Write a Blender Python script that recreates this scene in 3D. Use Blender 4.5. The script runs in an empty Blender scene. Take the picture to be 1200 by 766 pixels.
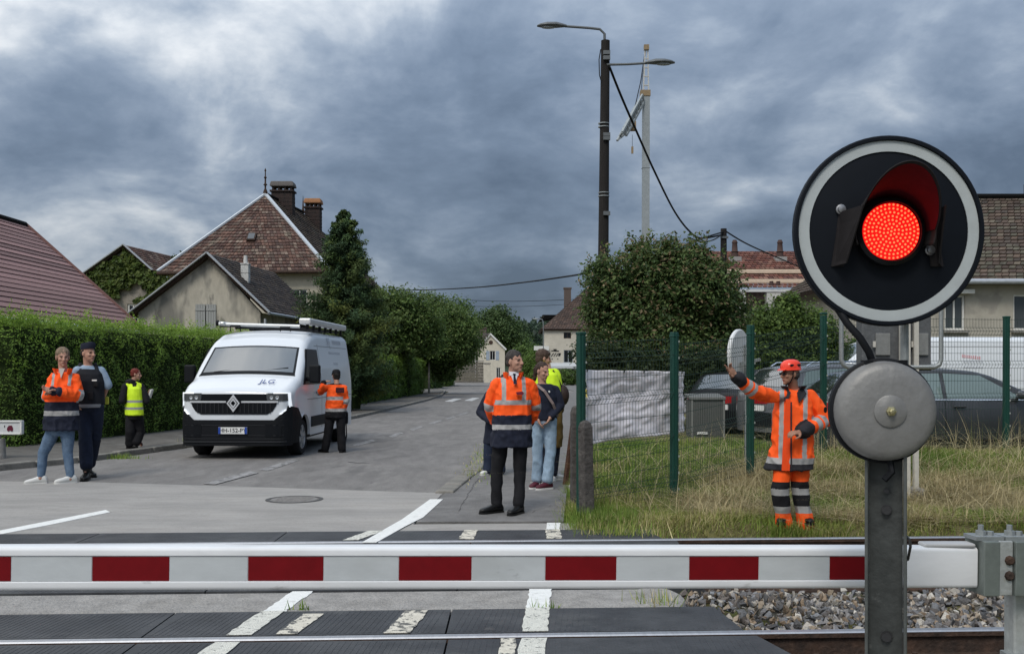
import bpy, math, random
import numpy as np
from mathutils import Vector, Matrix, noise as mnoise

S = bpy.context.scene
COL = S.collection
rad = math.radians
random.seed(7)
RNG = np.random.default_rng(11)

# ------------------------------------------------------------------ camera
F, HZ, CH = 1200.0, 433.0, 1.6      # focal length in photo pixels, horizon row, eye height
cd = bpy.data.cameras.new("camera")
cam = bpy.data.objects.new("camera", cd)
COL.objects.link(cam)
cam.location = (0, 0, CH)
cam.rotation_euler = (rad(90), 0, 0)
cd.sensor_width = 36
cd.lens = 36
cd.shift_y = (HZ - 383) / 1200.0
cd.clip_start = 0.05
cd.clip_end = 6000
S.camera = cam

# ------------------------------------------------------------------ light
SUN_EL, SUN_AZ = 50, 198            # high behind the viewer
sd = bpy.data.lights.new("sun", 'SUN')
sd.energy = 1.5
sd.angle = rad(18)
sd.color = (1.0, 0.94, 0.85)
sun = bpy.data.objects.new("sun", sd)
COL.objects.link(sun)
_d = Vector((math.sin(rad(SUN_AZ)) * math.cos(rad(SUN_EL)), math.cos(rad(SUN_AZ)) * math.cos(rad(SUN_EL)), math.sin(rad(SUN_EL))))
sun.rotation_euler = _d.to_track_quat('Z', 'Y').to_euler()
sun.location = _d * 50

SKY_LO, SKY_HI = 0.525, 1.37
W = bpy.data.worlds.new("World")
S.world = W
W.use_nodes = True
nt = W.node_tree
nt.nodes.clear()
def wn(t, **k):
    n = nt.nodes.new(t)
    for a, b in k.items():
        setattr(n, a, b)
    return n
def wl(a, b):
    nt.links.new(a, b)
def wmath(op, a, b=None, clamp=False):
    n = wn('ShaderNodeMath', operation=op, use_clamp=clamp)
    for i, x in enumerate((a, b)):
        if x is None: continue
        if isinstance(x, (int, float)): n.inputs[i].default_value = x
        else: wl(x, n.inputs[i])
    return n.outputs[0]
wout = wn('ShaderNodeOutputWorld')
bg = wn('ShaderNodeBackground')
bg.inputs['Strength'].default_value = 0.092
wl(bg.outputs[0], wout.inputs[0])
sky = wn('ShaderNodeTexSky', sky_type='NISHITA')
sky.sun_disc = False
sky.sun_elevation = rad(SUN_EL)
sky.sun_rotation = rad(SUN_AZ)
tc = wn('ShaderNodeTexCoord')
sp = wn('ShaderNodeSeparateXYZ')
wl(tc.outputs['Generated'], sp.inputs[0])
zc = wmath('MAXIMUM', sp.outputs[2], 0.0)
den = wmath('ADD', zc, 0.38)
cb = wn('ShaderNodeCombineXYZ')
wl(wmath('DIVIDE', sp.outputs[0], den), cb.inputs[0])
wl(wmath('DIVIDE', sp.outputs[1], den), cb.inputs[1])
def wnoise(scale, detail, rough, off, dist=0.0):
    mp = wn('ShaderNodeMapping')
    mp.inputs['Location'].default_value = off
    wl(cb.outputs[0], mp.inputs[0])
    n = wn('ShaderNodeTexNoise')
    n.inputs['Scale'].default_value = scale
    n.inputs['Detail'].default_value = detail
    n.inputs['Roughness'].default_value = rough
    n.inputs['Distortion'].default_value = dist
    wl(mp.outputs[0], n.inputs['Vector'])
    return n.outputs['Fac']
n1 = wnoise(1.1, 4, 0.5, (0.4, 5.2, 1), 0.2)          # big cloud masses
n2 = wnoise(3.1, 10, 0.545, (7.7, 3.3, 9), 0.35)          # billows
n3 = wnoise(8.5, 8, 0.58, (1.3, 9.1, 5), 0.15)          # ragged edges
cov = wmath('ADD', wmath('MULTIPLY', n1, 0.75), wmath('MULTIPLY', sp.outputs[0], -0.33))   # the deck is thinner on the left
cov = wmath('ADD', cov, wmath('MULTIPLY', wmath('SUBTRACT', wmath('MINIMUM', zc, 0.34), 0.17), 0.50))
c1 = wmath('ADD', cov, wmath('MULTIPLY', n2, 0.95))
c1 = wmath('ADD', c1, wmath('MULTIPLY', n3, 0.33))
cr = wn('ShaderNodeValToRGB')
e = cr.color_ramp.elements
e[0].position, e[0].color = 0.28, (0.82, 1.14, 1.66, 1)
e[1].position, e[1].color = 0.92, (5.9, 6.1, 6.3, 1)
for pos, c in ((0.46, (1.28, 1.70, 2.36)), (0.58, (1.78, 2.24, 2.95)), (0.68, (2.5, 2.98, 3.65)), (0.78, (3.8, 4.2, 4.7))):
    q = cr.color_ramp.elements.new(pos); q.color = (*c, 1)
cr.color_ramp.interpolation = 'LINEAR'
rm = wmath('DIVIDE', wmath('SUBTRACT', c1, SKY_LO), SKY_HI - SKY_LO, True)
wl(rm, cr.inputs[0])
# an overcast sky is about three times as bright overhead as at the horizon
grad = wmath('ADD', 0.86, wmath('MULTIPLY', zc, 2.2))
sc_ = wn('ShaderNodeVectorMath', operation='SCALE')
wl(cr.outputs[0], sc_.inputs[0])
wl(grad, sc_.inputs['Scale'])
mx = wn('ShaderNodeMix', data_type='RGBA')
mx.inputs[0].default_value = 0.94
wl(sky.outputs[0], mx.inputs[6])
wl(sc_.outputs[0], mx.inputs[7])
wl(mx.outputs[2], bg.inputs['Color'])

S.view_settings.view_transform = 'Standard'
S.view_settings.look = 'None'
S.view_settings.exposure = 0.25
S.view_settings.gamma = 1.0
S.render.engine = 'CYCLES'
S.cycles.max_bounces = 6
S.cycles.transparent_max_bounces = 12
S.cycles.use_denoising = True

# ------------------------------------------------------------------ helpers
def P(px, py, d):
    "photo pixel at distance d -> point of the place"
    return Vector(((px - 600) / F * d, d, CH - (py - HZ) / F * d))
def G(px, py, z=0.0):
    "photo pixel on level z -> point of the place"
    d = (CH - z) * F / (py - HZ)
    return Vector(((px - 600) / F * d, d, z))

MATS = {}
def M(name, col, rough=0.6, var=0.0, scale=4.0, bump=0.0, bscale=60.0, metal=0.0, col2=None, stretch=None, spec=0.25,
      attr=None, coat=0.0, spots=None, emit=None, alpha=None, detail=5.0):
    if name in MATS: return MATS[name]
    m = bpy.data.materials.new(name)
    m.use_nodes = True
    t = m.node_tree
    b = t.nodes['Principled BSDF']
    b.inputs['Roughness'].default_value = rough
    b.inputs['Metallic'].default_value = metal
    b.inputs['Specular IOR Level'].default_value = spec
    b.inputs['Coat Weight'].default_value = coat
    if coat: b.inputs['Coat Roughness'].default_value = 0.06
    b.inputs['Base Color'].default_value = (*col, 1)
    N = t.nodes.new; L = t.links.new
    co = N('ShaderNodeTexCoord'); vec = co.outputs['Object']
    if stretch:
        mp = N('ShaderNodeMapping'); mp.inputs['Scale'].default_value = stretch
        L(vec, mp.inputs[0]); vec = mp.outputs[0]
    src = None
    if attr:
        an = N('ShaderNodeAttribute'); an.attribute_name = attr
        src = an.outputs['Color']
    if var > 0 or col2 is not None:
        n = N('ShaderNodeTexNoise'); n.inputs['Scale'].default_value = scale; n.inputs['Detail'].default_value = detail
        n.inputs['Roughness'].default_value = 0.62
        L(vec, n.inputs['Vector'])
        r = N('ShaderNodeMapRange'); r.inputs[1].default_value = 0.33; r.inputs[2].default_value = 0.67
        L(n.outputs['Fac'], r.inputs[0])
        if col2 is not None:
            k = N('ShaderNodeMix'); k.data_type = 'RGBA'
            k.inputs[6].default_value = (*col, 1); k.inputs[7].default_value = (*col2, 1)
            if src is not None: L(src, k.inputs[6])
            L(r.outputs[0], k.inputs[0]); src = k.outputs[2]
        if var > 0:
            r2 = N('ShaderNodeMapRange'); r2.inputs[3].default_value = 1 - var; r2.inputs[4].default_value = 1 + var
            n2_ = N('ShaderNodeTexNoise'); n2_.inputs['Scale'].default_value = scale * 2.7; n2_.inputs['Detail'].default_value = 6
            n2_.inputs['Roughness'].default_value = 0.7
            L(vec, n2_.inputs['Vector']); 
            r3 = N('ShaderNodeMapRange'); r3.inputs[1].default_value = 0.3; r3.inputs[2].default_value = 0.7
            L(n2_.outputs['Fac'], r3.inputs[0]); L(r3.outputs[0], r2.inputs[0])
            sc = N('ShaderNodeVectorMath'); sc.operation = 'SCALE'
            if src is not None: L(src, sc.inputs[0])
            else: sc.inputs[0].default_value = col
            L(r2.outputs[0], sc.inputs['Scale']); src = sc.outputs[0]
    if spots:                      # (scale, threshold, colour, strength): stains or specks of their own shape
        for (ss, th, sc_c, st) in spots:
            n = N('ShaderNodeTexNoise'); n.inputs['Scale'].default_value = ss; n.inputs['Detail'].default_value = 4
            n.inputs['Roughness'].default_value = 0.65
            L(vec, n.inputs['Vector'])
            r = N('ShaderNodeMapRange'); r.inputs[1].default_value = th; r.inputs[2].default_value = th + 0.06
            r.inputs[4].default_value = st
            L(n.outputs['Fac'], r.inputs[0])
            k = N('ShaderNodeMix'); k.data_type = 'RGBA'
            if src is not None: L(src, k.inputs[6])
            else: k.inputs[6].default_value = (*col, 1)
            k.inputs[7].default_value = (*sc_c, 1)
            L(r.outputs[0], k.inputs[0]); src = k.outputs[2]
    if src is not None: L(src, b.inputs['Base Color'])
    if bump > 0:
        n = N('ShaderNodeTexNoise'); n.inputs['Scale'].default_value = bscale; n.inputs['Detail'].default_value = 4
        L(vec, n.inputs['Vector'])
        bp = N('ShaderNodeBump'); bp.inputs['Strength'].default_value = min(1, bump); bp.inputs['Distance'].default_value = 0.02
        L(n.outputs['Fac'], bp.inputs['Height']); L(bp.outputs[0], b.inputs['Normal'])
    if emit:
        b.inputs['Emission Color'].default_value = (*emit[0], 1); b.inputs['Emission Strength'].default_value = emit[1]
    if alpha is not None: b.inputs['Alpha'].default_value = alpha
    MATS[name] = m
    return m

def leafmat(name, trans=0.25, rough=0.55):
    if name in MATS: return MATS[name]
    m = bpy.data.materials.new(name); m.use_nodes = True
    t = m.node_tree; b = t.nodes['Principled BSDF']
    a = t.nodes.new('ShaderNodeAttribute'); a.attribute_name = 'col'
    b.inputs['Roughness'].default_value = rough
    b.inputs['Specular IOR Level'].default_value = 0.3
    t.links.new(a.outputs['Color'], b.inputs['Base Color'])
    tr = t.nodes.new('ShaderNodeBsdfTranslucent')
    t.links.new(a.outputs['Color'], tr.inputs['Color'])
    mxs = t.nodes.new('ShaderNodeMixShader'); mxs.inputs[0].default_value = trans
    t.links.new(b.outputs[0], mxs.inputs[1]); t.links.new(tr.outputs[0], mxs.inputs[2])
    t.links.new(mxs.outputs[0], t.nodes['Material Output'].inputs[0])
    MATS[name] = m
    return m

def wmat(o):
    m = o.matrix_basis.copy()
    while o.parent:
        m = o.parent.matrix_basis @ o.matrix_parent_inverse @ m
        o = o.parent
    return m
def tag(o, label=None, cat=None, group=None, kind=None):
    if label: o['label'] = label
    if cat: o['category'] = cat
    if group: o['group'] = group
    if kind: o['kind'] = kind
    return o
def thing(name, label, cat, loc=(0, 0, 0), rz=0.0, group=None):
    o = bpy.data.objects.new(name, None)
    COL.objects.link(o)
    o.location = loc; o.rotation_euler = (0, 0, rz)
    o.empty_display_size = 0.1
    return tag(o, label, cat, group)
def setparent(o, parent, local):
    if parent is None: return
    o.parent = parent
    if not local: o.matrix_parent_inverse = wmat(parent).inverted()
def link(name, me, mats, parent=None, local=False, smooth=None, bevel=0.0):
    for m in (mats if isinstance(mats, (list, tuple)) else [mats]): me.materials.append(m)
    if smooth is not None:
        me.polygons.foreach_set('use_smooth', np.ones(len(me.polygons), dtype=bool))
        if smooth < 179: me.set_sharp_from_angle(angle=rad(smooth))
    o = bpy.data.objects.new(name, me)
    COL.objects.link(o)
    setparent(o, parent, local)
    if bevel > 0:
        b = o.modifiers.new('bevel', 'BEVEL'); b.width = bevel; b.segments = 2; b.limit_method = 'ANGLE'; b.angle_limit = rad(40)
    return o
def dup(o, parent=None, dx=(0, 0, 0), rot=None):
    "a copy of a thing with copies of its parts and sub-parts"
    c = o.copy(); COL.objects.link(c)
    if parent is not None: c.parent = parent
    for ch in list(o.children): dup(ch, c)
    return c

class MB:
    def __init__(s): s.v = []; s.f = []; s.m = []
    def add(s, verts, faces, m=0):
        b = len(s.v)
        s.v += [tuple(x) for x in verts]
        s.f += [tuple(i + b for i in f) for f in faces]
        s.m += [m] * len(faces)
    def quad(s, a, b, c, d, m=0): s.add((a, b, c, d), ((0, 1, 2, 3),), m)
    def box(s, c, size, R=None, m=0):
        c = Vector(c); h = Vector(size) / 2
        pts = [Vector((x, y, z)) for x in (-h.x, h.x) for y in (-h.y, h.y) for z in (-h.z, h.z)]
        if R is not None: pts = [R @ p for p in pts]
        s.add([c + p for p in pts], ((0, 1, 3, 2), (4, 6, 7, 5), (0, 4, 5, 1), (2, 3, 7, 6), (0, 2, 6, 4), (1, 5, 7, 3)), m)
    def bar(s, p0, p1, w, h, up=(0, 0, 1), m=0):
        "a rectangular bar from p0 to p1"
        p0 = Vector(p0); p1 = Vector(p1); d = (p1 - p0); L = d.length; d.normalize()
        x = d.cross(Vector(up)); 
        if x.length < 1e-4: x = Vector((1, 0, 0))
        x.normalize(); u = x.cross(d)
        R = Matrix((x, d, u)).transposed()
        s.box((p0 + p1) / 2, (w, L, h), R, m)
    def frame(s, d):
        d = Vector(d).normalized()
        x = d.cross(Vector((0, 0, 1)))
        if x.length < 1e-3: x = Vector((1, 0, 0))
        x.normalize()
        return x, x.cross(d)
    def cyl(s, p0, p1, r0, r1=None, n=12, m=0, cap=True):
        p0 = Vector(p0); p1 = Vector(p1); r1 = r0 if r1 is None else r1
        x, u = s.frame(p1 - p0)
        v = []
        for p, r in ((p0, r0), (p1, r1)):
            for i in range(n):
                a = 2 * math.pi * i / n
                v.append(p + x * (r * math.cos(a)) + u * (r * math.sin(a)))
        f = [(i, n + i, n + (i + 1) % n, (i + 1) % n) for i in range(n)]
        if cap: f += [tuple(range(n)), tuple(range(2 * n - 1, n - 1, -1))]
        s.add(v, f, m)
    def tube(s, pts, r, n=8, m=0, cap=True):
        pts = [Vector(p) for p in pts]
        k = len(pts); rs = r if isinstance(r, (list, tuple)) else [r] * k
        rings = []; px = None
        for i, p in enumerate(pts):
            d = (pts[min(i + 1, k - 1)] - pts[max(i - 1, 0)]).normalized()
            if px is None: x, u = s.frame(d)
            else:
                x = px - d * px.dot(d)
                if x.length < 1e-5: x, u = s.frame(d)
                x.normalize(); u = x.cross(d)
            px = x
            rings.append([p + x * (rs[i] * math.cos(2 * math.pi * j / n)) + u * (rs[i] * math.sin(2 * math.pi * j / n)) for j in range(n)])
        s.loft(rings, cap, m)
    def loft(s, rings, cap=True, m=0, closed=True):
        n = len(rings[0]); v = [p for r in rings for p in r]; f = []
        for i in range(len(rings) - 1):
            for j in range(n if closed else n - 1):
                f.append((i * n + j, i * n + (j + 1) % n, (i + 1) * n + (j + 1) % n, (i + 1) * n + j))
        if cap: f += [tuple(range(n - 1, -1, -1)), tuple(range((len(rings) - 1) * n, len(rings) * n))]
        s.add(v, f, m)
    def ell(s, c, r, R=None, nu=16, nv=10, m=0):
        c = Vector(c); r = (r, r, r) if isinstance(r, (int, float)) else r
        v = []; f = []
        def pt(a, b):
            p = Vector((r[0] * math.cos(a) * math.sin(b), r[1] * math.sin(a) * math.sin(b), r[2] * math.cos(b)))
            return c + (R @ p if R is not None else p)
        v.append(pt(0, 0))
        for i in range(1, nv):
            for j in range(nu): v.append(pt(2 * math.pi * j / nu, math.pi * i / nv))
        v.append(pt(0, math.pi)); last = len(v) - 1
        for j in range(nu):
            f.append((0, 1 + j, 1 + (j + 1) % nu))
            b = 1 + (nv - 2) * nu
            f.append((last, b + (j + 1) % nu, b + j))
        for i in range(nv - 2):
            for j in range(nu):
                a = 1 + i * nu
                f.append((a + j, a + nu + j, a + nu + (j + 1) % nu, a + (j + 1) % nu))
        s.add(v, f, m)
    def prism(s, poly, vec, m=0):
        n = len(poly); vec = Vector(vec); poly = [Vector(p) for p in poly]
        v = poly + [p + vec for p in poly]
        f = [tuple(range(n - 1, -1, -1)), tuple(range(n, 2 * n))] + [(i, (i + 1) % n, n + (i + 1) % n, n + i) for i in range(n)]
        s.add(v, f, m)
    def lathe(s, c, axis, prof, n=24, m=0, cap=True):
        c = Vector(c); ax = Vector(axis).normalized(); x, u = s.frame(ax)
        rings = [[c + ax * h + x * (r * math.cos(2 * math.pi * j / n)) + u * (r * math.sin(2 * math.pi * j / n)) for j in range(n)] for r, h in prof]
        s.loft(rings, cap, m)
    def surf(s, fn, nu, nv, m=0, thick=None):
        "grid of fn(u,v); with thick (a vector or function) a closed slab"
        g = [[Vector(fn(i / nu, j / nv)) for j in range(nv + 1)] for i in range(nu + 1)]
        idx = lambda i, j: i * (nv + 1) + j
        v = [p for r in g for p in r]
        f = [(idx(i, j), idx(i + 1, j), idx(i + 1, j + 1), idx(i, j + 1)) for i in range(nu) for j in range(nv)]
        if thick is not None:
            t = Vector(thick); b = len(v)
            v += [p + t for p in v]
            f += [tuple(b + k for k in reversed(q)) for q in list(f)]
            edge = [idx(i, 0) for i in range(nu + 1)] + [idx(nu, j) for j in range(1, nv + 1)] + [idx(i, nv) for i in range(nu - 1, -1, -1)] + [idx(0, j) for j in range(nv - 1, 0, -1)]
            for a, c in zip(edge, edge[1:] + edge[:1]): f.append((a, b + a, b + c, c))
        s.add(v, f, m)
    def mesh(s, name='mesh'):
        me = bpy.data.meshes.new(name)
        me.from_pydata(s.v, [], s.f)
        if any(s.m): me.polygons.foreach_set('material_index', s.m)
        me.update()
        return me
    def build(s, name, mats, parent=None, local=False, smooth=None, bevel=0.0, fixn=True):
        me = s.mesh(name)
        if fixn:
            import bmesh
            b = bmesh.new(); b.from_mesh(me); bmesh.ops.recalc_face_normals(b, faces=b.faces); b.to_mesh(me); b.free()
        return link(name, me, mats, parent, local, smooth, bevel)

def np_mesh(name, V, Fq, col=None, mi=None):
    "mesh of V (n,3) and equal-sided faces Fq (m,k), one colour per vertex"
    V = np.asarray(V, dtype=np.float32); Fq = np.asarray(Fq, dtype=np.int32)
    me = bpy.data.meshes.new(name)
    k = Fq.shape[1]
    me.vertices.add(len(V)); me.vertices.foreach_set('co', V.ravel())
    me.loops.add(Fq.size); me.loops.foreach_set('vertex_index', Fq.ravel())
    me.polygons.add(len(Fq)); me.polygons.foreach_set('loop_start', np.arange(0, Fq.size, k, dtype=np.int32))
    if mi is not None: me.polygons.foreach_set('material_index', np.asarray(mi, dtype=np.int32))
    if col is not None:
        a = me.color_attributes.new('col', 'FLOAT_COLOR', 'POINT')
        c = np.ones((len(V), 4), dtype=np.float32); c[:, :3] = col
        a.data.foreach_set('color', c.ravel())
    me.update(calc_edges=True)
    me.polygons.foreach_set('use_smooth', np.zeros(len(Fq), dtype=bool))
    return me

def remesh(mb, voxel, smooth=2, wr=0.0, wscale=7.0, wz=1.0, seed=0.0):
    "one continuous skin round overlapping closed shapes -> (V, quads, centres)"
    me = mb.mesh('tmp')
    o = bpy.data.objects.new('tmp', me); COL.objects.link(o)
    r = o.modifiers.new('r', 'REMESH'); r.mode = 'VOXEL'; r.voxel_size = voxel; r.adaptivity = 0
    if smooth:
        q = o.modifiers.new('s', 'SMOOTH'); q.factor = 0.5; q.iterations = smooth
    dg = bpy.context.evaluated_depsgraph_get(); dg.update()
    ev = o.evaluated_get(dg)
    m2 = bpy.data.meshes.new_from_object(ev)
    bpy.data.objects.remove(o); bpy.data.meshes.remove(me)
    n = len(m2.vertices)
    V = np.empty(n * 3, dtype=np.float32); m2.vertices.foreach_get('co', V); V = V.reshape(-1, 3)
    if wr > 0:
        Nn = np.empty(n * 3, dtype=np.float32); m2.vertices.foreach_get('normal', Nn); Nn = Nn.reshape(-1, 3)
        # soft folds: creased ridges that slant across the cloth
        N3 = mnoise.noise
        d = np.array([.55 - 1.6 * abs(N3(Vector(((p[0] + .5 * p[2]) * wscale + seed, p[1] * wscale, (p[2] - .3 * p[0]) * wscale * wz)))) + 0.45 * N3(Vector((p[0] * wscale * 2.3, p[1] * wscale * 2.3 + seed, p[2] * wscale * 2.3 * wz))) for p in V], dtype=np.float32)
        V = V + Nn * (d * wr)[:, None]
        m2.vertices.foreach_set('co', V.ravel()); m2.update()
    c = np.empty(len(m2.polygons) * 3, dtype=np.float32); m2.polygons.foreach_get('center', c)
    return m2, V, c.reshape(-1, 3)

def text(body, name, size, mat, M4, parent=None, local=False, ext=0.002, align='CENTER', shear=0.0):
    cu = bpy.data.curves.new(name, 'FONT'); cu.body = body; cu.size = size; cu.extrude = ext
    cu.align_x = align; cu.align_y = 'CENTER'; cu.shear = shear; cu.materials.append(mat)
    o = bpy.data.objects.new(name, cu); COL.objects.link(o)
    dg = bpy.context.evaluated_depsgraph_get(); dg.update()
    me = bpy.data.meshes.new_from_object(o.evaluated_get(dg))
    bpy.data.objects.remove(o); bpy.data.curves.remove(cu)
    o = bpy.data.objects.new(name, me); COL.objects.link(o)
    o.matrix_basis = M4
    setparent(o, parent, local)
    return o
def facing(loc, right, up):
    "matrix that lays text at loc, reading along right, top towards up"
    r = Vector(right).normalized(); u = Vector(up).normalized(); n = r.cross(u)
    m = Matrix((r, u, n)).transposed().to_4x4(); m.translation = Vector(loc)
    return m
def sstep(a, b, x):
    t = np.clip((np.asarray(x, dtype=float) - a) / (b - a), 0, 1)
    return t * t * (3 - 2 * t)

# ================================================================== ground, road, tracks
ASPH_D = M('asphalt_worn', (0.165, 0.156, 0.148), 0.9, 0.2, 1.1, 0.5, 90, col2=(0.222, 0.210, 0.198), spots=((0.35, 0.58, (0.095, 0.092, 0.09), 0.55), (2.2, 0.66, (0.08, 0.078, 0.076), 0.5), (38, 0.57, (0.09, 0.088, 0.085), 0.6), (120, 0.60, (0.30, 0.29, 0.28), 0.35)), stretch=(1.5, .45, 1))
ASPH_L = M('asphalt_pale', (0.355, 0.336, 0.312), 0.9, 0.13, 0.9, 0.5, 90, col2=(0.295, 0.284, 0.268), stretch=(0.6, 1.8, 1), spots=((0.45, 0.56, (0.28, 0.266, 0.247), 0.55), (1.7, 0.64, (0.20, 0.19, 0.178), 0.45), (40, 0.57, (0.2, 0.192, 0.18), 0.55), (120, 0.62, (0.16, 0.155, 0.15), 0.4)))
ASPH_P = M('asphalt_pavement', (0.145, 0.14, 0.136), 0.92, 0.2, 1.6, 0.6, 70, col2=(0.19, 0.184, 0.178), spots=((0.8, 0.6, (0.1, 0.098, 0.095), 0.5), (110, 0.62, (0.3, 0.29, 0.28), 0.3)))
ASPH_C = M('asphalt_coarse', (0.30, 0.288, 0.272), 0.95, 0.25, 2.2, 0.9, 45, col2=(0.285, 0.27, 0.25), spots=((70, 0.58, (0.11, 0.105, 0.1), 0.55), (95, 0.60, (0.42, 0.40, 0.38), 0.5)))
PAINT = M('road_paint', (0.74, 0.74, 0.71), 0.75, 0.1, 8, 0.3, 120, spots=((9, 0.62, (0.40, 0.39, 0.37), 0.5),))
PAINT_OLD = M('road_paint_worn', (0.60, 0.56, 0.47), 0.8, 0.2, 10, 0.3, 120, spots=((16, 0.50, (0.10, 0.10, 0.095), 0.95),))
PAINT_FAINT = M('road_paint_faint', (0.30, 0.292, 0.285), 0.85, 0.2, 6, 0.2, 120, spots=((7, 0.47, (0.15, 0.145, 0.142), 0.9),))
RUBBER = M('rubber_mat', (0.034, 0.036, 0.040), 0.6, 0.3, 1.4, 0.2, 40, col2=(0.058, 0.060, 0.063), spots=((1.2, 0.58, (0.085, 0.086, 0.086), 0.5), (5, 0.66, (0.11, 0.105, 0.1), 0.45), (60, 0.68, (0.30, 0.30, 0.29), 0.6)))
SOIL = M('soil', (0.10, 0.085, 0.05), 0.95, 0.35, 1.5, 0.7, 20, col2=(0.075, 0.085, 0.03))
STEEL = M('rail_head_steel', (0.46, 0.46, 0.47), 0.42, 0.12, 20, metal=0.9, stretch=(1, 0.05, 1))
RUST = M('rusty_steel', (0.075, 0.045, 0.032), 0.85, 0.35, 9, 0.5, 40, col2=(0.035, 0.026, 0.022))
WOOD_D = M('sleeper_wood', (0.055, 0.042, 0.033), 0.9, 0.35, 5, 0.6, 30, col2=(0.085, 0.068, 0.055), stretch=(4, 1, 1))
CONC = M('concrete_grey', (0.30, 0.29, 0.27), 0.9, 0.22, 5, 0.5, 40, col2=(0.20, 0.19, 0.175))
KERB = M('kerb_concrete', (0.25, 0.235, 0.21), 0.92, 0.25, 3, 0.6, 40, col2=(0.15, 0.145, 0.13))

def edge_r(Y):                      # right-hand edge of the right pavement
    return 0.55 + 0.068 * (np.asarray(Y, dtype=float) - 11.5)
def yt(X, Y):                       # distance along the normal of the tracks
    return np.asarray(Y, dtype=float) - 0.05 * np.asarray(X, dtype=float)
def hgt(X, Y):
    X = np.asarray(X, dtype=float); Y = np.asarray(Y, dtype=float)
    T = yt(X, Y)
    z = np.full(np.broadcast(X, Y).shape, -0.06)
    trench = sstep(2.3, 2.6, T) * (1 - sstep(9.78, 10.12, T))
    z = z - 0.20 * trench
    r = sstep(0.0, 0.35, X - edge_r(Y)) * sstep(9.85, 10.35, T) * (1 - sstep(29, 33, Y))
    bank = 0.04 + 0.17 * sstep(11.2, 15.0, Y) + 0.16 * sstep(11.5, 14.6, Y) * sstep(2.2, 5.0, X) * (1 - sstep(15.6, 17.6, Y))
    z = z + r * (bank + 0.06)
    # low waves on the verge
    z = z + r * 0.025 * np.sin(X * 2.1 + Y * 0.7) * np.sin(Y * 1.9 - X * 0.6) * (1 - sstep(16, 18, Y))
    return z
xs = np.concatenate([np.linspace(-900, -60, 15), np.linspace(-50, -12, 16), np.arange(-11, 0, 0.5), np.arange(0, 10, 0.16), np.arange(10, 30, 0.8), np.linspace(31, 60, 12), np.linspace(80, 900, 14)])
ys = np.concatenate([np.linspace(-60, 2, 8), np.arange(2.1, 20, 0.14), np.arange(20, 40, 0.6), np.linspace(41, 130, 24), np.linspace(150, 1500, 20)])
XX, YY = np.meshgrid(xs, ys, indexing='ij')
ZZ = hgt(XX, YY)
nx, ny = len(xs), len(ys)
idx = np.arange(nx * ny).reshape(nx, ny)
Fq = np.stack([idx[:-1, :-1], idx[1:, :-1], idx[1:, 1:], idx[:-1, 1:]], -1).reshape(-1, 4)
gm = np_mesh('ground', np.stack([XX, YY, ZZ], -1).reshape(-1, 3), Fq)
GROUND = M('verge_ground', (0.085, 0.095, 0.028), 0.95, 0.3, 1.2, 0.8, 25, col2=(0.15, 0.125, 0.06))
tag(link('ground', gm, GROUND, smooth=180), kind='structure')

def sheet(name, pts, z, m, th=0.05):
    b = MB(); b.prism([(x, y, z - th) for x, y in pts], (0, 0, th))
    return tag(b.build(name, m), kind='structure')
def rl(px, py): g = G(px, py); return (g.x, g.y)
def tl(X, T): return (X, T + 0.05 * X)       # point by its distance along the track normal

# road: right edge X = -1.05 + .088*(Y-11)
def road_r(Y): return -1.07 + 0.088 * (Y - 11)
def road_l(Y): return float(np.interp(Y, (10, 14.5, 16, 17.6, 20.9, 33.7, 40, 52, 62, 75), (-13.5, -13, -8.3, -7.5, -6.75, -5.2, -4.9, -4.4, -4.3, -4.6)))
yy = [13.0, 14.5, 16, 17.6, 20.9, 27, 33.7, 40, 52, 62, 75]
sheet('road', [(road_r(10.2), 10.2)] + [(road_r(y), y) for y in yy] + [(3.0, 150), (-9, 150), (-16, 112), (-30, 100), (-30, 86)] + [(road_l(y), y) for y in reversed(yy)] + [(-13.5, 10.2)], 0.0, ASPH_D)
# paler strip next to the crossing, laid over the road
sheet('approach_strip', [tl(-13.4, 10.17), tl(1.32, 10.17), tl(1.3, 10.62), tl(-1.02, 10.62), (road_r(13.2) - 0.02, 13.25), (-3.6, 13.95), (-6, 14.55), (-13.3, 15.1)], 0.006, ASPH_L)
# the right pavement, with the street widening behind it
pv = [(-1.0, 10.7), (edge_r(10.6) + 0.05, 10.74)] + [(float(edge_r(y)) + 0.04, y) for y in (12, 14, 16, 18, 22, 28, 34)] + [(3.4, 36), (14, 44), (14, 118), (4.2, 118)]
pl = [(road_r(y) + 0.02, y) for y in (75, 52, 40, 30, 20, 16, 14, 12.4)]
sheet('pavement', pv + [(4.4, 90)] + pl, 0.012, ASPH_P, 0.09)
# left pavement
kl = [(-13.9, 15.9), (-8.25, 16.1), (-7.5, 17.6), (-6.75, 20.9), (-5.9, 27), (-5.2, 33.7), (-4.9, 40), (-4.4, 52), (-4.3, 62), (-4.9, 75), (-6, 83)]
sheet('pavement', [(x - 0.12, y + 0.05) for x, y in kl] + [(-14, 85), (-10, 70), (-7.9, 60), (-8.2, 45), (-8.6, 33), (-10.2, 20), (-16, 18.9)], 0.095, M('pavement_left', (0.105, 0.098, 0.088), 0.95, 0.25, 1.6, 0.6, 60, col2=(0.15, 0.142, 0.13), spots=((1.2, 0.6, (0.075, 0.07, 0.06), 0.5),)), 0.12)
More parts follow.
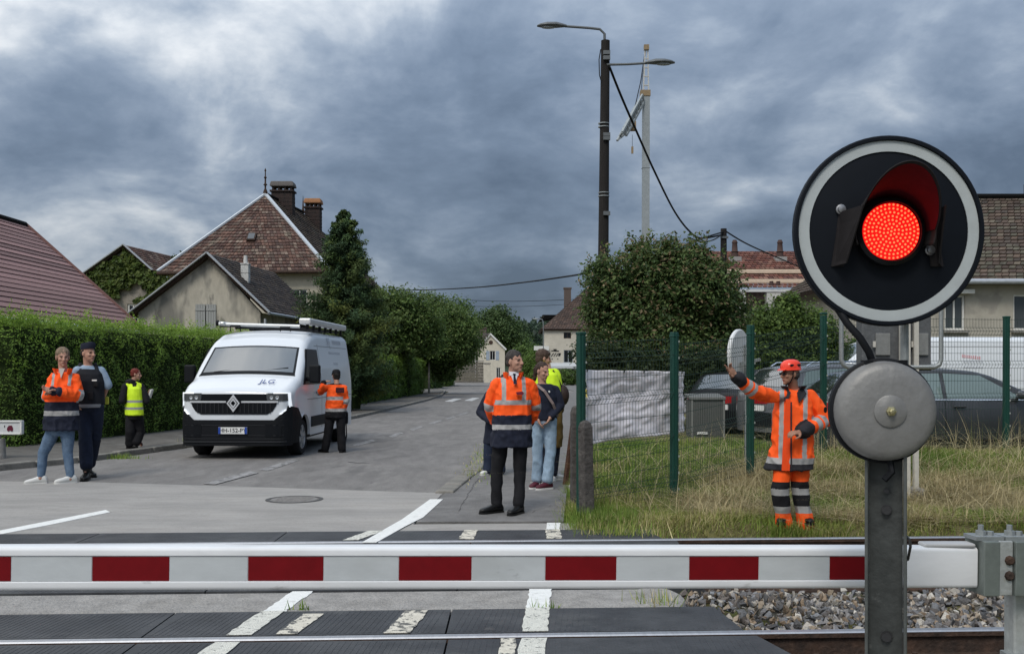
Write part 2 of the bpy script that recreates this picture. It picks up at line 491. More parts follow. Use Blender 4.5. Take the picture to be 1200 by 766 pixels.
# kerbs: single stones along both edges
def kerb_run(name, line, L, w, top, h, kmat, root_label=None, jit=0.0):
    root = bpy.data.objects.new(name, None); COL.objects.link(root); tag(root, kind='structure')
    me = None; acc = []
    pts = [Vector((x, y, 0)) for x, y in line]
    seg = []
    for a, b in zip(pts, pts[1:]):
        n = max(1, round((b - a).length / L))
        for i in range(n): seg.append((a.lerp(b, i / n), a.lerp(b, (i + 1) / n)))
    for a, b in seg:
        if me is None:
            q = MB(); q.box((0, 0, -h / 2), (w, 1.0, h)); o = q.build('kerbstone', kmat, root, True, bevel=0.02); me = o.data
        else:
            o = bpy.data.objects.new('kerbstone', me); COL.objects.link(o); o.parent = root
            bb = o.modifiers.new('bevel', 'BEVEL'); bb.width = 0.02; bb.segments = 2
        d = b - a
        o.location = (a + b) / 2 + Vector((0, 0, top + random.uniform(-1, 1) * jit))
        o.rotation_euler = (random.uniform(-1, 1) * jit, 0, math.atan2(d.y, d.x) - math.pi / 2 + random.uniform(-1, 1) * jit)
        o.scale = (1, d.length - 0.02, 1)
    return root
kerb_run('kerb', kl, 1.0, 0.17, 0.105, 0.16, KERB, jit=0.006)
kerb_run('kerb', [(road_r(y) + 0.0, y) for y in (13.2, 14, 15, 16, 18, 20, 24, 30, 40, 60)], 0.8, 0.24, 0.03, 0.12, KERB, jit=0.014)

# painted markings
def stripe(px_pts, z=0.010, m=PAINT):
    pts = [G(px, py, z) for px, py in px_pts]
    b = MB(); b.prism([p - Vector((0, 0, 0.004)) for p in pts], (0, 0, 0.004))
    return tag(b.build('road_marking', m), kind='structure')
stripe([(0, 621), (0, 625.5), (60, 614), (129, 599.5), (124, 597)])
stripe([(238, 566), (252, 567), (303, 553.5), (293, 551.5)], 0.012, PAINT_FAINT)
stripe([(303, 550), (313, 551.5), (350, 539), (343, 537.5)], 0.006, PAINT_FAINT)
for a in ([(412, 521), (418, 522.5), (442, 516), (436, 514.6)], [(455, 511), (461, 512.3), (473, 507), (468, 506)], [(479, 503), (485, 504), (497, 499.7), (491, 498.8)],
          [(502, 496), (507, 496.8), (519, 492.6), (514, 492)], [(520, 490.5), (525, 491), (535, 488), (531, 487.5)], [(536, 486), (541, 486.4), (550, 483.2), (546, 482.8)]):
    stripe(a, 0.006, PAINT_FAINT)
for a in ([(521, 470), (530, 470.5), (541, 467), (532, 466.7)], [(544, 469), (553, 469.5), (562, 466), (554, 465.8)]):
    stripe(a, 0.006, M('road_paint_dull', (.5, .5, .49), .85, .15, 6))
stripe([(424, 635), (441, 635), (475, 616), (496, 605.5), (519, 584.5), (504, 584.5), (471, 608), (455, 617)], 0.0175)
stripe([(640, 621.5), (656, 621.5), (657, 612), (641, 612)], 0.0175)
yl = [G(px, py, 0.044) for px, py in ((676, 474), (684, 466), (686, 459), (682, 453), (684, 453), (690, 459), (688.5, 466), (680, 474))]
b = MB(); b.prism(yl, (0, 0, 0.006)); tag(b.build('road_marking', M('yellow_paint', (0.5, 0.38, 0.06), 0.8, 0.2, 6)), kind='structure')
# thin cracks and tar seams
TAR = M('tar_seam', (0.055, 0.053, 0.052), .8, .3, 8)
def crack(px_pts, z, w=.012, m=TAR):
    rg2 = random.Random(len(px_pts) * 31 + int(px_pts[0][0]))
    P0 = [G(a, c, z) for a, c in px_pts]; L_ = []; R_ = []
    for a, c in zip(P0, P0[1:]):
        k = max(2, int((c - a).length / .12)); dd = (c - a).normalized(); nn = Vector((-dd.y, dd.x, 0))
        for i in range(k):
            q = a.lerp(c, i / k) + nn * rg2.uniform(-.018, .018); ww = w * rg2.uniform(.35, 1.2)
            L_.append(q + nn * ww / 2); R_.append(q - nn * ww / 2)
    b = MB(); b.loft([[l, r] for l, r in zip(L_, R_)], cap=False, closed=False)
    return tag(b.build('road_crack', m), kind='structure')
crack([(120, 601), (180, 594), (230, 592)], .0085, .006)
crack([(300, 560), (380, 549), (455, 536), (520, 529)], .004, .010)
crack([(408, 541), (428, 542.5), (437, 543)], .004, .05)
crack([(590, 603), (618, 601), (652, 590)], .0165, .006)
crack([(560, 560), (548, 580), (536, 600)], .0165, .008)
# manhole cover
mh = G(345, 585, 0.006)
t = thing('manhole_cover', 'round iron manhole cover set in the pale road strip', 'manhole cover', mh)
IRON = M('cast_iron', (0.07, 0.068, 0.066), 0.6, 0.3, 12, 0.4, 60, metal=0.3)
b = MB(); b.lathe((0, 0, 0), (0, 0, 1), [(0.35, 0), (0.35, 0.006), (0.30, 0.006), (0.30, 0.001)], 32, cap=False); b.build('rim', IRON, t, True)
b = MB(); b.lathe((0, 0, 0), (0, 0, 1), [(0.29, 0), (0.29, 0.005)], 32)
for i in range(-3, 4): b.box((0, i * 0.075, 0.006), (0.42, 0.02, 0.004))
b.build('lid', M('lid_iron', (0.2, 0.19, 0.18), 0.8, 0.3, 10, 0.4, 60), t, True)

# ---------------------------------------------------------------- tracks
NEAR, FAR = 6.15, 9.55               # far rail of the near track, far rail of the far track
def rail(T, name='rail'):
    root = bpy.data.objects.new(name, None); COL.objects.link(root); tag(root, kind='structure')
    prof = [(-0.07, -0.172), (0.07, -0.172), (0.07, -0.16), (0.012, -0.14), (0.010, -0.045), (0.035, -0.036), (0.036, -0.008), (0.028, 0.0), (-0.028, 0.0), (-0.036, -0.008), (-0.035, -0.036), (-0.010, -0.045), (-0.012, -0.14), (-0.07, -0.16)]
    rr = [[Vector((x, T + 0.05 * x + py, 0.012 + pz)) for py, pz in prof] for x in (-40, 60)]
    b = MB(); b.loft(rr); o = b.build('rail_bar', [RUST, STEEL], root)
    for pgn in o.data.polygons:
        if pgn.normal.z > 0.5 and pgn.center.z > -0.02: pgn.material_index = 1
    return root
for T in (NEAR, NEAR - 1.505, FAR, FAR - 1.505): rail(T)
# sleepers beside the crossing: wood under the near track, concrete under the far one
for T0, mm, half in ((NEAR - 0.75, WOOD_D, 1.28), (FAR - 0.75, CONC, 1.28)):
    root = bpy.data.objects.new('track_bed', None); COL.objects.link(root); tag(root, kind='structure')
    me = None
    for i in range(14):
        x = 1.85 + i * 0.6
        if me is None:
            q = MB(); q.box((0, 0, -0.225), (0.25, 2 * half, 0.13)); o = q.build('sleeper', mm, root, True, bevel=0.012); me = o.data
            q = MB()
            for s in (-1, 1):
                for k in (-1, 1):
                    q.box((0, s * 0.7525 + k * 0.11, -0.15), (0.11, 0.07, 0.03)); q.cyl((0, s * 0.7525 + k * 0.11, -0.14), (0, s * 0.7525 + k * 0.11, -0.095), 0.017, n=6)
            f0 = q.build('fastener', RUST, o, True)
        else:
            o = bpy.data.objects.new('sleeper', me); COL.objects.link(o); o.parent = root
            f = f0.copy(); COL.objects.link(f); f.parent = o
        o.location = (x, T0 + 0.05 * x + random.uniform(-.02, .02), 0)
        o.rotation_euler = (0, 0, 0.05)
# rubber panels of the crossing
root = bpy.data.objects.new('level_crossing_deck', None); COL.objects.link(root); tag(root, kind='structure')
CX = 1.42
def panel_strip(t0, t1, cut0, cut1, bounds):
    for a, c in zip(bounds, bounds[1:]):
        endR = (c == bounds[-1])
        q = MB()
        x1a = c - 0.006; x1b = c - 0.006
        if endR: x1a += cut0; x1b += cut1
        z = 0.0125
        poly = [tl(a + 0.006, t0), tl(x1a, t0), tl(x1b, t1), tl(a + 0.006, t1)]
        q.prism([(x, y, z - 0.14) for x, y in poly], (0, 0, 0.14))
        # shallow diagonal ribs
        n = int((c - a) / 0.036)
        for i in range(n):
            xx = a + 0.03 + i * 0.036
            if xx + 0.09 > c: break
            q.prism([(xx, tl(xx, t0 + 0.03)[1], z - 0.001), (xx + 0.014, tl(xx + 0.014, t0 + 0.03)[1], z - 0.001), (xx + 0.064, tl(xx + 0.064, t1 - 0.03)[1], z - 0.001), (xx + 0.05, tl(xx + 0.05, t1 - 0.03)[1], z - 0.001)], (0, 0, 0.0024))
        q.build('rubber_panel', RUBBER, root)
BX = [-11.2, -9.4, -7.6, -5.8, -4.0, -2.2, -0.4, CX]
panel_strip(NEAR + 0.045, NEAR + 0.66, 0.0, -0.06, BX)
panel_strip(NEAR - 1.41, NEAR - 0.10, 0.35, 0.03, [x + 0.02 for x in BX])
panel_strip(NEAR - 2.1, NEAR - 1.56, 0.0, 0.0, BX)
panel_strip(FAR + 0.045, FAR + 0.60, 0.0, -0.1, BX)
panel_strip(FAR - 1.41, FAR - 0.10, 0.03, 0.1, [x + 0.02 for x in BX])
panel_strip(FAR - 2.1, FAR - 1.56, 0.0, 0.0, BX)
# asphalt between the tracks, rough rounded end
pts = [tl(-11.2, NEAR + 0.668), tl(0.9, NEAR + 0.668)] + [tl(1.05 + 0.17 * math.sin(a), NEAR + 0.668 + 0.34 - 0.34 * math.cos(a)) for a in np.linspace(0.3, math.pi, 8)] + [tl(0.9, FAR - 2.11), tl(-11.2, FAR - 2.11)]
b = MB(); b.prism([(x, y, -0.22) for x, y in pts], (0, 0, 0.226))
tag(b.build('crossing_asphalt', ASPH_C, bevel=0.04), kind='structure')
# asphalt in front of the near track
sheet('road', [tl(-11, -6), tl(1.3, -6), tl(1.35, NEAR - 2.11), tl(-11.2, NEAR - 2.11)], 0.006, ASPH_C, 0.2)
# edge lines over the crossing (the left one leans, the right one runs straight)
def lx(T, a, c): return a + c * (T - 6.0)
def cross_line(x0, x1s, w, t0, t1, z, m):
    q = MB()
    n = 10
    g = []
    for i in range(n + 1):
        T = t0 + (t1 - t0) * i / n
        xa = x0(T)
        jl = random.uniform(-.008, .008); jr = random.uniform(-.008, .008)
        g.append((tl(xa - w / 2 + jl, T), tl(xa + w / 2 + jr, T)))
    for (a, c), (d, e2) in zip(g, g[1:]): q.prism([(*a, z - 0.003), (*c, z - 0.003), (*e2, z - 0.003), (*d, z - 0.003)], (0, 0, 0.003))
    return tag(q.build('road_marking', m), kind='structure')
XL = lambda T: -1.66 + 0.105 * (T - 5.95)
XR = lambda T: 0.125 + 0.055 * (T - 5.95)
for t0, t1, z in ((NEAR - 1.40, NEAR - 0.11, 0.0195), (NEAR + 0.05, NEAR + 0.655, 0.0195), (NEAR + 0.675, FAR - 2.115, 0.0105)):
    cross_line(XL, None, 0.15, t0, t1, z, PAINT if t1 > 6.9 else M('road_paint_ribbed', (0.66, 0.65, 0.58), 0.8, 0.15, 10, 0.6, 160, spots=((30, 0.58, (0.1, 0.1, 0.1), 0.8),)))
    cross_line(XR, None, 0.155, t0, t1, z, PAINT if t1 > 6.9 else MATS['road_paint_ribbed'])
cross_line(lambda T: -1.34 + 0.12 * (T - 6.3), None, 0.13, NEAR + 0.06, NEAR + 0.56, 0.0195, PAINT_OLD)
cross_line(lambda T: -0.68 + 0.12 * (T - 6.3), None, 0.15, NEAR + 0.05, NEAR + 0.62, 0.0195, PAINT_OLD)
cross_line(lambda T: -0.02 + 0.02 * (T - 6), None, 0.09, NEAR - 0.62, NEAR - 0.11, 0.0195, PAINT_OLD)
cross_line(lambda T: 0.40, None, 0.14, FAR + 0.05, FAR + 0.59, 0.0195, PAINT_OLD)
cross_line(lambda T: -0.44 + .06 * (T - 9.5), None, 0.14, FAR + 0.05, FAR + 0.59, 0.0195, PAINT_OLD)
cross_line(lambda T: -1.50 + .3 * (T - 9.6), None, 0.14, FAR + 0.05, FAR + 0.59, 0.0195, MATS['road_paint_ribbed'])

# ballast: loose angular stones between and beside the tracks
def stones(name, N, reg, z0, size, cols, seed, keep=None, zf=None):
    rg = np.random.default_rng(seed)
    base = []
    for k in range(14):                       # a few angular stone shapes
        v = rg.normal(size=(9, 3)); v /= np.linalg.norm(v, axis=1)[:, None]
        v *= rg.uniform(0.7, 1.15, (9, 1)); v *= np.array([1.25, 0.85, 0.6])
        import bmesh
        bm = bmesh.new()
        for p in v: bm.verts.new(p)
        bmesh.ops.convex_hull(bm, input=bm.verts)
        bmesh.ops.triangulate(bm, faces=bm.faces)
        bm.verts.ensure_lookup_table(); bm.verts.index_update()
        live = [x for x in bm.verts if x.link_faces]
        mp = {x.index: i for i, x in enumerate(live)}
        base.append((np.array([x.co for x in live]), np.array([[mp[x.index] for x in f.verts] for f in bm.faces])))
        bm.free()
    V = []; Fs = []; C = []; off = 0
    n = 0
    while n < N:
        x = rg.uniform(reg[0], reg[1]); t_ = rg.uniform(reg[2], reg[3])
        if keep and not keep(x, t_): continue
        n += 1
        bv, bf = base[rg.integers(14)]
        s = size * rg.uniform(0.55, 1.35)
        q = rg.normal(size=4); q /= np.linalg.norm(q)
        from mathutils import Quaternion
        R = np.array(Quaternion(q).to_matrix())
        zz = (zf(x, t_) if zf else z0) + rg.uniform(-0.025, 0.03)
        p = (bv * s) @ R.T + np.array([x, t_ + 0.05 * x, zz])
        V.append(p); Fs.append(bf + off); off += len(bv)
        c = np.array(cols[rg.integers(len(cols))]) * rg.uniform(0.7, 1.25)
        C.append(np.repeat(c[None], len(bv), 0))
    me = np_mesh(name, np.concatenate(V), np.concatenate(Fs), np.concatenate(C))
    return tag(link(name, me, M('ballast_stone', (0.3, 0.3, 0.3), 0.85, 0.25, 30, 0.4, 90, attr='col')), kind='stuff')
BC = [(0.22, 0.21, 0.205), (0.15, 0.145, 0.145), (0.32, 0.29, 0.25), (0.27, 0.22, 0.165), (0.44, 0.41, 0.36), (0.22, 0.165, 0.115), (0.09, 0.09, 0.092), (0.17, 0.175, 0.185), (0.12, 0.105, 0.095)]
def k1(x, t_):
    if t_ < NEAR + 0.7: return x > 1.40 - 0.06 * 0
    return x > 1.22
stones('ballast', 6000, (1.2, 7.5, NEAR + 0.06, FAR - 2.0), -0.06, 0.031, BC, 3, k1, zf=lambda x, t_: -0.085 + 0.05 * math.sin(x * 3.1) * math.sin(t_ * 5))
stones('ballast', 1500, (1.5, 7.0, FAR - 2.0, FAR + 0.3), -0.17, 0.040, BC, 4, None)
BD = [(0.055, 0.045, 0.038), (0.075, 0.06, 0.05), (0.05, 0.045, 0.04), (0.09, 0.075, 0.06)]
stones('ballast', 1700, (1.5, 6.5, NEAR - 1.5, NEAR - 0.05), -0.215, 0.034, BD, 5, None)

# ================================================================== buildings
GLASS_D = M('window_glass_dark', (0.012, 0.014, 0.017), 0.08, spec=0.6)
WHITE_P = M('white_painted_wood', (0.66, 0.66, 0.63), 0.6, 0.12, 6)
ZINC = M('zinc_trim', (0.42, 0.45, 0.49), 0.5, 0.15, 3, metal=0.25)
SHUT_G = M('weathered_shutter', (0.33, 0.34, 0.33), 0.8, 0.2, 8, stretch=(6, 6, 0.5))
TILE_ATTR = M('old_roof_tile', (0.15, 0.07, 0.05), 0.9, 0.28, 3.0, 0.5, 25, attr='col', spots=((1.1, 0.60, (0.20, 0.19, 0.14), 0.4), (6.0, 0.64, (0.30, 0.28, 0.23), 0.5)))
TILE_DARK = M('dark_roof_tile', (0.07, 0.055, 0.048), 0.9, 0.3, 3.0, 0.5, 25, attr='col', spots=((1.4, 0.62, (0.10, 0.10, 0.075), 0.5),))

def tiles(name, A, B, C, D, rows, cols, pal, mat, parent, th=0.03, seed=1, courses=False):
    "A-B eave, D-C top edge: overlapping courses of single tiles"
    A, B, C, D = (Vector(p) for p in (A, B, C, D))
    n = (B - A).cross(D - A).normalized()
    if n.z < 0: n = -n
    rg = np.random.default_rng(seed)
    W0 = (B - A).length
    V = []; Fc = []; Cc = []
    out = []
    for i in range(rows):
        t0 = i / rows; t1 = min(1.0, (i + 1.12) / rows)
        l0 = A.lerp(D, t0); r0 = B.lerp(C, t0); l1 = A.lerp(D, t1); r1 = B.lerp(C, t1)
        k = max(1, round(cols * (r0 - l0).length / W0))
        sh = 0.5 * (i % 2) / k
        us = [0.0] + [min(1, max(0, (j + 0.0) / k + sh)) for j in range(1 if i % 2 == 0 else 0, k)] + [1.0]
        rowc = rg.uniform(0.85, 1.15)
        if courses: V, Fc, Cc = [], [], []
        for a, c in zip(us, us[1:]):
            if c - a < 1e-4: continue
            hgt_ = th * rg.uniform(0.8, 1.25)
            g = 0.0 if courses else 0.06 * (c - a)
            p = [l0.lerp(r0, a + g) + n * hgt_, l0.lerp(r0, c - g) + n * hgt_, l1.lerp(r1, c - g) + n * 0.004, l1.lerp(r1, a + g) + n * 0.004, l0.lerp(r0, a + g) - n * 0.01, l0.lerp(r0, c - g) - n * 0.01]
            b0 = len(V); V += [tuple(x) for x in p]
            Fc += [(b0, b0 + 1, b0 + 2, b0 + 3), (b0 + 4, b0 + 5, b0 + 1, b0)]
            col = np.array(pal[rg.integers(len(pal))]) * rg.uniform(0.8, 1.2) * rowc
            Cc += [col] * 6
        if courses:
            out.append(link('tile_course', np_mesh('tile_course', V, Fc, np.array(Cc)), mat, parent))
    if courses: return out
    o = link(name, np_mesh(name, V, Fc, np.array(Cc)), mat, parent)
    o['kind'] = 'stuff'
    return o
def roof_slab(mb, A, B, C, D, th=0.08, m=0):
    A, B, C, D = (Vector(p) for p in (A, B, C, D))
    n = (B - A).cross(D - A).normalized()
    if n.z < 0: n = -n
    pts = [A, B, C] + ([D] if (D - C).length > 1e-4 else [])
    mb.prism([p - n * (0.015) for p in pts], -n * th, m)
def wall(mb, O, R, Wd, H, th, holes=(), m=0):
    "wall slab from O along R, up, thick th behind; holes (x0,x1,z0,z1)"
    O = Vector(O); R = Vector(R).normalized(); N = Vector((-R.y, R.x, 0))
    xs_ = sorted({0, Wd} | {h[0] for h in holes} | {h[1] for h in holes}); zs_ = sorted({0, H} | {h[2] for h in holes} | {h[3] for h in holes})
    for a, c in zip(xs_, xs_[1:]):
        for z0, z1 in zip(zs_, zs_[1:]):
            if any(h[0] <= (a + c) / 2 <= h[1] and h[2] <= (z0 + z1) / 2 <= h[3] for h in holes): continue
            q = [O + R * a + Vector((0, 0, z0)), O + R * c + Vector((0, 0, z0)), O + R * c + Vector((0, 0, z1)), O + R * a + Vector((0, 0, z1))]
            mb.prism(q, N * th, m)
def window(parent, O, R, hole, glass=GLASS_D, frame=WHITE_P, depth=0.10, bars=1, sill=None, name='window', fw=0.06):
    O = Vector(O); R = Vector(R).normalized(); N = Vector((-R.y, R.x, 0)); U = Vector((0, 0, 1))
    x0, x1, z0, z1 = hole
    pt = lambda x, z, d: O + R * x + U * z + N * d
    q = MB()
    for a, c in (((x0, z0), (x0, z1)), ((x1, z0), (x1, z1))):
        s = fw / 2 if a[0] == x0 else -fw / 2
        q.bar(pt(a[0] + s, z0, depth), pt(a[0] + s, z1, depth), 0.06, fw, up=R)
    for z in (z0 + fw / 2, z1 - fw / 2): q.bar(pt(x0 + fw, z, depth), pt(x1 - fw, z, depth), 0.06, fw)
    for i in range(bars):
        x = x0 + (x1 - x0) * (i + 1) / (bars + 1); q.bar(pt(x, z0 + fw, depth), pt(x, z1 - fw, depth), 0.05, fw * 0.8, up=R)
    w = q.build(name, frame, parent)
    q = MB(); q.prism([pt(x0 + fw * .5, z0 + fw * .5, depth + .012), pt(x1 - fw * .5, z0 + fw * .5, depth + .012), pt(x1 - fw * .5, z1 - fw * .5, depth + .012), pt(x0 + fw * .5, z1 - fw * .5, depth + .012)], N * 0.01)
    q.build('pane', glass, w)
    if sill:
        q = MB(); q.bar(pt(x0 - 0.08, z0 - 0.05, -0.04), pt(x1 + 0.08, z0 - 0.05, -0.04), 0.2, 0.07); q.build('sill', sill, w)
    return w
def shutter(parent, O, R, x0, x1, z0, z1, mat, slats=4, d=-0.03):
    O = Vector(O); R = Vector(R).normalized(); N = Vector((-R.y, R.x, 0)); U = Vector((0, 0, 1))
    q = MB(); w = (x1 - x0) / slats
    for i in range(slats):
        a = O + R * (x0 + w * (i + .5)) + N * (d + random.uniform(-.006, .006))
        q.bar(a + U * z0, a + U * z1, 0.03, w * 0.9, up=R)
    for z in (z0 + (z1 - z0) * .18, z0 + (z1 - z0) * .82):
        q.bar(O + R * x0 + U * z + N * (d - 0.025), O + R * x1 + U * z + N * (d - 0.025), 0.02, 0.09)
    return q.build('shutter', mat, parent)

# --- A: long roof with red ribbed tiles behind the hedge
t = thing('house', 'low house with a plain ribbed red roof rising behind the tall clipped hedge', 'house', (-17.5, 28, 0))
RY0, RY1 = 16.0, 37.3
EX, EZ, RX, RZ = -13.35, 2.95, -17.55, 6.80
PAL_A = [(0.255, 0.152, 0.142), (0.27, 0.16, 0.15), (0.24, 0.143, 0.134)]
TA = M('ribbed_red_tile', (0.175, 0.082, 0.072), 0.75, 0.1, 2.5, 0.15, 20, attr='col')
rs = tiles('tile_course', (EX, RY0, EZ), (EX, RY1, EZ), (RX, RY1 - 0.4, RZ), (RX, RY0, RZ), 23, 1, PAL_A, TA, t, th=0.032, courses=True)
b = MB(); roof_slab(b, (EX, RY0, EZ), (EX, RY1, EZ), (RX, RY1 - .4, RZ), (RX, RY0, RZ), 0.14); b.build('roof_deck', RUST, t)
b = MB(); roof_slab(b, (2 * RX - EX, RY0, EZ), (2 * RX - EX, RY1, EZ), (RX, RY1 - .4, RZ), (RX, RY0, RZ), 0.14); b.build('roof_deck', TA, t)
b = MB(); b.tube([(RX, RY0, RZ + .03), (RX, RY1 - .4, RZ + .03)], 0.10, 8); b.build('ridge', TA, t, smooth=60)
b = MB(); b.bar((EX + .0, RY1 + .03, EZ + .02), (RX, RY1 - .37, RZ + .03), 0.05, 0.16); b.build('verge', M('verge_tile', (0.2, 0.11, 0.1), 0.7), t)
b = MB(); b.prism([(EX - .5, RY1 - .5, 0), (EX - .5, RY1 - .5, EZ), (RX, RY1 - .7, RZ - .25), (2 * RX - EX + .5, RY1 - .5, EZ), (2 * RX - EX + .5, RY1 - .5, 0)], (0, -0.3, 0))
b.prism([(EX - .5, RY1 - .8, 0), (EX - .5, RY0 + .5, 0), (EX - .5, RY0 + .5, EZ), (EX - .5, RY1 - .8, EZ)], (-0.3, 0, 0)); b.build('wall', M('render_beige', (0.4, 0.37, 0.31), 0.9, 0.12, 2), t)
b = MB(); b.tube([(EX + .06, RY0, EZ - .03), (EX + .06, RY1, EZ - .03)], 0.07, 8); b.build('gutter', ZINC, t, smooth=60)

# --- C: gabled house with dirty grey render
GREY_R = M('stained_render', (0.46, 0.43, 0.36), 0.95, 0.15, 1.6, 0.4, 30, spots=((0.42, 0.49, (0.15, 0.15, 0.14), 0.75), (1.3, 0.55, (0.10, 0.10, 0.095), 0.6), (4.0, 0.62, (0.2, 0.19, 0.17), 0.4)), stretch=(1, 1, 0.4))
t = thing('house', 'grey stained gable house with closed double shutters and a thin white chimney pipe', 'house', (-12.2, 44, 0))
GX, GY = -11.9, 40.0
LX, RX2, EZ2, AZ = -15.05, -9.55, 3.75, 6.15
off = Vector((0.75, 8.0, 0))
O = Vector((LX + .35, GY + .3, 0)); Rr = Vector((1, 0, 0))
hole = (2.35, 3.0, 3.05, 4.1)
b = MB(); wall(b, O, Rr, RX2 - LX - .7, EZ2 + 0.1, 0.3, [(hole[0], hole[1], hole[2], EZ2 + .1)])
gz = EZ2 + .1; kz = lambda x: gz + (AZ - .12 - gz) * (1 - abs(x - (GX - O.x)) / (GX - O.x if x < GX - O.x else RX2 - LX - .7 - (GX - O.x)))
for ax_, bx_, z0_ in ((0, hole[0], gz), (hole[0], GX - O.x, hole[3]), (GX - O.x, hole[1], hole[3]), (hole[1], RX2 - LX - .7, gz)):
    b.prism([O + Vector((ax_, 0, z0_)), O + Vector((bx_, 0, z0_))] + [O + Vector((x_, 0, kz(x_))) for x_ in (bx_, ax_) if kz(x_) > z0_ + .01], (0, 0.3, 0))
b.prism([O + Vector((RX2 - LX - .72, 0.302, 0)), O + Vector((RX2 - LX - .72 + .6, 7.6, 0)), O + Vector((RX2 - LX - .72 + .6, 7.6, EZ2 + .1)), O + Vector((RX2 - LX - .72, 0.302, EZ2 + .1))], (-0.3, 0, 0))
b.build('wall', GREY_R, t)
window(t, O, Rr, hole, frame=SHUT_G)
shutter(t, O, Rr, 2.25, 2.64, 3.0, 4.17, SHUT_G); shutter(t, O, Rr, 2.67, 3.06, 3.0, 4.17, SHUT_G)
A0, B0, C0 = Vector((LX, GY, EZ2)), Vector((GX, GY, AZ)), Vector((RX2, GY, EZ2 + .15))
PD = [(0.052, 0.043, 0.040), (0.066, 0.053, 0.047), (0.046, 0.04, 0.038), (0.078, 0.062, 0.05)]
tiles('roof_tiles', C0, C0 + off, B0 + off, B0, 20, 26, PD, TILE_DARK, t, 0.03, 5)
tiles('roof_tiles', A0, A0 + off, B0 + off, B0, 16, 26, PD, TILE_DARK, t, 0.03, 6)
b = MB(); roof_slab(b, C0, C0 + off, B0 + off, B0, .1); roof_slab(b, A0, A0 + off, B0 + off, B0, .1); b.build('roof_deck', RUST, t)
VG = M('bargeboard_grey', (0.36, 0.38, 0.40), 0.7, 0.15, 5)
b = MB(); b.bar(A0 + Vector((-.1, -.03, -.08)), B0 + Vector((0, -.03, .02)), 0.05, 0.26, up=(0, 1, 0)) ; b.build('bargeboard', VG, t)
b = MB(); b.bar(B0 + Vector((0, -.03, .02)), C0 + Vector((.1, -.03, -.08)), 0.05, 0.26, up=(0, 1, 0)); b.build('bargeboard', VG, t)
b = MB(); b.tube([C0 + Vector((.06, 0, -.1)), C0 + off + Vector((.06, 0, -.1))], 0.06, 8); b.build('gutter', ZINC, t, smooth=60)
b = MB(); 
for s in range(4): b.box((-10.8, 41.5, 4.62 + s * .35), (.31, .31, .335))
b.box((-10.8, 41.5, 5.87), (.36, .36, .05)); b.cyl((-10.8, 41.5, 5.9), (-10.8, 41.5, 6.22), 0.09, 0.07); b.build('chimney', M('chimney_white', (0.55, 0.55, 0.53), 0.85, 0.2, 6, spots=((3, .58, (.2, .2, .2), .6),)), t, bevel=.01)
b = MB(); b.tube([O + Vector((5.0, -.06, 0.2)), O + Vector((5.0, -.06, 3.6))], 0.05, 8); b.build('downpipe', ZINC, t, smooth=60)

# --- D: the large house with a hipped tile roof
t = thing('house', 'large old house with a steep hipped roof of mottled brown tiles and two brick chimneys', 'house', (-13.8, 61, 0))
Z0 = 6.75
AL, AR, AP, R2 = Vector((-18.35, 53, Z0 - .1)), Vector((-9.45, 53, Z0)), Vector((-13.97, 58, 11.5)), Vector((-13.1, 64.2, 11.4))
BR, BL = Vector((-8.5, 69.5, Z0)), Vector((-17.6, 69.5, Z0))
PB = [(0.115, 0.066, 0.052), (0.095, 0.056, 0.047), (0.145, 0.085, 0.066), (0.08, 0.052, 0.045), (0.18, 0.135, 0.108), (0.115, 0.083, 0.068)]
PDk = [(0.06, 0.045, 0.038), (0.075, 0.055, 0.042), (0.05, 0.042, 0.036), (0.095, 0.072, 0.05)]
tiles('roof_tiles', AL, AR, AP, AP, 26, 46, PB, TILE_ATTR, t, 0.05, 2)
tiles('roof_tiles', AR, BR, R2, AP, 24, 60, PDk, TILE_ATTR, t, 0.05, 3)
tiles('roof_tiles', BR, BL, R2, R2, 20, 30, PB, TILE_ATTR, t, 0.05, 4)
tiles('roof_tiles', BL, AL, AP, R2, 20, 30, PB, TILE_ATTR, t, 0.05, 8)
b = MB()
for q in ((AL, AR, AP, AP), (AR, BR, R2, AP), (BR, BL, R2, R2), (BL, AL, AP, R2)): roof_slab(b, *q, .12)
b.build('roof_deck', RUST, t)
for a, c in ((AL, AP), (AR, AP)):
    b = MB(); up = Vector((0, 0, .06)); b.bar(a + up, c + up, 0.19, 0.09); b.build('hip_flashing', M('hip_zinc', (0.50, 0.54, 0.58), .5, .12, 3), t)
b = MB(); b.tube([AP + Vector((0, 0, .06)), R2 + Vector((0, 0, .06))], 0.1, 8); b.build('ridge', TILE_DARK, t)
CREAM = M('render_cream', (0.50, 0.46, 0.37), 0.9, 0.12, 1.5, 0.2, 30, spots=((0.8, .62, (.3, .28, .24), .5),))
hole = (6.4, 7.2, 4.3, 5.8)
b = MB(); wall(b, (-17.9, 53.5, 0), (1, 0, 0), 8.0, Z0 - .12, .3, [hole]); wall(b, (-9.902, 53.802, 0), Vector((.9, 15.5, 0)), 15.3, Z0 - .12, .3); b.build('wall', CREAM, t)
window(t, (-17.9, 53.5, 0), (1, 0, 0), hole)
b = MB(); b.tube([AL + Vector((0, -.06, -.08)), AR + Vector((0, -.06, -.08))], .09, 8); b.build('gutter', RUST, t, smooth=60)
BRICK_D = M('sooty_brick', (0.052, 0.036, 0.032), 0.95, 0.35, 5, .5, 20, col2=(0.03, 0.026, 0.026))
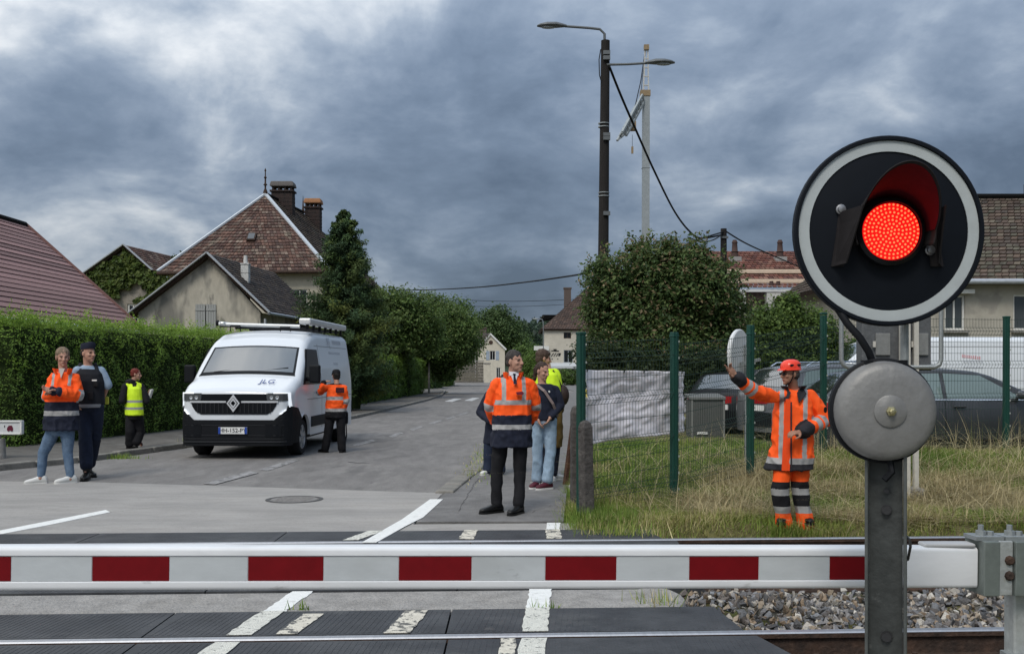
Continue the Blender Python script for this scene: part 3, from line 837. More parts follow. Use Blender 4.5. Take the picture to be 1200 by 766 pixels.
def chimney(cx, cy, z0, z1, w, dpt, capmat):
    c = MB(); c.box((cx, cy, (z0 + z1 - .62) / 2), (w, dpt, z1 - .62 - z0))
    n = int((z1 - z0 - .7) / .22)
    for i in range(n): c.box((cx, cy, z0 + .2 + i * .22), (w + .02, dpt + .02, .15))
    o = c.build('chimney', BRICK_D, t)
    k = MB(); k.box((cx, cy, z1 - .56), (w + .16, dpt + .16, .1))
    for s in (-.43, -.15, .15, .43):
        for e in (-1, 1): k.box((cx + s * w, cy + e * dpt * .36, z1 - .40), (.1, .16, .22))
    k.build('crown_brick', BRICK_D, o)
    k = MB(); k.loft([[Vector((cx + sx * (w / 2 + .06) * f, cy + sy * (dpt / 2 + .06) * f, z1 + dz)) for sx, sy in ((-1, -1), (1, -1), (1, 1), (-1, 1))] for f, dz in ((1, -.29), (1.03, -.24), (.96, -.06), (.9, 0))]); k.build('cap', capmat, o)
chimney(-13.45, 60.2, 10.6, 12.6, 1.22, .8, M('cap_tile_grey', (0.13, 0.12, 0.115), .9, .2, 5))
chimney(-12.6, 65.0, 9.6, 12.4, 0.92, .8, M('cap_tile_rust', (0.32, 0.16, 0.08), .9, .2, 5))
b = MB(); b.lathe(AP, (0, 0, 1), [(.10, 0), (.13, .15), (.05, .35), (.05, .5), (.12, .56), (.05, .64), (.045, .9), (.09, .97), (.035, 1.05), (.03, 1.3), (.06, 1.36), (.01, 1.5)], 10); b.build('finial', RUST, t, smooth=50)
b = MB(); b.lathe(R2, (0, 0, 1), [(.14, 0), (.06, .3), (.03, .8), (.008, 1.1)], 8); b.build('finial', RUST, t, smooth=50)
sk = AL.lerp(AR, .53).lerp(AP, .40); nrm = (AR - AL).cross(AP - AL).normalized(); ud = (AP - AL.lerp(AR, .5)).normalized()
b = MB(); b.box(sk + nrm * .1 + Vector((-.2, 0, 0)), (.46, .62, .16), Matrix((Vector((1, 0, 0)), ud, nrm)).transposed()); o = b.build('skylight', RUST, t)
b = MB(); b.box(sk + nrm * .19 + Vector((-.2, 0, 0)), (.34, .48, .02), Matrix((Vector((1, 0, 0)), ud, nrm)).transposed()); b.build('pane', M('skylight_glass', (.1, .11, .12), .1), o)

# --- B: the ivy-covered gable
t = thing('house', 'gable wall covered in green ivy with one dark window, beside the mottled hipped roof', 'house', (-23, 65, 0))
IA, IL, IR = Vector((-23.5, 62, 9.15)), Vector((-26.6, 62, 6.95)), Vector((-21.75, 62, 7.6))
offB = Vector((.9, 6.5, 0))
STONE_W = M('pale_rubble_wall', (0.33, 0.30, 0.26), .95, .25, 3, .6, 12, col2=(.22, .2, .17))
hole = (2.9, 3.6, 3.7, 5.6)
b = MB(); wall(b, (-26.3, 62.3, 0), (1, 0, 0), 8.4, 7.0, .3, [hole]); b.prism([(-26.3, 62.3, 7.0), (-21.5, 62.3, 7.0), (-21.8, 62.3, 7.45), (-23.5, 62.3, 8.95)], (0, .3, 0)); b.build('wall', STONE_W, t)
window(t, (-26.3, 62.3, 0), (1, 0, 0), hole, fw=.1)
shutter(t, (-26.3, 62.3, 0), (1, 0, 0), 3.65, 4.0, 3.7, 5.5, M('shutter_blue_grey', (.4, .45, .5), .8), 3)
tiles('roof_tiles', IR, IR + offB, IA + offB, IA, 10, 20, PB, TILE_ATTR, t, .04, 9)
tiles('roof_tiles', IL, IL + offB, IA + offB, IA, 14, 20, PB, TILE_ATTR, t, .04, 10)
b = MB(); roof_slab(b, IR, IR + offB, IA + offB, IA, .12); roof_slab(b, IL, IL + offB, IA + offB, IA, .12); b.build('roof_deck', RUST, t)
for a, c in ((IL, IA), (IA, IR)):
    b = MB(); b.bar(a + Vector((0, -.05, .02)), c + Vector((0, -.05, .02)), .06, .28, up=(0, 1, 0)); b.build('bargeboard', VG, t)
IVY_HOUSE = t

# --- E: small cream gable house at the far end of the road
t = thing('house', 'small cream gable house with a brown roof at the far end of the road', 'house', (-3.0, 152, 0))
gx0, gx1, gy = -5.0, -1.05, 150
O = Vector((gx0, gy, 0)); holes = [(1.75, 2.55, 3.0, 4.35), (2.7, 3.3, .4, 1.9)]
LCREAM = M('render_pale', (0.56, 0.52, 0.43), .9, .1, 1.0)
b = MB(); wall(b, O, (1, 0, 0), gx1 - gx0, 4.8, .3, holes); b.prism([(gx0, gy, 4.8), (gx1, gy, 4.8), (-3.1, gy, 6.75)], (0, .3, 0)); wall(b, (gx0 + .3, gy + 14, 0), (0, -1, 0), 13.7, 4.8, .29); b.build('wall', LCREAM, t)
for h in holes: window(t, O, (1, 0, 0), h)
bs = M('shutter_blue', (.32, .38, .45), .8)
shutter(t, O, (1, 0, 0), 1.2, 1.7, 3.0, 4.35, bs, 3); shutter(t, O, (1, 0, 0), 2.6, 3.1, 3.0, 4.35, bs, 3)
o_ = Vector((-5.2, 11, 0)); a, c, e_ = Vector((gx0 - .3, gy - .3, 4.65)), Vector((-3.1, gy - .3, 6.95)), Vector((gx1 + .3, gy - .3, 4.6))
tiles('roof_tiles', a, a + o_, c + o_, c, 10, 24, PD, TILE_DARK, t, .05, 11); tiles('roof_tiles', e_, e_ + o_, c + o_, c, 10, 24, PD, TILE_DARK, t, .05, 12)
b = MB(); roof_slab(b, a, a + o_, c + o_, c, .2); roof_slab(b, e_, e_ + o_, c + o_, c, .2); b.build('roof_deck', WHITE_P, t)
b = MB(); b.box((-4.35, 154, 7.0), (1.0, .8, 1.6)); b.box((-4.35, 154, 7.85), (1.2, 1.0, .15)); b.build('chimney', M('brick_chimney', (.11, .085, .075), .9, .2, 4), t)
b = MB(); b.lathe((-3.1, gy - .02, 5.6), (0, -1, 0), [(.3, 0), (.3, .05)], 12); b.build('round_vent', RUST, t)
b = MB(); b.tube([(gx0 - .35, gy - .3, 4.6), (gx0 - .35, gy - .3, .2)], .07, 6); b.build('downpipe', WHITE_P, t)

# stone wall and gate pillar by the far corner
t = thing('stone_wall', 'old grey stone wall at the bend beyond the dark hedges', 'wall', (-5.2, 126, 0))
b = MB(); rg_ = random.Random(5)
for r_ in range(7):
    x = -7.0
    while x < -3.55:
        w_ = rg_.uniform(.35, .8); w_ = min(w_, -3.5 - x)
        b.box((x + w_ / 2, 126 + rg_.uniform(-.02, .02), .2 + r_ * .36), (w_ - .03, .5, .33)); x += w_
b.build('masonry', M('wall_stone', (.17, .155, .13), .95, .3, 2.5, .5, 8, col2=(.11, .1, .085)), t)
b = MB(); b.box((-5.25, 126, 2.68), (3.6, .6, .12)); b.build('coping', CONC, t)
t = thing('gate_pillar', 'pale square gate pillar where the stone wall ends', 'pillar', (-3.05, 126, 0))
b = MB(); b.box((-3.05, 126, 1.15), (.75, .6, 2.3)); b.build('shaft', LCREAM, t); b = MB(); b.box((-3.05, 126, 2.38), (.9, .75, .14)); b.build('cap', CONC, t)

# --- F: large house with brown hip roof on the right of the road
t = thing('house', 'tall pale house with a big brown roof, dark lettering and a grey awning', 'house', (9, 114, 0))
fy = 110; fx0, fx1 = 3.45, 17.0; wz = 6.0
O = Vector((fx0, fy, 0)); holes = [(2.1, 2.9, 4.95, 5.6), (2.1, 3.1, 2.35, 3.7), (2.2, 6.5, .1, 1.75), (.75, 1.4, .1, 1.7)]
b = MB(); wall(b, O, (1, 0, 0), fx1 - fx0, wz, .35, holes); wall(b, (fx0 + .35, fy + 10, 0), (0, -1, 0), 9.64, wz, .34); b.build('wall', M('render_grey_cream', (.52, .485, .41), .9, .1, .8, spots=((.5, .62, (.36, .33, .28), .5),)), t)
for h in holes[:2]: window(t, O, (1, 0, 0), h, frame=M('frame_bluegrey', (.38, .42, .45), .7) if h is holes[1] else RUST)
for h in holes[2:]: window(t, O, (1, 0, 0), h, bars=2)
e0, e1, r0, r1 = Vector((fx0 - .35, fy - .4, wz - .05)), Vector((fx1 + .4, fy - .4, wz - .05)), Vector((8.6, fy + 5, 10.9)), Vector((13, fy + 5, 10.9))
g0 = Vector((fx0 - .35, fy + 10.4, wz - .05)); g1 = Vector((fx1 + .4, fy + 10.4, wz - .05))
PF = [(.085, .06, .05), (.1, .068, .055), (.07, .052, .045)]
tiles('roof_tiles', e0, e1, r1, r0, 22, 50, PF, TILE_DARK, t, .06, 13); tiles('roof_tiles', g0, e0, r0, r0, 22, 30, PF, TILE_DARK, t, .06, 14)
b = MB(); roof_slab(b, e0, e1, r1, r0, .2); roof_slab(b, g0, e0, r0, r0, .2); roof_slab(b, g1, g0, r0, r1, .2); roof_slab(b, e1, g1, r1, r1, .2); b.build('roof_deck', RUST, t)
b = MB(); b.prism([(fx0 - .5, fy + 2.0, 6.95), (fx0 + 1.4, fy + 2.0, 7.3), (fx0 + 1.4, fy + 2.0, 7.6), (fx0 - .1, fy + 2.0, 7.6)], (0, 4, 0)); b.build('dormer', TILE_DARK, t)
b = MB(); b.box((6.15, fy + 3.6, 9.3), (.75, .9, 2.6)); b.box((6.15, fy + 3.6, 10.6), (.9, 1.0, .16)); b.build('chimney', MATS['brick_chimney'], t)
b = MB(); b.surf(lambda u, v: (fx0 + .7 + u * 8, fy - .05 - 1.2 * v, 2.3 - .35 * v), 1, 3, thick=(0, 0, .05)); b.box((fx0 + 4.7, fy - 1.27, 1.85), (8, .05, .22)); b.build('awning', M('awning_grey', (.5, .52, .54), .7), t)
b = MB(); b.box((fx0 - .3, fy - .5, 3.9), (1.6, .5, .45)); b.build('sign_box', WHITE_P, t)
b = MB()
for i, (x, z, w_, h_, s_) in enumerate([(1.0, 3.75, .35, .12, 0), (.75, 3.62, .5, .09, 0), (1.1, 3.6, .5, .1, 0), (.72, 3.2, .1, .35, .25), (.98, 3.2, .1, .35, .25), (1.24, 3.2, .1, .35, .25), (1.5, 3.22, .22, .32, .1), (.8, 2.75, .12, .1, 0), (1.4, 2.75, .12, .1, 0)]):
    b.prism([O + Vector((x, -.03, z - h_ / 2)), O + Vector((x + w_, -.03, z - h_ / 2)), O + Vector((x + w_ + s_, -.03, z + h_ / 2)), O + Vector((x + s_, -.03, z + h_ / 2))], (0, .02, 0))
b.build('wall_lettering', M('black_paint', (.02, .02, .02), .7), t)

# --- G: red-tiled building with cream gutters
t = thing('house', 'red tiled building with cream gutters and a white pillar behind the leafy bush', 'house', (14, 58, 0))
RT = M('red_tile', (.2, .07, .045), .85, .25, 3, .4, 20, attr='col', spots=((2.5, .62, (.09, .05, .04), .6),))
PR = [(.155, .062, .045), (.18, .075, .055), (.13, .055, .042), (.11, .05, .042), (.2, .105, .078)]
x0, x1 = 9.2, 18.0
tiles('roof_tiles', (x0, 55, 7.0), (x1, 55, 7.0), (x1, 58, 8.3), (x0, 58, 8.3), 10, 34, PR, RT, t, .05, 15)
tiles('roof_tiles', (x0, 54.2, 6.38), (x1, 54.2, 6.38), (x1, 54.95, 6.72), (x0, 54.95, 6.72), 2, 34, PR, RT, t, .05, 16)
tiles('roof_tiles', (x0, 53.5, 5.9), (x1, 53.5, 5.9), (x1, 54.15, 6.15), (x0, 54.15, 6.15), 2, 34, PR, RT, t, .05, 17)
b = MB(); roof_slab(b, (x0, 55, 7.0), (x1, 55, 7.0), (x1, 58, 8.3), (x0, 58, 8.3), .15); roof_slab(b, (x0, 61, 7.0), (x1, 61, 7.0), (x1, 58, 8.3), (x0, 58, 8.3), .15); b.build('roof_deck', RUST, t)
CRG = M('cream_gutter', (.62, .50, .38), .6, .1, 3)
for y, z in ((54.95, 6.86), (54.16, 6.27)):
    b = MB(); b.bar((x0, y, z), (x1, y, z), .16, .22); b.build('gutter', CRG, t, bevel=.03)
b = MB(); b.bar((x0, 53.42, 5.72), (x1, 53.42, 5.72), .12, .14); b.build('flashing', M('white_flashing', (.6, .6, .6), .5), t)
b = MB(); wall(b, (x0 + .1, 53.9, 0), (1, 0, 0), x1 - x0 - .2, 5.78, .4); b.build('wall', M('dark_brick_wall', (.075, .055, .05), .95, .3, 6, .5, 20), t)
for r_ in range(5):
    b = MB(); b.bar((x0 + .1, 53.86, 3.2 + r_ * .5), (x1 - .1, 53.86, 3.2 + r_ * .5), .06, .05); b.build('brick_band', RUST, t)
for px_ in (908, 948, 862): 
    c = P(px_, 340, 53.6); b = MB(); b.box((c.x, 53.6, 2.8), (.95, .5, 5.6)); b.build('pillar', M('pillar_render', (.5, .49, .46), .9, .15, 3), t)
for px_ in (861, 914):
    c = P(px_, 300, 56.5)
    b = MB(); b.box((c.x, 56.5, 7.55), (.62, .62, .5)); o = b.build('chimney', M('pot_base', (.3, .3, .29), .9, .2, 5), t); b = MB(); b.lathe((c.x, 56.5, 7.8), (0, 0, 1), [(.2, 0), (.17, .25), (.22, .3), (.17, .34), (.14, .75), (.17, .8), (.1, .95)], 10); b.build('chimney_pot', M('pot_dark', (.07, .045, .04), .9), o, smooth=50)
b = MB()
for px_ in (904, 912): 
    c = P(px_, 325, 53.3); b.cyl((c.x, 53.3, 5.98), (c.x, 53.3, 6.2), .12, .1, 8)
b.build('vent_pipe', MATS['pot_dark'], t)

# --- H: long grey house behind the car park
t = thing('house', 'long grey rendered house with a mossy brown tile roof behind the parked white van', 'house', (15, 33, 0))
hx0, hx1, hy = 10.35, 27.0, 31.0
hz = 4.25
O = Vector((hx0, hy, .1)); holes = [(2.75, 3.37, 2.7, 3.75), (4.83, 5.65, 2.7, 3.78), (9.5, 10.4, 2.3, 3.6), (13, 13.9, 2.3, 3.6)]
HR = M('render_grey_beige', (.40, .375, .32), .95, .12, .8, .3, 25, spots=((.7, .58, (.27, .255, .225), .6), (2.4, .64, (.22, .21, .19), .5)))
b = MB(); wall(b, O, (1, 0, 0), hx1 - hx0, hz, .35, holes); wall(b, (hx0 + .35, hy + 8, .1), (0, -1, 0), 7.64, hz, .34); b.build('wall', HR, t)
for h in holes: window(t, O, (1, 0, 0), h, sill=CONC, glass=M('window_glass', (.06, .07, .075), .08, spec=.6))
e0, e1, r0, r1 = Vector((hx0 - .3, hy - .4, hz)), Vector((hx1, hy - .4, hz)), Vector((hx0 + 4.1, hy + 4, 7.46)), Vector((hx1, hy + 4, 7.46))
g0 = Vector((hx0 - .3, hy + 8.4, hz))
PH = [(.085, .062, .05), (.10, .072, .055), (.07, .056, .047), (.11, .09, .068), (.088, .08, .06)]
tiles('roof_tiles', e0, e1, r1, r0, 24, 78, PH, TILE_ATTR, t, .04, 18)
tiles('roof_tiles', g0, e0, r0, r0, 24, 40, PH, TILE_ATTR, t, .04, 19)
b = MB(); roof_slab(b, e0, e1, r1, r0, .12); roof_slab(b, g0, e0, r0, r0, .12); roof_slab(b, e1 + Vector((0, 8.8, 0)), g0, r0, r1, .12); b.build('roof_deck', RUST, t)
b = MB(); b.tube([e0 + Vector((0, -.07, -.02)), e1 + Vector((0, -.07, -.02))], .08, 8); b.build('gutter', ZINC, t, smooth=60)
b = MB(); b.tube([r0 + Vector((0, 0, .05)), r1 + Vector((0, 0, .05))], .1, 8); b.build('ridge', TILE_DARK, t)
b = MB(); b.box((17.75, 35, 7.6), (.35, .35, .7)); b.cyl((17.75, 35, 7.9), (17.75, 35, 8.15), .1); b.build('chimney', BRICK_D, t)
b = MB(); b.box((hx0 + 3.05, hy - .14, 3.95), (1.0, .22, .12)); b.build('shutter_box', WHITE_P, t)

# ================================================================== vegetation
LEAF = leafmat('leaf', 0.35)
CONIFER = leafmat('conifer_leaf', 0.12, 0.7)
GRASS = leafmat('grass_blade', 0.25, 0.7)
BARK = M('bark', (0.07, 0.055, 0.042), .95, .3, 6, .7, 20, stretch=(3, 3, .6))
CORE = M('dark_filler', (0.022, 0.034, 0.012), 1.0, .4, 3, 0, spec=0.05)  # added solid dark filler, blocks the view through the leaves

def leafmesh(name, pos, nrm, size, cols, mat, parent=None, rg=RNG, aspect=0.5, fold=0.25, droop=0.0, kind=None):
    "one small folded leaf per point, many in one mesh"
    n = len(pos)
    nrm = nrm / (np.linalg.norm(nrm, axis=1)[:, None] + 1e-9)
    t = rg.normal(size=(n, 3)); t[:, 2] -= droop
    t -= nrm * np.sum(t * nrm, 1)[:, None]; t /= (np.linalg.norm(t, axis=1)[:, None] + 1e-9)
    s = np.cross(nrm, t)
    L = np.asarray(size) * rg.uniform(0.65, 1.35, n) if np.ndim(size) == 0 else size
    L = L[:, None]
    a = pos - t * L * 0.5; b_ = pos + s * L * aspect * .5 + nrm * L * fold * .3; c = pos + t * L * 0.5; d = pos - s * L * aspect * .5 + nrm * L * fold * .3
    V = np.stack([a, b_, c, d], 1).reshape(-1, 3)
    Q = np.arange(n * 4).reshape(n, 4)
    o = link(name, np_mesh(name, V, Q, np.repeat(cols, 4, 0)), mat, parent)
    if kind: o['kind'] = kind
    return o
LV = 1.34                         # one brightness factor for the leaf palettes
def palcol(n, pal, rg=RNG, j=0.2):
    c = LV * np.array(pal)[rg.integers(len(pal), size=n)]
    return c * rg.uniform(1 - j, 1 + j, (n, 1))
def blobs_points(blobs, n, rg, spread=0.16, inner=0.45, k=22):
    "leaf points in small clumps spread through the outer volume of overlapping lobes"
    w = np.array([b[1][0] * b[1][1] + b[1][0] * b[1][2] for b in blobs]); w = w / w.sum()
    nc = n // k
    which = rg.choice(len(blobs), nc, p=w)
    C = np.array([b[0] for b in blobs])[which]; R = np.array([b[1] for b in blobs])[which]
    u = rg.normal(size=(nc, 3)); u /= np.linalg.norm(u, axis=1)[:, None]
    r = (inner + (1 - inner) * rg.uniform(0, 1, nc) ** 0.5) * rg.uniform(.86, 1.1, nc)
    cc = C + R * u * r[:, None]
    nn = u / R; nn /= np.linalg.norm(nn, axis=1)[:, None]
    rr = np.mean(R, 1)
    pos = np.repeat(cc, k, 0) + rg.normal(size=(nc * k, 3)) * np.repeat(rr * spread, k)[:, None] * np.array([1, 1, .7])
    nrm = np.repeat(nn, k, 0) * 0.7 + rg.normal(size=(nc * k, 3)) * .75 + np.array([0, 0, .8])
    return pos, nrm, nc, np.repeat(np.arange(nc), k), np.repeat(r, k)
def tree(name, label, cat, base, blobs, n, leaf, pal, seed, trunk_r=.15, group=None, spread=.16, inner=.45, core=.62, tips=None, mat=None, aspect=.5):
    rg = np.random.default_rng(seed)
    t = thing(name, label, cat, base, 0, group)
    base = Vector(base)
    pos, nrm, nc, ci, r = blobs_points(blobs, n, rg, spread, inner)
    cc = palcol(nc, pal, rg, .28)[ci] * rg.uniform(.8, 1.2, (len(ci), 1))
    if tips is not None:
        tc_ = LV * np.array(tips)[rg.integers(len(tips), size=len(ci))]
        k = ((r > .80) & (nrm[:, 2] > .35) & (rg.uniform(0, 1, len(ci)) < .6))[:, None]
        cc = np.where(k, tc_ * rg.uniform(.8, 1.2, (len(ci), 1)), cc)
    ok = pos[:, 2] > base.z + .03
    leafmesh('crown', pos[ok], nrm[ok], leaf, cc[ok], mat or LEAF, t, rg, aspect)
    if tips is not None and name == 'leafy_tree':
        m = 150; k = 18
        wb = rg.integers(len(blobs), size=m)
        C = np.array([blobs[i][0] for i in wb]); R = np.array([blobs[i][1] for i in wb])
        u = rg.normal(size=(m, 3)); u[:, 2] = np.abs(u[:, 2]) + .25; u /= np.linalg.norm(u, axis=1)[:, None]
        b0 = C + R * u * .9; hs = rg.uniform(.18, .5, m)
        dirs = u * .5 + np.array([0, 0, .8]); dirs /= np.linalg.norm(dirs, axis=1)[:, None]
        f = np.tile(np.linspace(.1, 1, k), m)
        q = np.repeat(b0, k, 0) + np.repeat(dirs * hs[:, None], k, 0) * f[:, None] + rg.normal(size=(m * k, 3)) * .045
        leafmesh('young_shoots', q, rg.normal(size=(m * k, 3)) + np.array([0, 0, .6]), leaf * .9, palcol(m * k, list(tips) + list(pal), rg, .25), mat or LEAF, t, rg, aspect)
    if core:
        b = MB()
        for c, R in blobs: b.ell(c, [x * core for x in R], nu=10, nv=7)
        o = b.build('foliage_core', CORE, t)
    b = MB()
    top = max(blobs, key=lambda q: q[0][2])[0]
    tp = Vector((base.x * .4 + top[0] * .6, base.y * .4 + top[1] * .6, top[2]))
    b.tube([base - Vector((0, 0, .1)), base.lerp(tp, .3) + Vector((.05, 0, 0)), base.lerp(tp, .65), tp], [trunk_r, trunk_r * .8, trunk_r * .5, trunk_r * .2], 9)
    b.build('trunk', BARK, t, smooth=60)
    for i, (c, R) in enumerate(blobs[:9]):
        s0 = base.lerp(tp, .25 + .05 * (i % 6)); m_ = s0.lerp(Vector(c), .6) + Vector((0, 0, -.1 * R[2]))
        b = MB(); b.tube([s0, m_, Vector(c) + Vector((0, 0, R[2] * .4))], [trunk_r * .4, trunk_r * .25, .015], 6); b.build('branch', BARK, t, smooth=60)
    return t

def hedge(label, line, h0, h1, depth, n, leaf, pal, seed, toppal=None, group=None, shoots=True, top_noise=.28, cat='hedge', name='hedge', shoot_h=.35, mat=None):
    "clipped hedge along a line: leaves on bumpy faces and top, an added dark filler inside"
    rg = np.random.default_rng(seed)
    pts = [Vector((x, y, 0)) for x, y in line]
    t = thing(name, label, cat, pts[0].lerp(pts[-1], .5), 0, group)
    seg = [(a, c, (c - a).length) for a, c in zip(pts, pts[1:])]
    Lt = sum(s[2] for s in seg)
    cum = np.cumsum([0] + [s[2] for s in seg])
    def at(s):
        i = np.clip(np.searchsorted(cum, s, side='right') - 1, 0, len(seg) - 1)
        A = np.array([list(x[0]) for x in seg])[i]; B = np.array([list(x[1]) for x in seg])[i]; l = np.array([x[2] for x in seg])[i]
        f = ((s - cum[i]) / l)[:, None]
        d = (B - A) / l[:, None]
        return A + (B - A) * f, d
    hh = lambda s: h0 + (h1 - h0) * s / Lt
    s = rg.uniform(0, Lt, n)
    face = rg.choice(3, n, p=[.56, .34, .10])              # front, top, back
    p, d = at(s)
    nr = np.stack([d[:, 1], -d[:, 0], np.zeros(n)], 1)     # front normal (towards the road)
    H = hh(s)
    u = rg.uniform(0, 1, n)
    bump = np.array([mnoise.noise(Vector((a * 1.6, z * 2.2, seed))) + .6 * mnoise.noise(Vector((a * 4.3, z * 4.7, seed + 3))) for a, z in zip(s, np.where(face == 1, u * depth, u * H))])
    dep = rg.exponential(.07, n)
    z = np.where(face == 1, H + bump * top_noise - dep, u * H)
    offn = np.where(face == 0, bump * .24 - dep, np.where(face == 1, -u * depth, -depth + dep))
    # rounded shoulder
    sh = np.clip((z - (H - .3)) / .3, 0, 1) * (face == 0); offn = offn - sh ** 2 * .22
    offn = offn - .12 * (1 - np.clip(z / .5, 0, 1)) * (face == 0)
    pos = p + nr * offn[:, None]; pos[:, 2] = z
    nrm = np.where((face == 0)[:, None], nr * .8, 0) + np.where((face == 2)[:, None], -nr, 0) + (face == 1)[:, None] * np.array([0, 0, 1.]) + rg.normal(size=(n, 3)) * .65 + np.array([0, 0, .6])
    clump = np.array([mnoise.noise(Vector((a * 2.3, b_ * 2.3, c * 3.1 + seed))) for a, b_, c in pos])
    clump2 = np.array([mnoise.noise(Vector((a * .9, b_ * .9, c * 1.4 + seed))) for a, b_, c in pos])
    col = palcol(n, pal, rg, .25) * np.clip(1 + .45 * clump[:, None] + .45 * clump2[:, None], .4, 2)  # bright and shaded clumps painted into the leaf colours by noise
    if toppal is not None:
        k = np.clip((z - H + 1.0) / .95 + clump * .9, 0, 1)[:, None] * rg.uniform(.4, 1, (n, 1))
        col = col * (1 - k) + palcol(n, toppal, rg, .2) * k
    leafmesh('foliage', pos, nrm, leaf, col, mat or LEAF, t, rg, .5)
    if shoots:
        m = int(Lt * 34)
        s = rg.uniform(0, Lt, m); p, d = at(s); nr = np.stack([d[:, 1], -d[:, 0], np.zeros(m)], 1)
        base = p + nr * (-rg.uniform(0.0, depth, m))[:, None]; base[:, 2] = hh(s) - .05
        hs = shoot_h * rg.uniform(.2, 1, m) ** 1.6
        k = 14
        f = np.tile(np.linspace(.1, 1, k), m)
        lean = rg.normal(size=(m, 3)) * .15; lean[:, 2] = 1
        q = np.repeat(base, k, 0) + np.repeat(lean * hs[:, None], k, 0) * f[:, None] + rg.normal(size=(m * k, 3)) * .022
        leafmesh('shoots', q, rg.normal(size=(m * k, 3)) + np.array([0, 0, .4]), leaf * .95, palcol(m * k, toppal or pal, rg, .25), mat or LEAF, t, rg, .45)
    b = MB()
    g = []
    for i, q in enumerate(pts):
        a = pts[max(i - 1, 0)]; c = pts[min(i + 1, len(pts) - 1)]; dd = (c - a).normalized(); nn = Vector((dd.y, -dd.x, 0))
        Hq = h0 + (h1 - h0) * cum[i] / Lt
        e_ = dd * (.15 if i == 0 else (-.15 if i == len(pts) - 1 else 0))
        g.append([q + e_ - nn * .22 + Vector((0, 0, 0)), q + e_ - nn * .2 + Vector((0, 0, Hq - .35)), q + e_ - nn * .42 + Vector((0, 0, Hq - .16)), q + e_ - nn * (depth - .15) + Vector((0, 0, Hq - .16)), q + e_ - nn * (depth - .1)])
    b.loft(g); b.build('foliage_core', CORE, t)
    return t
HP = [(.075, .14, .022), (.095, .165, .026), (.06, .115, .02), (.12, .185, .032)]
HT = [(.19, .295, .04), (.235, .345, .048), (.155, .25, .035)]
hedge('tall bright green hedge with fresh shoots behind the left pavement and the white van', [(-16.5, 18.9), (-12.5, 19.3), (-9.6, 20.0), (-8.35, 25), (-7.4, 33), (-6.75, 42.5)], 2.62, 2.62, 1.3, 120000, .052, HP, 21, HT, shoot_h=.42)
HP2 = [(.045, .085, .018), (.058, .10, .02), (.038, .072, .015), (.075, .12, .024)]
hedge('dark clipped hedge with vertical lobes between the conifer and the road', [(-6.6, 43.2), (-6.1, 52.5), (-5.85, 57.2)], 2.4, 2.25, 1.3, 16000, .10, HP, 22, [(.12, .18, .03)], shoots=False)
hedge('mid green clipped hedge ending at a thin pole beside the pavement', [(-5.75, 58.2), (-5.5, 65.0)], 2.3, 2.2, 1.2, 9000, .11, [(.07, .12, .022), (.085, .14, .026)], 23, [(.10, .16, .03)], shoots=False)
hedge('far dark hedge with a black gap just before the stone wall', [(-6.3, 80), (-6.1, 92)], 2.5, 2.5, 1.4, 7000, .15, HP2, 24, [(.04, .07, .02)], shoots=False)
hedge('low clipped hedge with a flat top at the far corner by the stone wall', [(-6.0, 96), (-5.9, 107)], 2.1, 2.1, 1.2, 5000, .15, HP, 25, [(.07, .11, .025)], shoots=False)
t = thing('garden_post', 'thin grey post standing at the end of the mid green hedge', 'post', (-5.35, 66, 0)); b = MB(); b.cyl((-5.35, 66, 0), (-5.35, 66, 2.3), .07, .06, 8); b.build('shaft', CONC, t); b = MB(); b.ell((-5.35, 66, 2.33), .09, nu=8, nv=6); b.build('cap', CONC, t)

# dark conifer beside the hipped house
def conifer(label, base, H, R, n, seed):
    rg = np.random.default_rng(seed)
    t = thing('conifer_tree', label, 'tree', base); base = Vector(base)
    m = 420
    f = rg.uniform(.02, 1, m) ** .8                          # 0 = foot, 1 = tip
    ang = rg.uniform(0, 2 * math.pi, m)
    prof = lambda x: np.interp(x, (0, .1, .25, .45, .62, .78, .9, 1), (.85, .98, 1.0, .86, .62, .40, .24, .05))
    irr = 1 + .32 * np.array([mnoise.noise(Vector((math.cos(a) * 1.3, math.sin(a) * 1.3, q * 5 + seed))) for a, q in zip(ang, f)])
    L = R * prof(f) * irr * rg.uniform(.55, 1.18, m)
    k = n // m
    u = np.tile(np.linspace(.3, 1.0, k), m) 
    A = np.repeat(ang, k); LL = np.repeat(L, k); FF = np.repeat(f, k)
    r = LL * u
    z = FF * H + r * .38 - .12 * r ** 2 / R
    wob = rg.normal(size=(m * k, 3)) * (.07 + .10 * (1 - u))[:, None] * np.clip(LL, .35, 1)[:, None]
    pos = np.stack([base.x + np.cos(A) * r, base.y + np.sin(A) * r, base.z + z], 1) + wob
    nrm = np.stack([np.cos(A) * .4, np.sin(A) * .4, np.full(m * k, .7)], 1) + rg.normal(size=(m * k, 3)) * .6
    c = palcol(m, [(.030, .056, .022), (.040, .068, .022), (.024, .046, .02), (.058, .084, .024)], rg, .25)
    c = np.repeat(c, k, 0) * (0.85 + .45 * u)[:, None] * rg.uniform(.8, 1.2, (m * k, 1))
    brown = (FF < .5) & (np.repeat(rg.uniform(0, 1, m), k) < .3); c[brown] = c[brown] * np.array([1.5, 1.1, .7])
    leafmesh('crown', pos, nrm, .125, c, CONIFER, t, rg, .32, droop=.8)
    b = MB(); b.loft([[base + Vector((R * .34 * float(prof(q)) * math.cos(a), R * .34 * float(prof(q)) * math.sin(a), q * H * .97)) for a in np.linspace(0, 2 * math.pi, 9)[:-1]] for q in (.02, .15, .3, .5, .66, .78)]); b.build('foliage_core', CORE, t)
    b = MB(); b.tube([base, base + Vector((0, 0, H * .98))], [.25, .02], 8); b.build('trunk', BARK, t)
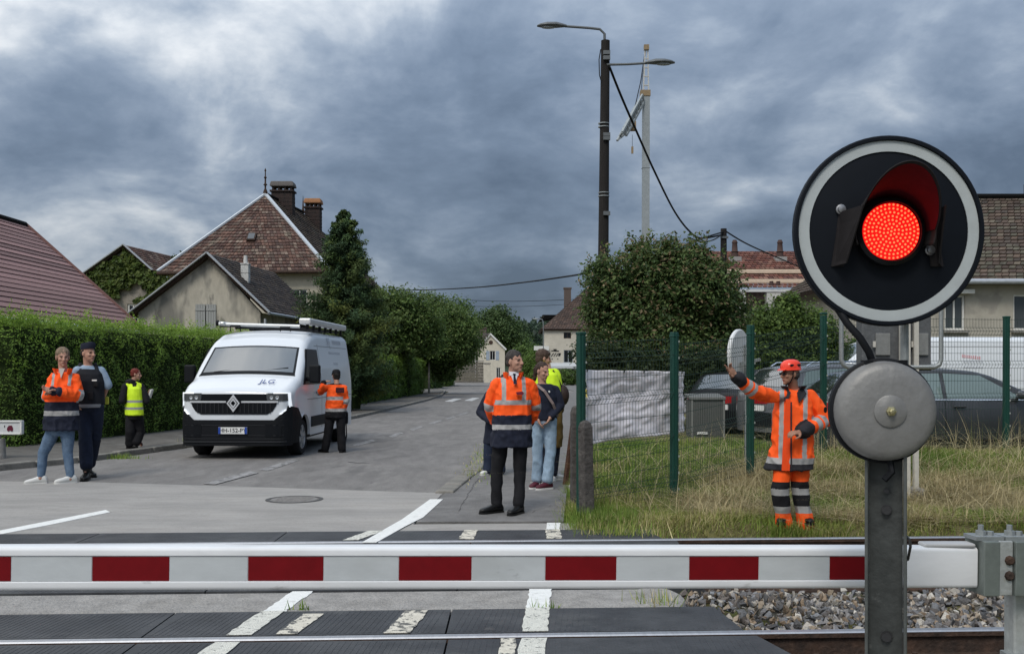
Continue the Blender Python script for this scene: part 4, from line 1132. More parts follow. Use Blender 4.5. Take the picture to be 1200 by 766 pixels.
c0 = P(404, 433, 38); conifer('dark pointed conifer beside the mottled hipped roof', (c0.x, 38, 0), 7.45, 1.95, 80000, 31)
# its lower neighbours: a dark evergreen bush and two round deciduous trees
TP = [(.058, .10, .024), (.072, .118, .028), (.046, .084, .02), (.09, .138, .034)]
TL = [(.10, .14, .04), (.13, .17, .055), (.085, .125, .035)]
tree('evergreen_bush', 'dark broad evergreen bush filling the gap right of the conifer', 'bush', (-7.6, 46, 0), [((-7.6, 46, 2.4), (1.7, 1.5, 2.2)), ((-6.9, 46.5, 3.7), (1.3, 1.3, 1.3)), ((-8.4, 46, 3.6), (1.2, 1.2, 1.3))], 20000, .13, [(.02, .038, .016), (.026, .046, .016)], 32)
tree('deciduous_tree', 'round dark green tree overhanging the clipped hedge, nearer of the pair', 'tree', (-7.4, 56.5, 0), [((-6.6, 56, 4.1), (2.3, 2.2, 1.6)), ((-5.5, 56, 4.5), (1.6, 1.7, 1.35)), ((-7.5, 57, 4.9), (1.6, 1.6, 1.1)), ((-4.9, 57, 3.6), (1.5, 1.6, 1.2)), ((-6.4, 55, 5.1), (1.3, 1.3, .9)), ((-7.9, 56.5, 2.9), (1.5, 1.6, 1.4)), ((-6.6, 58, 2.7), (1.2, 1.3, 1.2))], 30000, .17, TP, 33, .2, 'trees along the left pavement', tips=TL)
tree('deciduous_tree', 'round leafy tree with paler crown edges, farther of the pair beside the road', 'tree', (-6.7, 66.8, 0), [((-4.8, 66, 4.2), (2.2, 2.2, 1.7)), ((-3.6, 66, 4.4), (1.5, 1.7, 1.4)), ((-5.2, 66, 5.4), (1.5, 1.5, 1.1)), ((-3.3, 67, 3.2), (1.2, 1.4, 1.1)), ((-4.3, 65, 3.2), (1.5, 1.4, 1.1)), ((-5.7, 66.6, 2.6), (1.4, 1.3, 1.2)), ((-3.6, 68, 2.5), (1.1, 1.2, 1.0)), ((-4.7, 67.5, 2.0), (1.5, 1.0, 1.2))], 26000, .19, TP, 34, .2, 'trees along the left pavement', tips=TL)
tree('deciduous_tree', 'tree with a thin dark top peeping behind the pair of round trees', 'tree', (-6.5, 98, 0), [((-5.7, 98, 6.0), (2.2, 2, 2.6)), ((-4.6, 98, 4.5), (1.8, 2, 2))], 9000, .26, TP, 35, .25)
tree('broad_tree', 'broad green tree rising behind the small cream house', 'tree', (-3.0, 190, 0), [((-3.6, 190, 8.5), (5, 5, 4.0)), ((-.4, 190, 7.0), (4.0, 4, 3.6)), ((-5.5, 190, 6.5), (4, 4, 3.5)), ((-2.6, 190, 11.3), (3, 3, 2.2)), ((1.2, 192, 5.2), (3, 3, 3.0))], 20000, .5, [(.045, .08, .025), (.055, .09, .03), (.038, .068, .022)], 36, .5, tips=[(.07, .11, .035)])
tree('broad_tree', 'darker tree beyond the road between the cream house and the tall pale house', 'tree', (3.2, 175, 0), [((2.6, 175, 3.4), (2.4, 2.4, 3)), ((4.2, 175, 2.7), (2, 2.2, 2.5))], 7000, .4, TP, 37, .3)
tree('bush', 'bright green roadside bush beyond the standing people', 'bush', (2.2, 118, 0), [((1.6, 118, 1.4), (1.2, 1.2, 1.7)), ((2.7, 119, 1.8), (1.3, 1.2, 2.2)), ((3.0, 117, .9), (1.2, 1.2, 1.2))], 8000, .2, [(.09, .15, .03), (.11, .17, .035), (.07, .12, .025)], 38, .1)
tree('bush', 'green bush below the awning of the tall pale house', 'bush', (6.1, 104, 0), [((5.5, 104, .8), (1.2, .9, .9)), ((6.7, 104, .7), (1.2, .9, .8))], 5000, .16, [(.08, .13, .03), (.06, .1, .025)], 39, .06)
tree('bush', 'small dark clipped bush beside the yellow curve on the side street', 'bush', (7.3, 96, 0), [((7.3, 96, .7), (.9, .8, .9))], 3000, .14, HP2, 40, .05)
# tree with reddish young tips behind the banner
RT_P = [(.045, .078, .024), (.056, .094, .028), (.036, .064, .02), (.07, .108, .034)]
RT_T = [(.15, .115, .06), (.105, .125, .042), (.09, .125, .038), (.17, .125, .07), (.08, .115, .034), (.095, .13, .04)]
bl = []
rgx = np.random.default_rng(77)
for (px, py, r) in ((780, 340, 66), (735, 375, 58), (715, 330, 38), (760, 313, 30), (800, 315, 34), (830, 340, 46), (835, 395, 52), (780, 415, 56), (715, 410, 40), (850, 365, 34), (705, 360, 28), (745, 300, 16), (783, 298, 16), (820, 306, 20)):
    c = P(px, py, 25 + rgx.uniform(-.5, .5)); rr = r / 1200 * 25 * .82
    bl.append(((c.x, c.y, c.z), (rr, rr * 1.1, rr)))
tree('leafy_tree', 'big bushy green tree with reddish young tips behind the white banner', 'tree', (3.7, 25, .15), bl, 60000, .105, RT_P, 41, .16, tips=RT_T, spread=.17, inner=.5)
bl = []
for (px, py, r) in ((905, 385, 42), (945, 390, 38), (965, 400, 30), (900, 420, 40), (940, 425, 36), (880, 400, 30), (925, 360, 20), (975, 430, 25), (1000, 420, 30)):
    c = P(px, py, 28.2); rr = r / 1200 * 28.2 * .85
    bl.append(((c.x, 28.2, c.z), (rr, min(rr, .9), rr)))
tree('leafy_bush', 'light green leafy bush behind the parked cars, in front of the red tiled building', 'bush', (7.4, 28.2, .15), bl, 26000, .11, [(.06, .1, .022), (.075, .12, .028), (.048, .08, .02)], 42, .1, tips=[(.11, .16, .035)])
bl = []
for (px, py, r) in ((700, 425, 36), (740, 440, 40), (790, 445, 40), (835, 440, 36), (860, 445, 26)):
    c = P(px, py, 23.5); rr = r / 1200 * 23.5 * .85; bl.append(((c.x, 23.5, c.z), (rr, rr, rr)))
tree('undergrowth_shrub', 'dark low shrub under the bushy tree, seen above the banner', 'bush', (3.2, 23.5, .1), bl, 14000, .1, [(.022, .036, .012), (.03, .045, .015)], 43, .06)

# creeper on the ivy house
rg = np.random.default_rng(51)
n = 16000
xx = rg.uniform(-26.4, -17.8, n); zz = rg.uniform(2.0, 9.0, n)
top = np.interp(xx, (-26.5, -23.5, -21.7, -17.8), (6.9, 8.95, 7.5, 7.2))
bare = np.array([mnoise.noise(Vector((x * .45, z * .8, 4.4))) + .4 * mnoise.noise(Vector((x * 1.7, z * 1.7, 2))) for x, z in zip(xx, zz)])
win = (xx > -23.5) & (xx < -22.2) & (zz > 3.6) & (zz < 5.6)
ok = (zz < top) & (bare < .22) & ~win
bmp = np.array([mnoise.noise(Vector((x * 2, z * 2, 9.))) for x, z in zip(xx, zz)])
pos = np.stack([xx, 62.2 - .16 - .14 * bmp - rg.exponential(.05, n) + .05, zz], 1)[ok]
nr = rg.normal(size=(len(pos), 3)) * .5 + np.array([0, -1, .5])
cl = palcol(len(pos), [(.05, .08, .015), (.07, .1, .02), (.038, .06, .013), (.085, .11, .025)], rg, .25) * (1 + .4 * bmp[ok])[:, None]
leafmesh('ivy', pos, nr, .24, cl, LEAF, IVY_HOUSE, rg, .8)
tree('ivy_clump', 'clump of ivy growing over the ridge beside the ivy-covered gable', 'ivy', (-21.6, 67.5, 7.6), [((-21.6, 67.5, 8.6), (1.0, .8, .75))], 1600, .22, [(.06, .08, .02), (.045, .065, .018)], 52, .06, core=.5)

# wooded hill on the horizon
rg = np.random.default_rng(61)
hx = np.linspace(-420, 420, 85); hy_ = np.linspace(520, 900, 22)
HX, HY = np.meshgrid(hx, hy_, indexing='ij')
HZg = 26 * np.exp(-((HX - 40) / 330) ** 2) * sstep(520, 640, HY) + np.array([[5 * mnoise.noise(Vector((x * .02, y * .02, 1))) for y in hy_] for x in hx]) * sstep(520, 600, HY)
ix = np.arange(HX.size).reshape(HX.shape)
hm = np_mesh('hill', np.stack([HX, HY, HZg - 1], -1).reshape(-1, 3), np.stack([ix[:-1, :-1], ix[1:, :-1], ix[1:, 1:], ix[:-1, 1:]], -1).reshape(-1, 4))
tag(link('hill', hm, M('hill_wood', (.03, .048, .03), 1, .3, .05, 0, col2=(.045, .065, .04)), smooth=180), kind='structure')
n = 9000
fx = rg.uniform(-300, 300, n); fy_ = rg.uniform(540, 720, n)
fz = 26 * np.exp(-((fx - 40) / 330) ** 2) * sstep(520, 640, fy_)
k = 6
pos = np.repeat(np.stack([fx, fy_, fz], 1), k, 0) + rg.normal(size=(n * k, 3)) * np.array([2.2, 2.2, 2.0]) + np.array([0, 0, 2.5])
cl = np.repeat(palcol(n, [(.03, .05, .03), (.036, .058, .032), (.025, .042, .028)], rg, .25), k, 0)
tag(leafmesh('far_woodland', pos, rg.normal(size=(n * k, 3)) + np.array([0, -.3, .8]), 3.0, cl, LEAF, None, rg, .8), kind='stuff')

# ---------------------------------------------------------------- grass
def blades(name, n, reg, hrange, width, pal, seed, keep, lean=.35, z_off=0.0, seg=2, curl=.4):
    rg = np.random.default_rng(seed)
    x = rg.uniform(reg[0], reg[1], n * 3); y = rg.uniform(reg[2], reg[3], n * 3)
    ok = keep(x, y, rg); x, y = x[ok][:n], y[ok][:n]; n = len(x)
    z = hgt(x, y) + z_off
    h = rg.uniform(*hrange, n) * (.7 + .6 * np.clip(np.array([mnoise.noise(Vector((a * 1.1, b_ * 1.1, seed))) for a, b_ in zip(x, y)]) + .5, 0, 1))
    an = rg.uniform(0, 2 * math.pi, n); ln = np.abs(rg.normal(size=n)) * lean
    dx = np.cos(an); dy = np.sin(an)
    wx = -dy * width; wy = dx * width
    rows = []
    for i in range(seg + 1):
        f = i / seg
        hx_ = ln * h * (f + curl * f * f); hz_ = h * (f - .35 * np.minimum(ln, 1.2) * f * f)
        w_ = (1 - f * .92)
        c = np.stack([x + dx * hx_, y + dy * hx_, z + hz_], 1)
        o_ = np.stack([wx * w_, wy * w_, np.zeros(n)], 1) * .5
        rows += [c - o_, c + o_]
    V = np.stack(rows, 1).reshape(-1, 3)
    per = 2 * (seg + 1)
    b_ = (np.arange(n) * per)[:, None]
    Q = np.concatenate([b_ + np.array([[2 * i, 2 * i + 1, 2 * i + 3, 2 * i + 2]]) for i in range(seg)])
    tone = np.array([mnoise.noise(Vector((a * .8, b2 * .8, seed + 5))) for a, b2 in zip(x, y)])
    pa = np.array(pal)
    kk = np.clip(((tone + .45) * len(pa) + rg.normal(size=n) * .9).astype(int), 0, len(pa) - 1)
    cl = pa[kk] * rg.uniform(.75, 1.3, (n, 1))
    return tag(link(name, np_mesh(name, V, Q, np.repeat(cl, per, 0)), GRASS), kind='stuff')
inverge = lambda x, y, rg: (np.hypot(x - 2.93, y - 10.30) > .06) & (x > edge_r(y) + .02 + .1 * rg.uniform(-1, 1, len(x))) & (yt(x, y) > 9.86)
GP = [(.13, .205, .034), (.16, .235, .04), (.20, .255, .05), (.255, .275, .075), (.36, .315, .135), (.46, .39, .21)]
GG = [(.105, .175, .028), (.13, .21, .034), (.16, .235, .04), (.20, .245, .055)]
blades('grass', 60000, (.5, 8.2, 9.8, 15.4), (.035, .125), .010, GP, 71, lambda x, y, rg: inverge(x, y, rg) & (x < .53 * y + .4), .7)
blades('grass', 16000, (.6, 4.6, 11.3, 19), (.06, .18), .013, GG, 72, lambda x, y, rg: inverge(x, y, rg) & (x < (y - 11.0) * .66 + .9), .5)
blades('grass', 2200, (.4, 1.6, 10.0, 12.0), (.07, .19), .010, GP, 73, lambda x, y, rg: inverge(x, y, rg) & (x < edge_r(y) + .8), .5)
blades('dry_straw', 2300, (.9, 8.2, 10.6, 15.6), (.2, .62), .008, [(.42, .35, .19), (.48, .41, .24), (.34, .28, .15)], 74, lambda x, y, rg: inverge(x, y, rg) & (x < .53 * y + .4) & (rg.uniform(0, 1, len(x)) < np.clip((x - .6) * .5, .12, 1)), 1.3, seg=6, curl=.9)
blades('dry_straw', 9500, (1.9, 8.2, 10.4, 13.8), (.08, .24), .010, [(.42, .35, .19), (.47, .40, .23), (.35, .28, .15)], 75, lambda x, y, rg: inverge(x, y, rg) & (x < .53 * y + .4) & (np.array([mnoise.noise(Vector((a * .7, b_ * 1.5, 3))) for a, b_ in zip(x, y)]) > .02), 1.9, seg=3, curl=.9)
blades('tall_grass', 150, (3.4, 8.3, 14.3, 16.0), (.35, .8), .012, [(.12, .13, .05), (.2, .17, .09), (.09, .11, .035)], 76, inverge, .5, seg=5)
blades('grass', 900, (2.55, 3.35, 9.95, 10.22), (.09, .2), .010, GP, 77, lambda x, y, rg: yt(x, y) > 9.86, .5)
# weeds in joints: kerb, deck edge
def weeds(n, cx, cy, rx, ry, z, hr, seed, pal=GG):
    rg = np.random.default_rng(seed)
    x = cx + rg.normal(size=n) * rx; y = cy + rg.normal(size=n) * ry
    h = rg.uniform(*hr, n); an = rg.uniform(0, 6.28, n); ln = np.abs(rg.normal(size=n)) * .6
    a = np.stack([x, y, np.full(n, z)], 1); w_ = np.stack([-np.sin(an), np.cos(an), 0 * an], 1) * .006
    tip = a + np.stack([np.cos(an) * ln * h, np.sin(an) * ln * h, h], 1)
    V = np.stack([a - w_, a + w_, tip], 1).reshape(-1, 3)
    return tag(link('weeds', np_mesh('weeds', V, np.arange(3 * n).reshape(n, 3), np.repeat(palcol(n, pal, rg, .3), 3, 0)), GRASS), kind='stuff')
weeds(22, -1.42, 6.80, .05, .012, .0, (.03, .1), 81)
weeds(16, .22, 6.86, .05, .01, .0, (.03, .1), 82)
weeds(60, 1.0, 7.0, .09, .06, -.05, (.08, .22), 83, GP)
weeds(450, -7.25, 18.45, .28, .06, .0, (.03, .12), 84)
weeds(260, -6.5, 21.6, .2, .2, .02, (.05, .2), 85, GP)
weeds(400, -.55, 17.5, .12, 1.6, .03, (.02, .07), 86, GP)
weeds(500, 1.05, 9.9, .2, .08, -.05, (.05, .2), 87, GP)

# ================================================================== vehicles
VW = M('van_white_paint', (0.66, 0.69, 0.72), 0.3, coat=.4, spots=((1.1, .62, (.57, .585, .59), .4),))
BLK_PL = M('black_plastic', (0.008, 0.009, 0.011), 0.6, 0.1, 6, spec=.15)
BLK_GL = M('black_gloss', (0.006, 0.007, 0.009), 0.35, spec=.2)
TYRE = M('tyre_rubber', (0.014, 0.014, 0.015), 0.85)
ALLOY = M('wheel_silver', (0.42, 0.43, 0.44), 0.4, metal=.6)
CHROME = M('chrome_trim', (0.7, 0.71, 0.72), 0.18, metal=.95)
SCREEN = M('windscreen_glass', (0.020, 0.026, 0.028), 0.03, spec=1.0, coat=1.0)
SCREEN.node_tree.nodes['Principled BSDF'].inputs['IOR'].default_value = 1.75
DRL = M('daytime_lamp', (0.9, 0.92, 0.95), 0.3, emit=((0.9, 0.95, 1.0), 0.5))
LAMP_GL = M('lamp_housing', (0.06, 0.065, 0.07), 0.12, spec=.8)
TAIL_R = M('tail_lamp_red', (0.32, 0.012, 0.014), 0.15, coat=.5)

class Body:
    "car body described by its side profile: top, bottom and half width along its length (front at y=0)"
    def __init__(s, L, top, bottom, half, rc, tum, crown=.03):
        s.L, s.tp, s.bt, s.hw, s.rc, s.tm, s.cr = L, top, bottom, half, rc, tum, crown
    def top(s, y): return float(np.interp(y, *zip(*s.tp)))
    def bot(s, y): return s.bt(y)
    def half(s, y): return float(np.interp(y, *zip(*s.hw)))
    def tum(s, z): return float(np.interp(z, *zip(*s.tm)))
    def x(s, y, z):
        return max(.05, s.half(y) - s.tum(z))
    def section(s, y):
        zt, zb = s.top(y), s.bot(y)
        rc = min(s.rc, (zt - zb) * .45)
        pts = []
        for i in range(9):
            z = zb + (zt - rc - zb) * i / 8; pts.append((s.x(y, z), z))
        xe = s.x(y, zt - rc)
        for i in range(1, 6):
            a = math.pi / 2 * i / 5; pts.append((xe - rc * (1 - math.cos(a)), zt - rc + rc * math.sin(a) - s.cr * (i / 5) * .3))
        xl = pts[-1][0]; zl = pts[-1][1]
        for i in range(1, 5):
            f = i / 4; pts.append((xl * (1 - f), zl + s.cr * .7 * (1 - (1 - f) ** 2)))
        return [Vector((q[0], y, q[1])) for q in pts] + [Vector((-q[0], y, q[1])) for q in pts[-2::-1]]
    def build(s, mat, parent, name='body', n=70, extra=()):
        ys_ = sorted(set(list(np.linspace(0, s.L, n)) + [q[0] for q in s.tp] + [q[0] for q in s.hw] + list(extra)))
        b = MB(); b.loft([s.section(y) for y in ys_], cap=True, closed=False)
        return b.build(name, mat, parent, True, smooth=32)
    def topz(s, y, x):
        sec = s.section(y)
        half = sec[:len(sec) // 2 + 1]
        xs_ = [q.x for q in half][::-1]; zs_ = [q.z for q in half][::-1]
        return float(np.interp(abs(x), xs_, zs_))
    def side(s, mb, sgn, poly, off=.006, nu=10, nv=6, m=0):
        "patch on the side through four (y,z) corners: bottom-front, bottom-rear, top-rear, top-front"
        a, b_, c, d = poly
        def fn(u, v):
            y = (a[0] * (1 - u) + b_[0] * u) * (1 - v) + (d[0] * (1 - u) + c[0] * u) * v
            z = (a[1] * (1 - u) + b_[1] * u) * (1 - v) + (d[1] * (1 - u) + c[1] * u) * v
            return (sgn * (s.x(y, z) + off), y, z)
        mb.surf(fn, nu, nv, m, thick=(-sgn * .02, 0, 0))
    def over(s, mb, y0, y1, w0, w1, off=.008, nu=10, nv=16, m=0):
        "patch on the top between y0 and y1 with half widths w0, w1"
        def fn(u, v):
            y = y0 + (y1 - y0) * u; w = w0 + (w1 - w0) * u; x = (v * 2 - 1) * w
            e = .01; sl = (s.top(y + e) - s.top(y - e)) / (2 * e); nl = math.hypot(1, sl)
            return (x, y - off * sl / nl, s.topz(y, x) + off / nl)
        mb.surf(fn, nu, nv, m, thick=(0, .012, -.012))
    def front_y(s, x):
        xs_ = [q[1] for q in s.hw]; ys_ = [q[0] for q in s.hw]
        k = xs_.index(max(xs_)) + 1
        return float(np.interp(abs(x), xs_[:k], ys_[:k]))
    def front(s, mb, rows, off=.012, n=44, lean=0.0, z0=.8, thick=.05, m=0):
        "panel wrapped round the nose; rows of (z, x left, x right)"
        def fn(u, v):
            z = rows[0][0]
            i = min(int(u * (len(rows) - 1)), len(rows) - 2); f = u * (len(rows) - 1) - i
            z, xl, xr = [rows[i][k] * (1 - f) + rows[i + 1][k] * f for k in range(3)]
            x = xl + (xr - xl) * v
            return (x, s.front_y(x) - off + lean * max(0, z - z0), z)
        mb.surf(fn, (len(rows) - 1) * 2, n, m, thick=(0, thick, 0))

def arch(base, wheels, R, zc):
    def f(y):
        z = base
        for w in wheels:
            d = abs(y - w)
            if d < R: z = max(z, zc + math.sqrt(R * R - d * d))
        return z
    return f
def wheel(parent, x, y, r, w, sgn, rim=ALLOY, spokes=5, name='wheel'):
    b = MB()
    b.lathe((x, y, r), (sgn, 0, 0), [(r * .66, -w / 2), (r * .93, -w / 2), (r, -w * .36), (r, w * .36), (r * .93, w / 2), (r * .68, w / 2 - .005), (r * .66, w * .2)], 28, cap=False)
    o = b.build(name, TYRE, parent, True, smooth=50)
    b = MB()
    b.lathe((x, y, r), (sgn, 0, 0), [(r * .675, -w * .3), (r * .675, w / 2 - .012), (r * .63, w / 2 - .005), (r * .60, w * .22)], 28, cap=False)
    for i in range(spokes):
        a = 2 * math.pi * i / spokes + .3
        d = Vector((0, math.cos(a), math.sin(a))); e = Vector((0, -math.sin(a), math.cos(a))); c = Vector((x + sgn * (w / 2 - .03), y, r))
        b.prism([c + d * r * .1 - e * r * .10, c + d * r * .64 - e * r * .13, c + d * r * .64 + e * r * .13, c + d * r * .1 + e * r * .10], (sgn * .02, 0, 0))
    b.cyl((x + sgn * (w / 2 - .05), y, r), (x + sgn * (w / 2), y, r), r * .16, n=14)
    b.build('rim', rim, o, True, smooth=40)
    b = MB(); b.cyl((x - sgn * w * .2, y, r), (x + sgn * w * .12, y, r), r * .62, n=20); b.build('brake_disc', BLK_PL, o, True)
    return o

# ---------------------------------------------------------------- the white van
g = Vector((-4.98, 18.35, 0))
van = thing('delivery_van', 'white high-roof panel van with a ladder rack, stopped on the road facing the crossing', 'van', g, rad(-2.3))
WB = [0.98, 4.62]
B = Body(5.62, [(0, 1.12), (.04, 1.20), (.12, 1.25), (.42, 1.37), (.74, 1.47), (.80, 1.52), (1.36, 1.99), (1.46, 2.07), (1.66, 2.19), (2.0, 2.31), (2.6, 2.38), (5.35, 2.38), (5.52, 2.35), (5.62, 2.25)],
         arch(.34, WB, .43, .34), [(0, .74), (.03, .86), (.08, .93), (.18, .985), (.4, 1.02), (.9, 1.035), (5.45, 1.035), (5.62, 1.0)], .17,
         [(0, .03), (.5, 0), (1.25, 0), (1.6, .03), (2.0, .09), (2.4, .15)], .05)
B.build(VW, van)
q = MB(); q.box((0, 2.9, .42), (1.75, 5.0, .3)); q.box((0, .99, .62), (1.5, .9, .5)); q.box((0, 4.62, .62), (1.5, .9, .5)); q.build('underbody', BLK_PL, van, True)
for y in WB:
    for sx in (-1, 1): wheel(van, sx * .885, y, .34, .23, sx, spokes=6)
q = MB(); B.over(q, .805, 1.425, .895, .825, off=.004); q.build('windscreen_frame', BLK_GL, van, True, smooth=60)
q = MB(); B.over(q, .84, 1.385, .85, .79, off=.010); q.build('windscreen', SCREEN, van, True, smooth=60)
q = MB(); B.over(q, .775, .832, .91, .88, off=.012); q.build('scuttle', BLK_PL, van, True)
for s in (-.52, .22):
    q = MB(); q.bar((s - .12, .83, 1.555), (s + .52, .93, 1.635), .025, .02); q.build('wiper', BLK_PL, van, True)
# nose: black bumper, white lower lip, grille, lamps
q = MB(); B.front(q, [(.24, -.99, .99), (.34, -1.0, 1.0), (.50, -1.02, 1.02), (.62, -1.015, 1.015), (.70, -1.0, 1.0)], off=.05, thick=.12)
q.build('bumper', BLK_PL, van, True, smooth=40)
for s in (-1, 1):
    q = MB(); B.side(q, s, ((.02, .27), (.54, .27), (.73, .72), (.02, .76)), .02, 8, 5); q.build('bumper_side', BLK_PL, van, True)
    q = MB(); B.side(q, s, ((.02, .74), (.74, .71), (.50, .90), (.10, .95)), .016, 8, 4); q.build('bumper_corner', BLK_PL, van, True)
    q = MB(); B.front(q, [(.695, s * .72, s * 1.005), (.80, s * .84, s * 1.005), (.92, s * .955, s * 1.0)], off=.03, thick=.06, n=8); q.build('bumper_corner', BLK_PL, van, True)
    q = MB(); B.front(q, [(.40, s * .58, s * .86), (.62, s * .58, s * .86)], off=.058, thick=.02, n=6); q.build('fog_recess', BLK_GL, van, True)
q = MB(); B.front(q, [(.30, -.94, .94), (.325, -.94, .94)], off=.066, thick=.02); q.build('bumper_crease', M('grey_plastic', (.022, .023, .026), .55), van, True)
q = MB()
for z in (.36, .42, .60): B.front(q, [(z, -.9, .9), (z + .012, -.9, .9)], off=.058, thick=.02)
q.build('bumper_slat', MATS['grey_plastic'], van, True)
q = MB(); B.front(q, [(.80, -.60, .60), (.86, -.70, .70), (.95, -.76, .76), (1.03, -.78, .78)], off=.014, thick=.02); q.build('lower_grille', BLK_GL, van, True)
q = MB(); B.front(q, [(1.035, -.60, .60), (1.165, -.585, .585)], off=.014, thick=.02); gr = q.build('upper_grille', BLK_GL, van, True)
for i in range(18):
    x = -.66 + i * .0776
    q = MB(); q.box((x, B.front_y(x) - .018, .92), (.012, .012, .19)); q.build('grille_bar', MATS['grey_plastic'], van, True)
q = MB(); B.front(q, [(1.010, -.80, -.14), (1.040, -.80, -.14)], off=.03, thick=.03, n=10); B.front(q, [(1.010, .14, .80), (1.040, .14, .80)], off=.03, thick=.03, n=10); q.build('chrome_strip', MATS.get('emblem_silver') or M('emblem_silver', (.62, .63, .65), .35, metal=.3), van, True)
for s in (-1, 1):
    q = MB(); B.front(q, [(1.04, s * .60, s * .965), (1.10, s * .60, s * .97), (1.18, s * .59, s * .96)], off=.016, thick=.03, n=8); hl = q.build('headlight', LAMP_GL, van, True)
    for x in (.68, .78):
        q = MB(); q.lathe((s * x, B.front_y(x) - .018, 1.10), (0, -1, 0), [(.035, 0), (.03, .008), (.012, .004)], 14); q.build('lens', CHROME, hl, True)
    q = MB(); B.front(q, [(1.172, s * .72, s * .975), (1.192, s * .72, s * .98)], off=.03, thick=.04, n=6)
    B.front(q, [(.93, s * .968, s * .995), (1.05, s * .958, s * .988), (1.19, s * .950, s * .982)], off=.032, thick=.04, n=3)
    B.front(q, [(.80, s * .815, s * .85), (.93, s * .966, s * .996)], off=.032, thick=.04, n=3); q.build('daytime_light', DRL, hl, True)
# emblem: two nested diamonds, open in the middle
q = MB()
def diamond(w, h, t, y):
    o_ = [Vector((0, y, 1.0 + h)), Vector((w, y, 1.0)), Vector((0, y, 1.0 - h)), Vector((-w, y, 1.0))]
    i_ = [Vector((0, y, 1.0 + h - t * 2.0)), Vector((w - t, y, 1.0)), Vector((0, y, 1.0 - h + t * 2.0)), Vector((-w + t, y, 1.0))]
    for k in range(4): q.prism([o_[k], o_[(k + 1) % 4], i_[(k + 1) % 4], i_[k]], (0, .02, 0))
diamond(.118, .158, .026, -.06); diamond(.068, .095, .022, -.065)
q.build('emblem', M('emblem_silver', (.62, .63, .65), .35, metal=.3), van, True)
q = MB(); q.box((0, -.075, .515), (.52, .02, .12)); pl = q.build('number_plate', M('plate_white', (.7, .7, .68), .5), van, True)
q = MB()
for s in (-1, 1): q.box((s * .238, -.0875, .515), (.042, .006, .116))
q.build('blue_band', M('plate_blue', (.02, .06, .3), .5), pl, True)
text('HH-152-PY', 'plate_text', .105, BLK_GL, facing((0, -.088, .515), (1, 0, 0), (0, 0, 1)), pl, True)
# bonnet lettering
BLUE = M('sign_blue', (.10, .13, .28), .5)
text('JLG', 'lettering', .19, BLUE, facing((.50, .36, B.topz(.36, .50) + .03), (1, .04, 0), (0, .86, .50)), van, True, shear=.12)
# doors and window panels on both sides
for s in (-1, 1):
    q = MB(); B.side(q, s, ((1.06, 1.32), (2.32, 1.32), (2.32, 2.0), (1.52, 2.0)), .006); q.build('side_window', BLK_GL, van, True)  # black panel paints the dark cab behind the open window
    q = MB(); B.side(q, s, ((.90, 1.32), (1.06, 1.32), (1.52, 2.0), (1.42, 2.0)), .006, 3, 6); q.build('quarter_trim', BLK_PL, van, True)
    q = MB(); B.side(q, s, ((1.5, .50), (4.1, .50), (4.1, .70), (1.5, .70)), .02); q.build('side_moulding', BLK_PL, van, True)
    for y in (2.42, 3.62):
        q = MB(); B.side(q, s, ((y, .45), (y + .014, .45), (y + .014, 2.12), (y, 2.12)), .001, 1, 8); q.build('door_gap', BLK_PL, van, True)
    q = MB(); B.side(q, s, ((2.15, 2.07), (5.3, 2.07), (5.3, 2.085), (2.15, 2.085)), .003, 12, 1); q.build('panel_crease', M('seam_grey', (.3, .31, .32), .5), van, True)
    q = MB(); B.side(q, s, ((1.2, 1.03), (5.4, 1.03), (5.4, 1.045), (1.2, 1.045)), .003, 12, 1); q.build('panel_crease', MATS['seam_grey'], van, True)
    q = MB(); B.side(q, s, ((2.5, 1.20), (5.15, 1.30), (5.1, 2.04), (2.5, 2.04)), .002, 10, 6); q.build('side_panel', VW, van, True)
    q = MB(); q.box((s * 1.06, 1.98, 1.15), (.03, .16, .04)); q.build('door_handle', BLK_PL, van, True, bevel=.01)
    q = MB(); q.box((s * 1.20, 1.12, 1.52), (.20, .14, .34)); q.bar((s * 1.0, 1.2, 1.42), (s * 1.16, 1.14, 1.42), .06, .08); mi = q.build('wing_mirror', BLK_PL, van, True, bevel=.035)
    q = MB()
    for yw in WB:
        pts = [(yw + .455 * math.cos(a), .34 + .455 * math.sin(a)) for a in np.linspace(.05, math.pi - .05, 14)]; pi_ = [(yw + .425 * math.cos(a), .34 + .425 * math.sin(a)) for a in np.linspace(.05, math.pi - .05, 14)]
        for (a, c, d, e_) in zip(pts, pts[1:], pi_[1:], pi_):
            q.prism([(s * (B.x(yw, p_[1]) + .008), p_[0], p_[1]) for p_ in (a, c, d, e_)], (-s * .05, 0, 0))
    q.build('wheel_arch_trim', M('arch_white', (.66, .68, .70), .4), van, True)
q = MB(); B.side(q, 1, ((5.44, .62), (5.6, .62), (5.6, .9), (5.44, .9)), .012, 3, 3); q.build('rear_bumper_corner', BLK_PL, van, True)
# faint side print: rows of pale grey strokes and the initials
FADE = M('faded_print', (.50, .52, .56), .5)
q = text('JLG', 'lettering', .20, FADE, facing((B.x(3.6, 2.19) + .012, 3.5, 2.20), (0, 1, 0), (-.27, 0, 1)), van, True)
q = MB()
for (y0, z0, w_, h_) in ((3.9, 2.15, .9, .08), (3.4, 1.93, 1.25, .05), (3.75, 1.70, .5, .05), (3.7, 1.52, .8, .05), (3.55, 1.33, .4, .05)):
    k = int(w_ / .09)
    for i in range(k): B.side(q, 1, ((y0 + i * .09, z0), (y0 + i * .09 + .06, z0), (y0 + i * .09 + .06, z0 + h_ * random.uniform(.7, 1)), (y0 + i * .09, z0 + h_)), .006, 1, 1)
q.build('side_print', FADE, van, True)
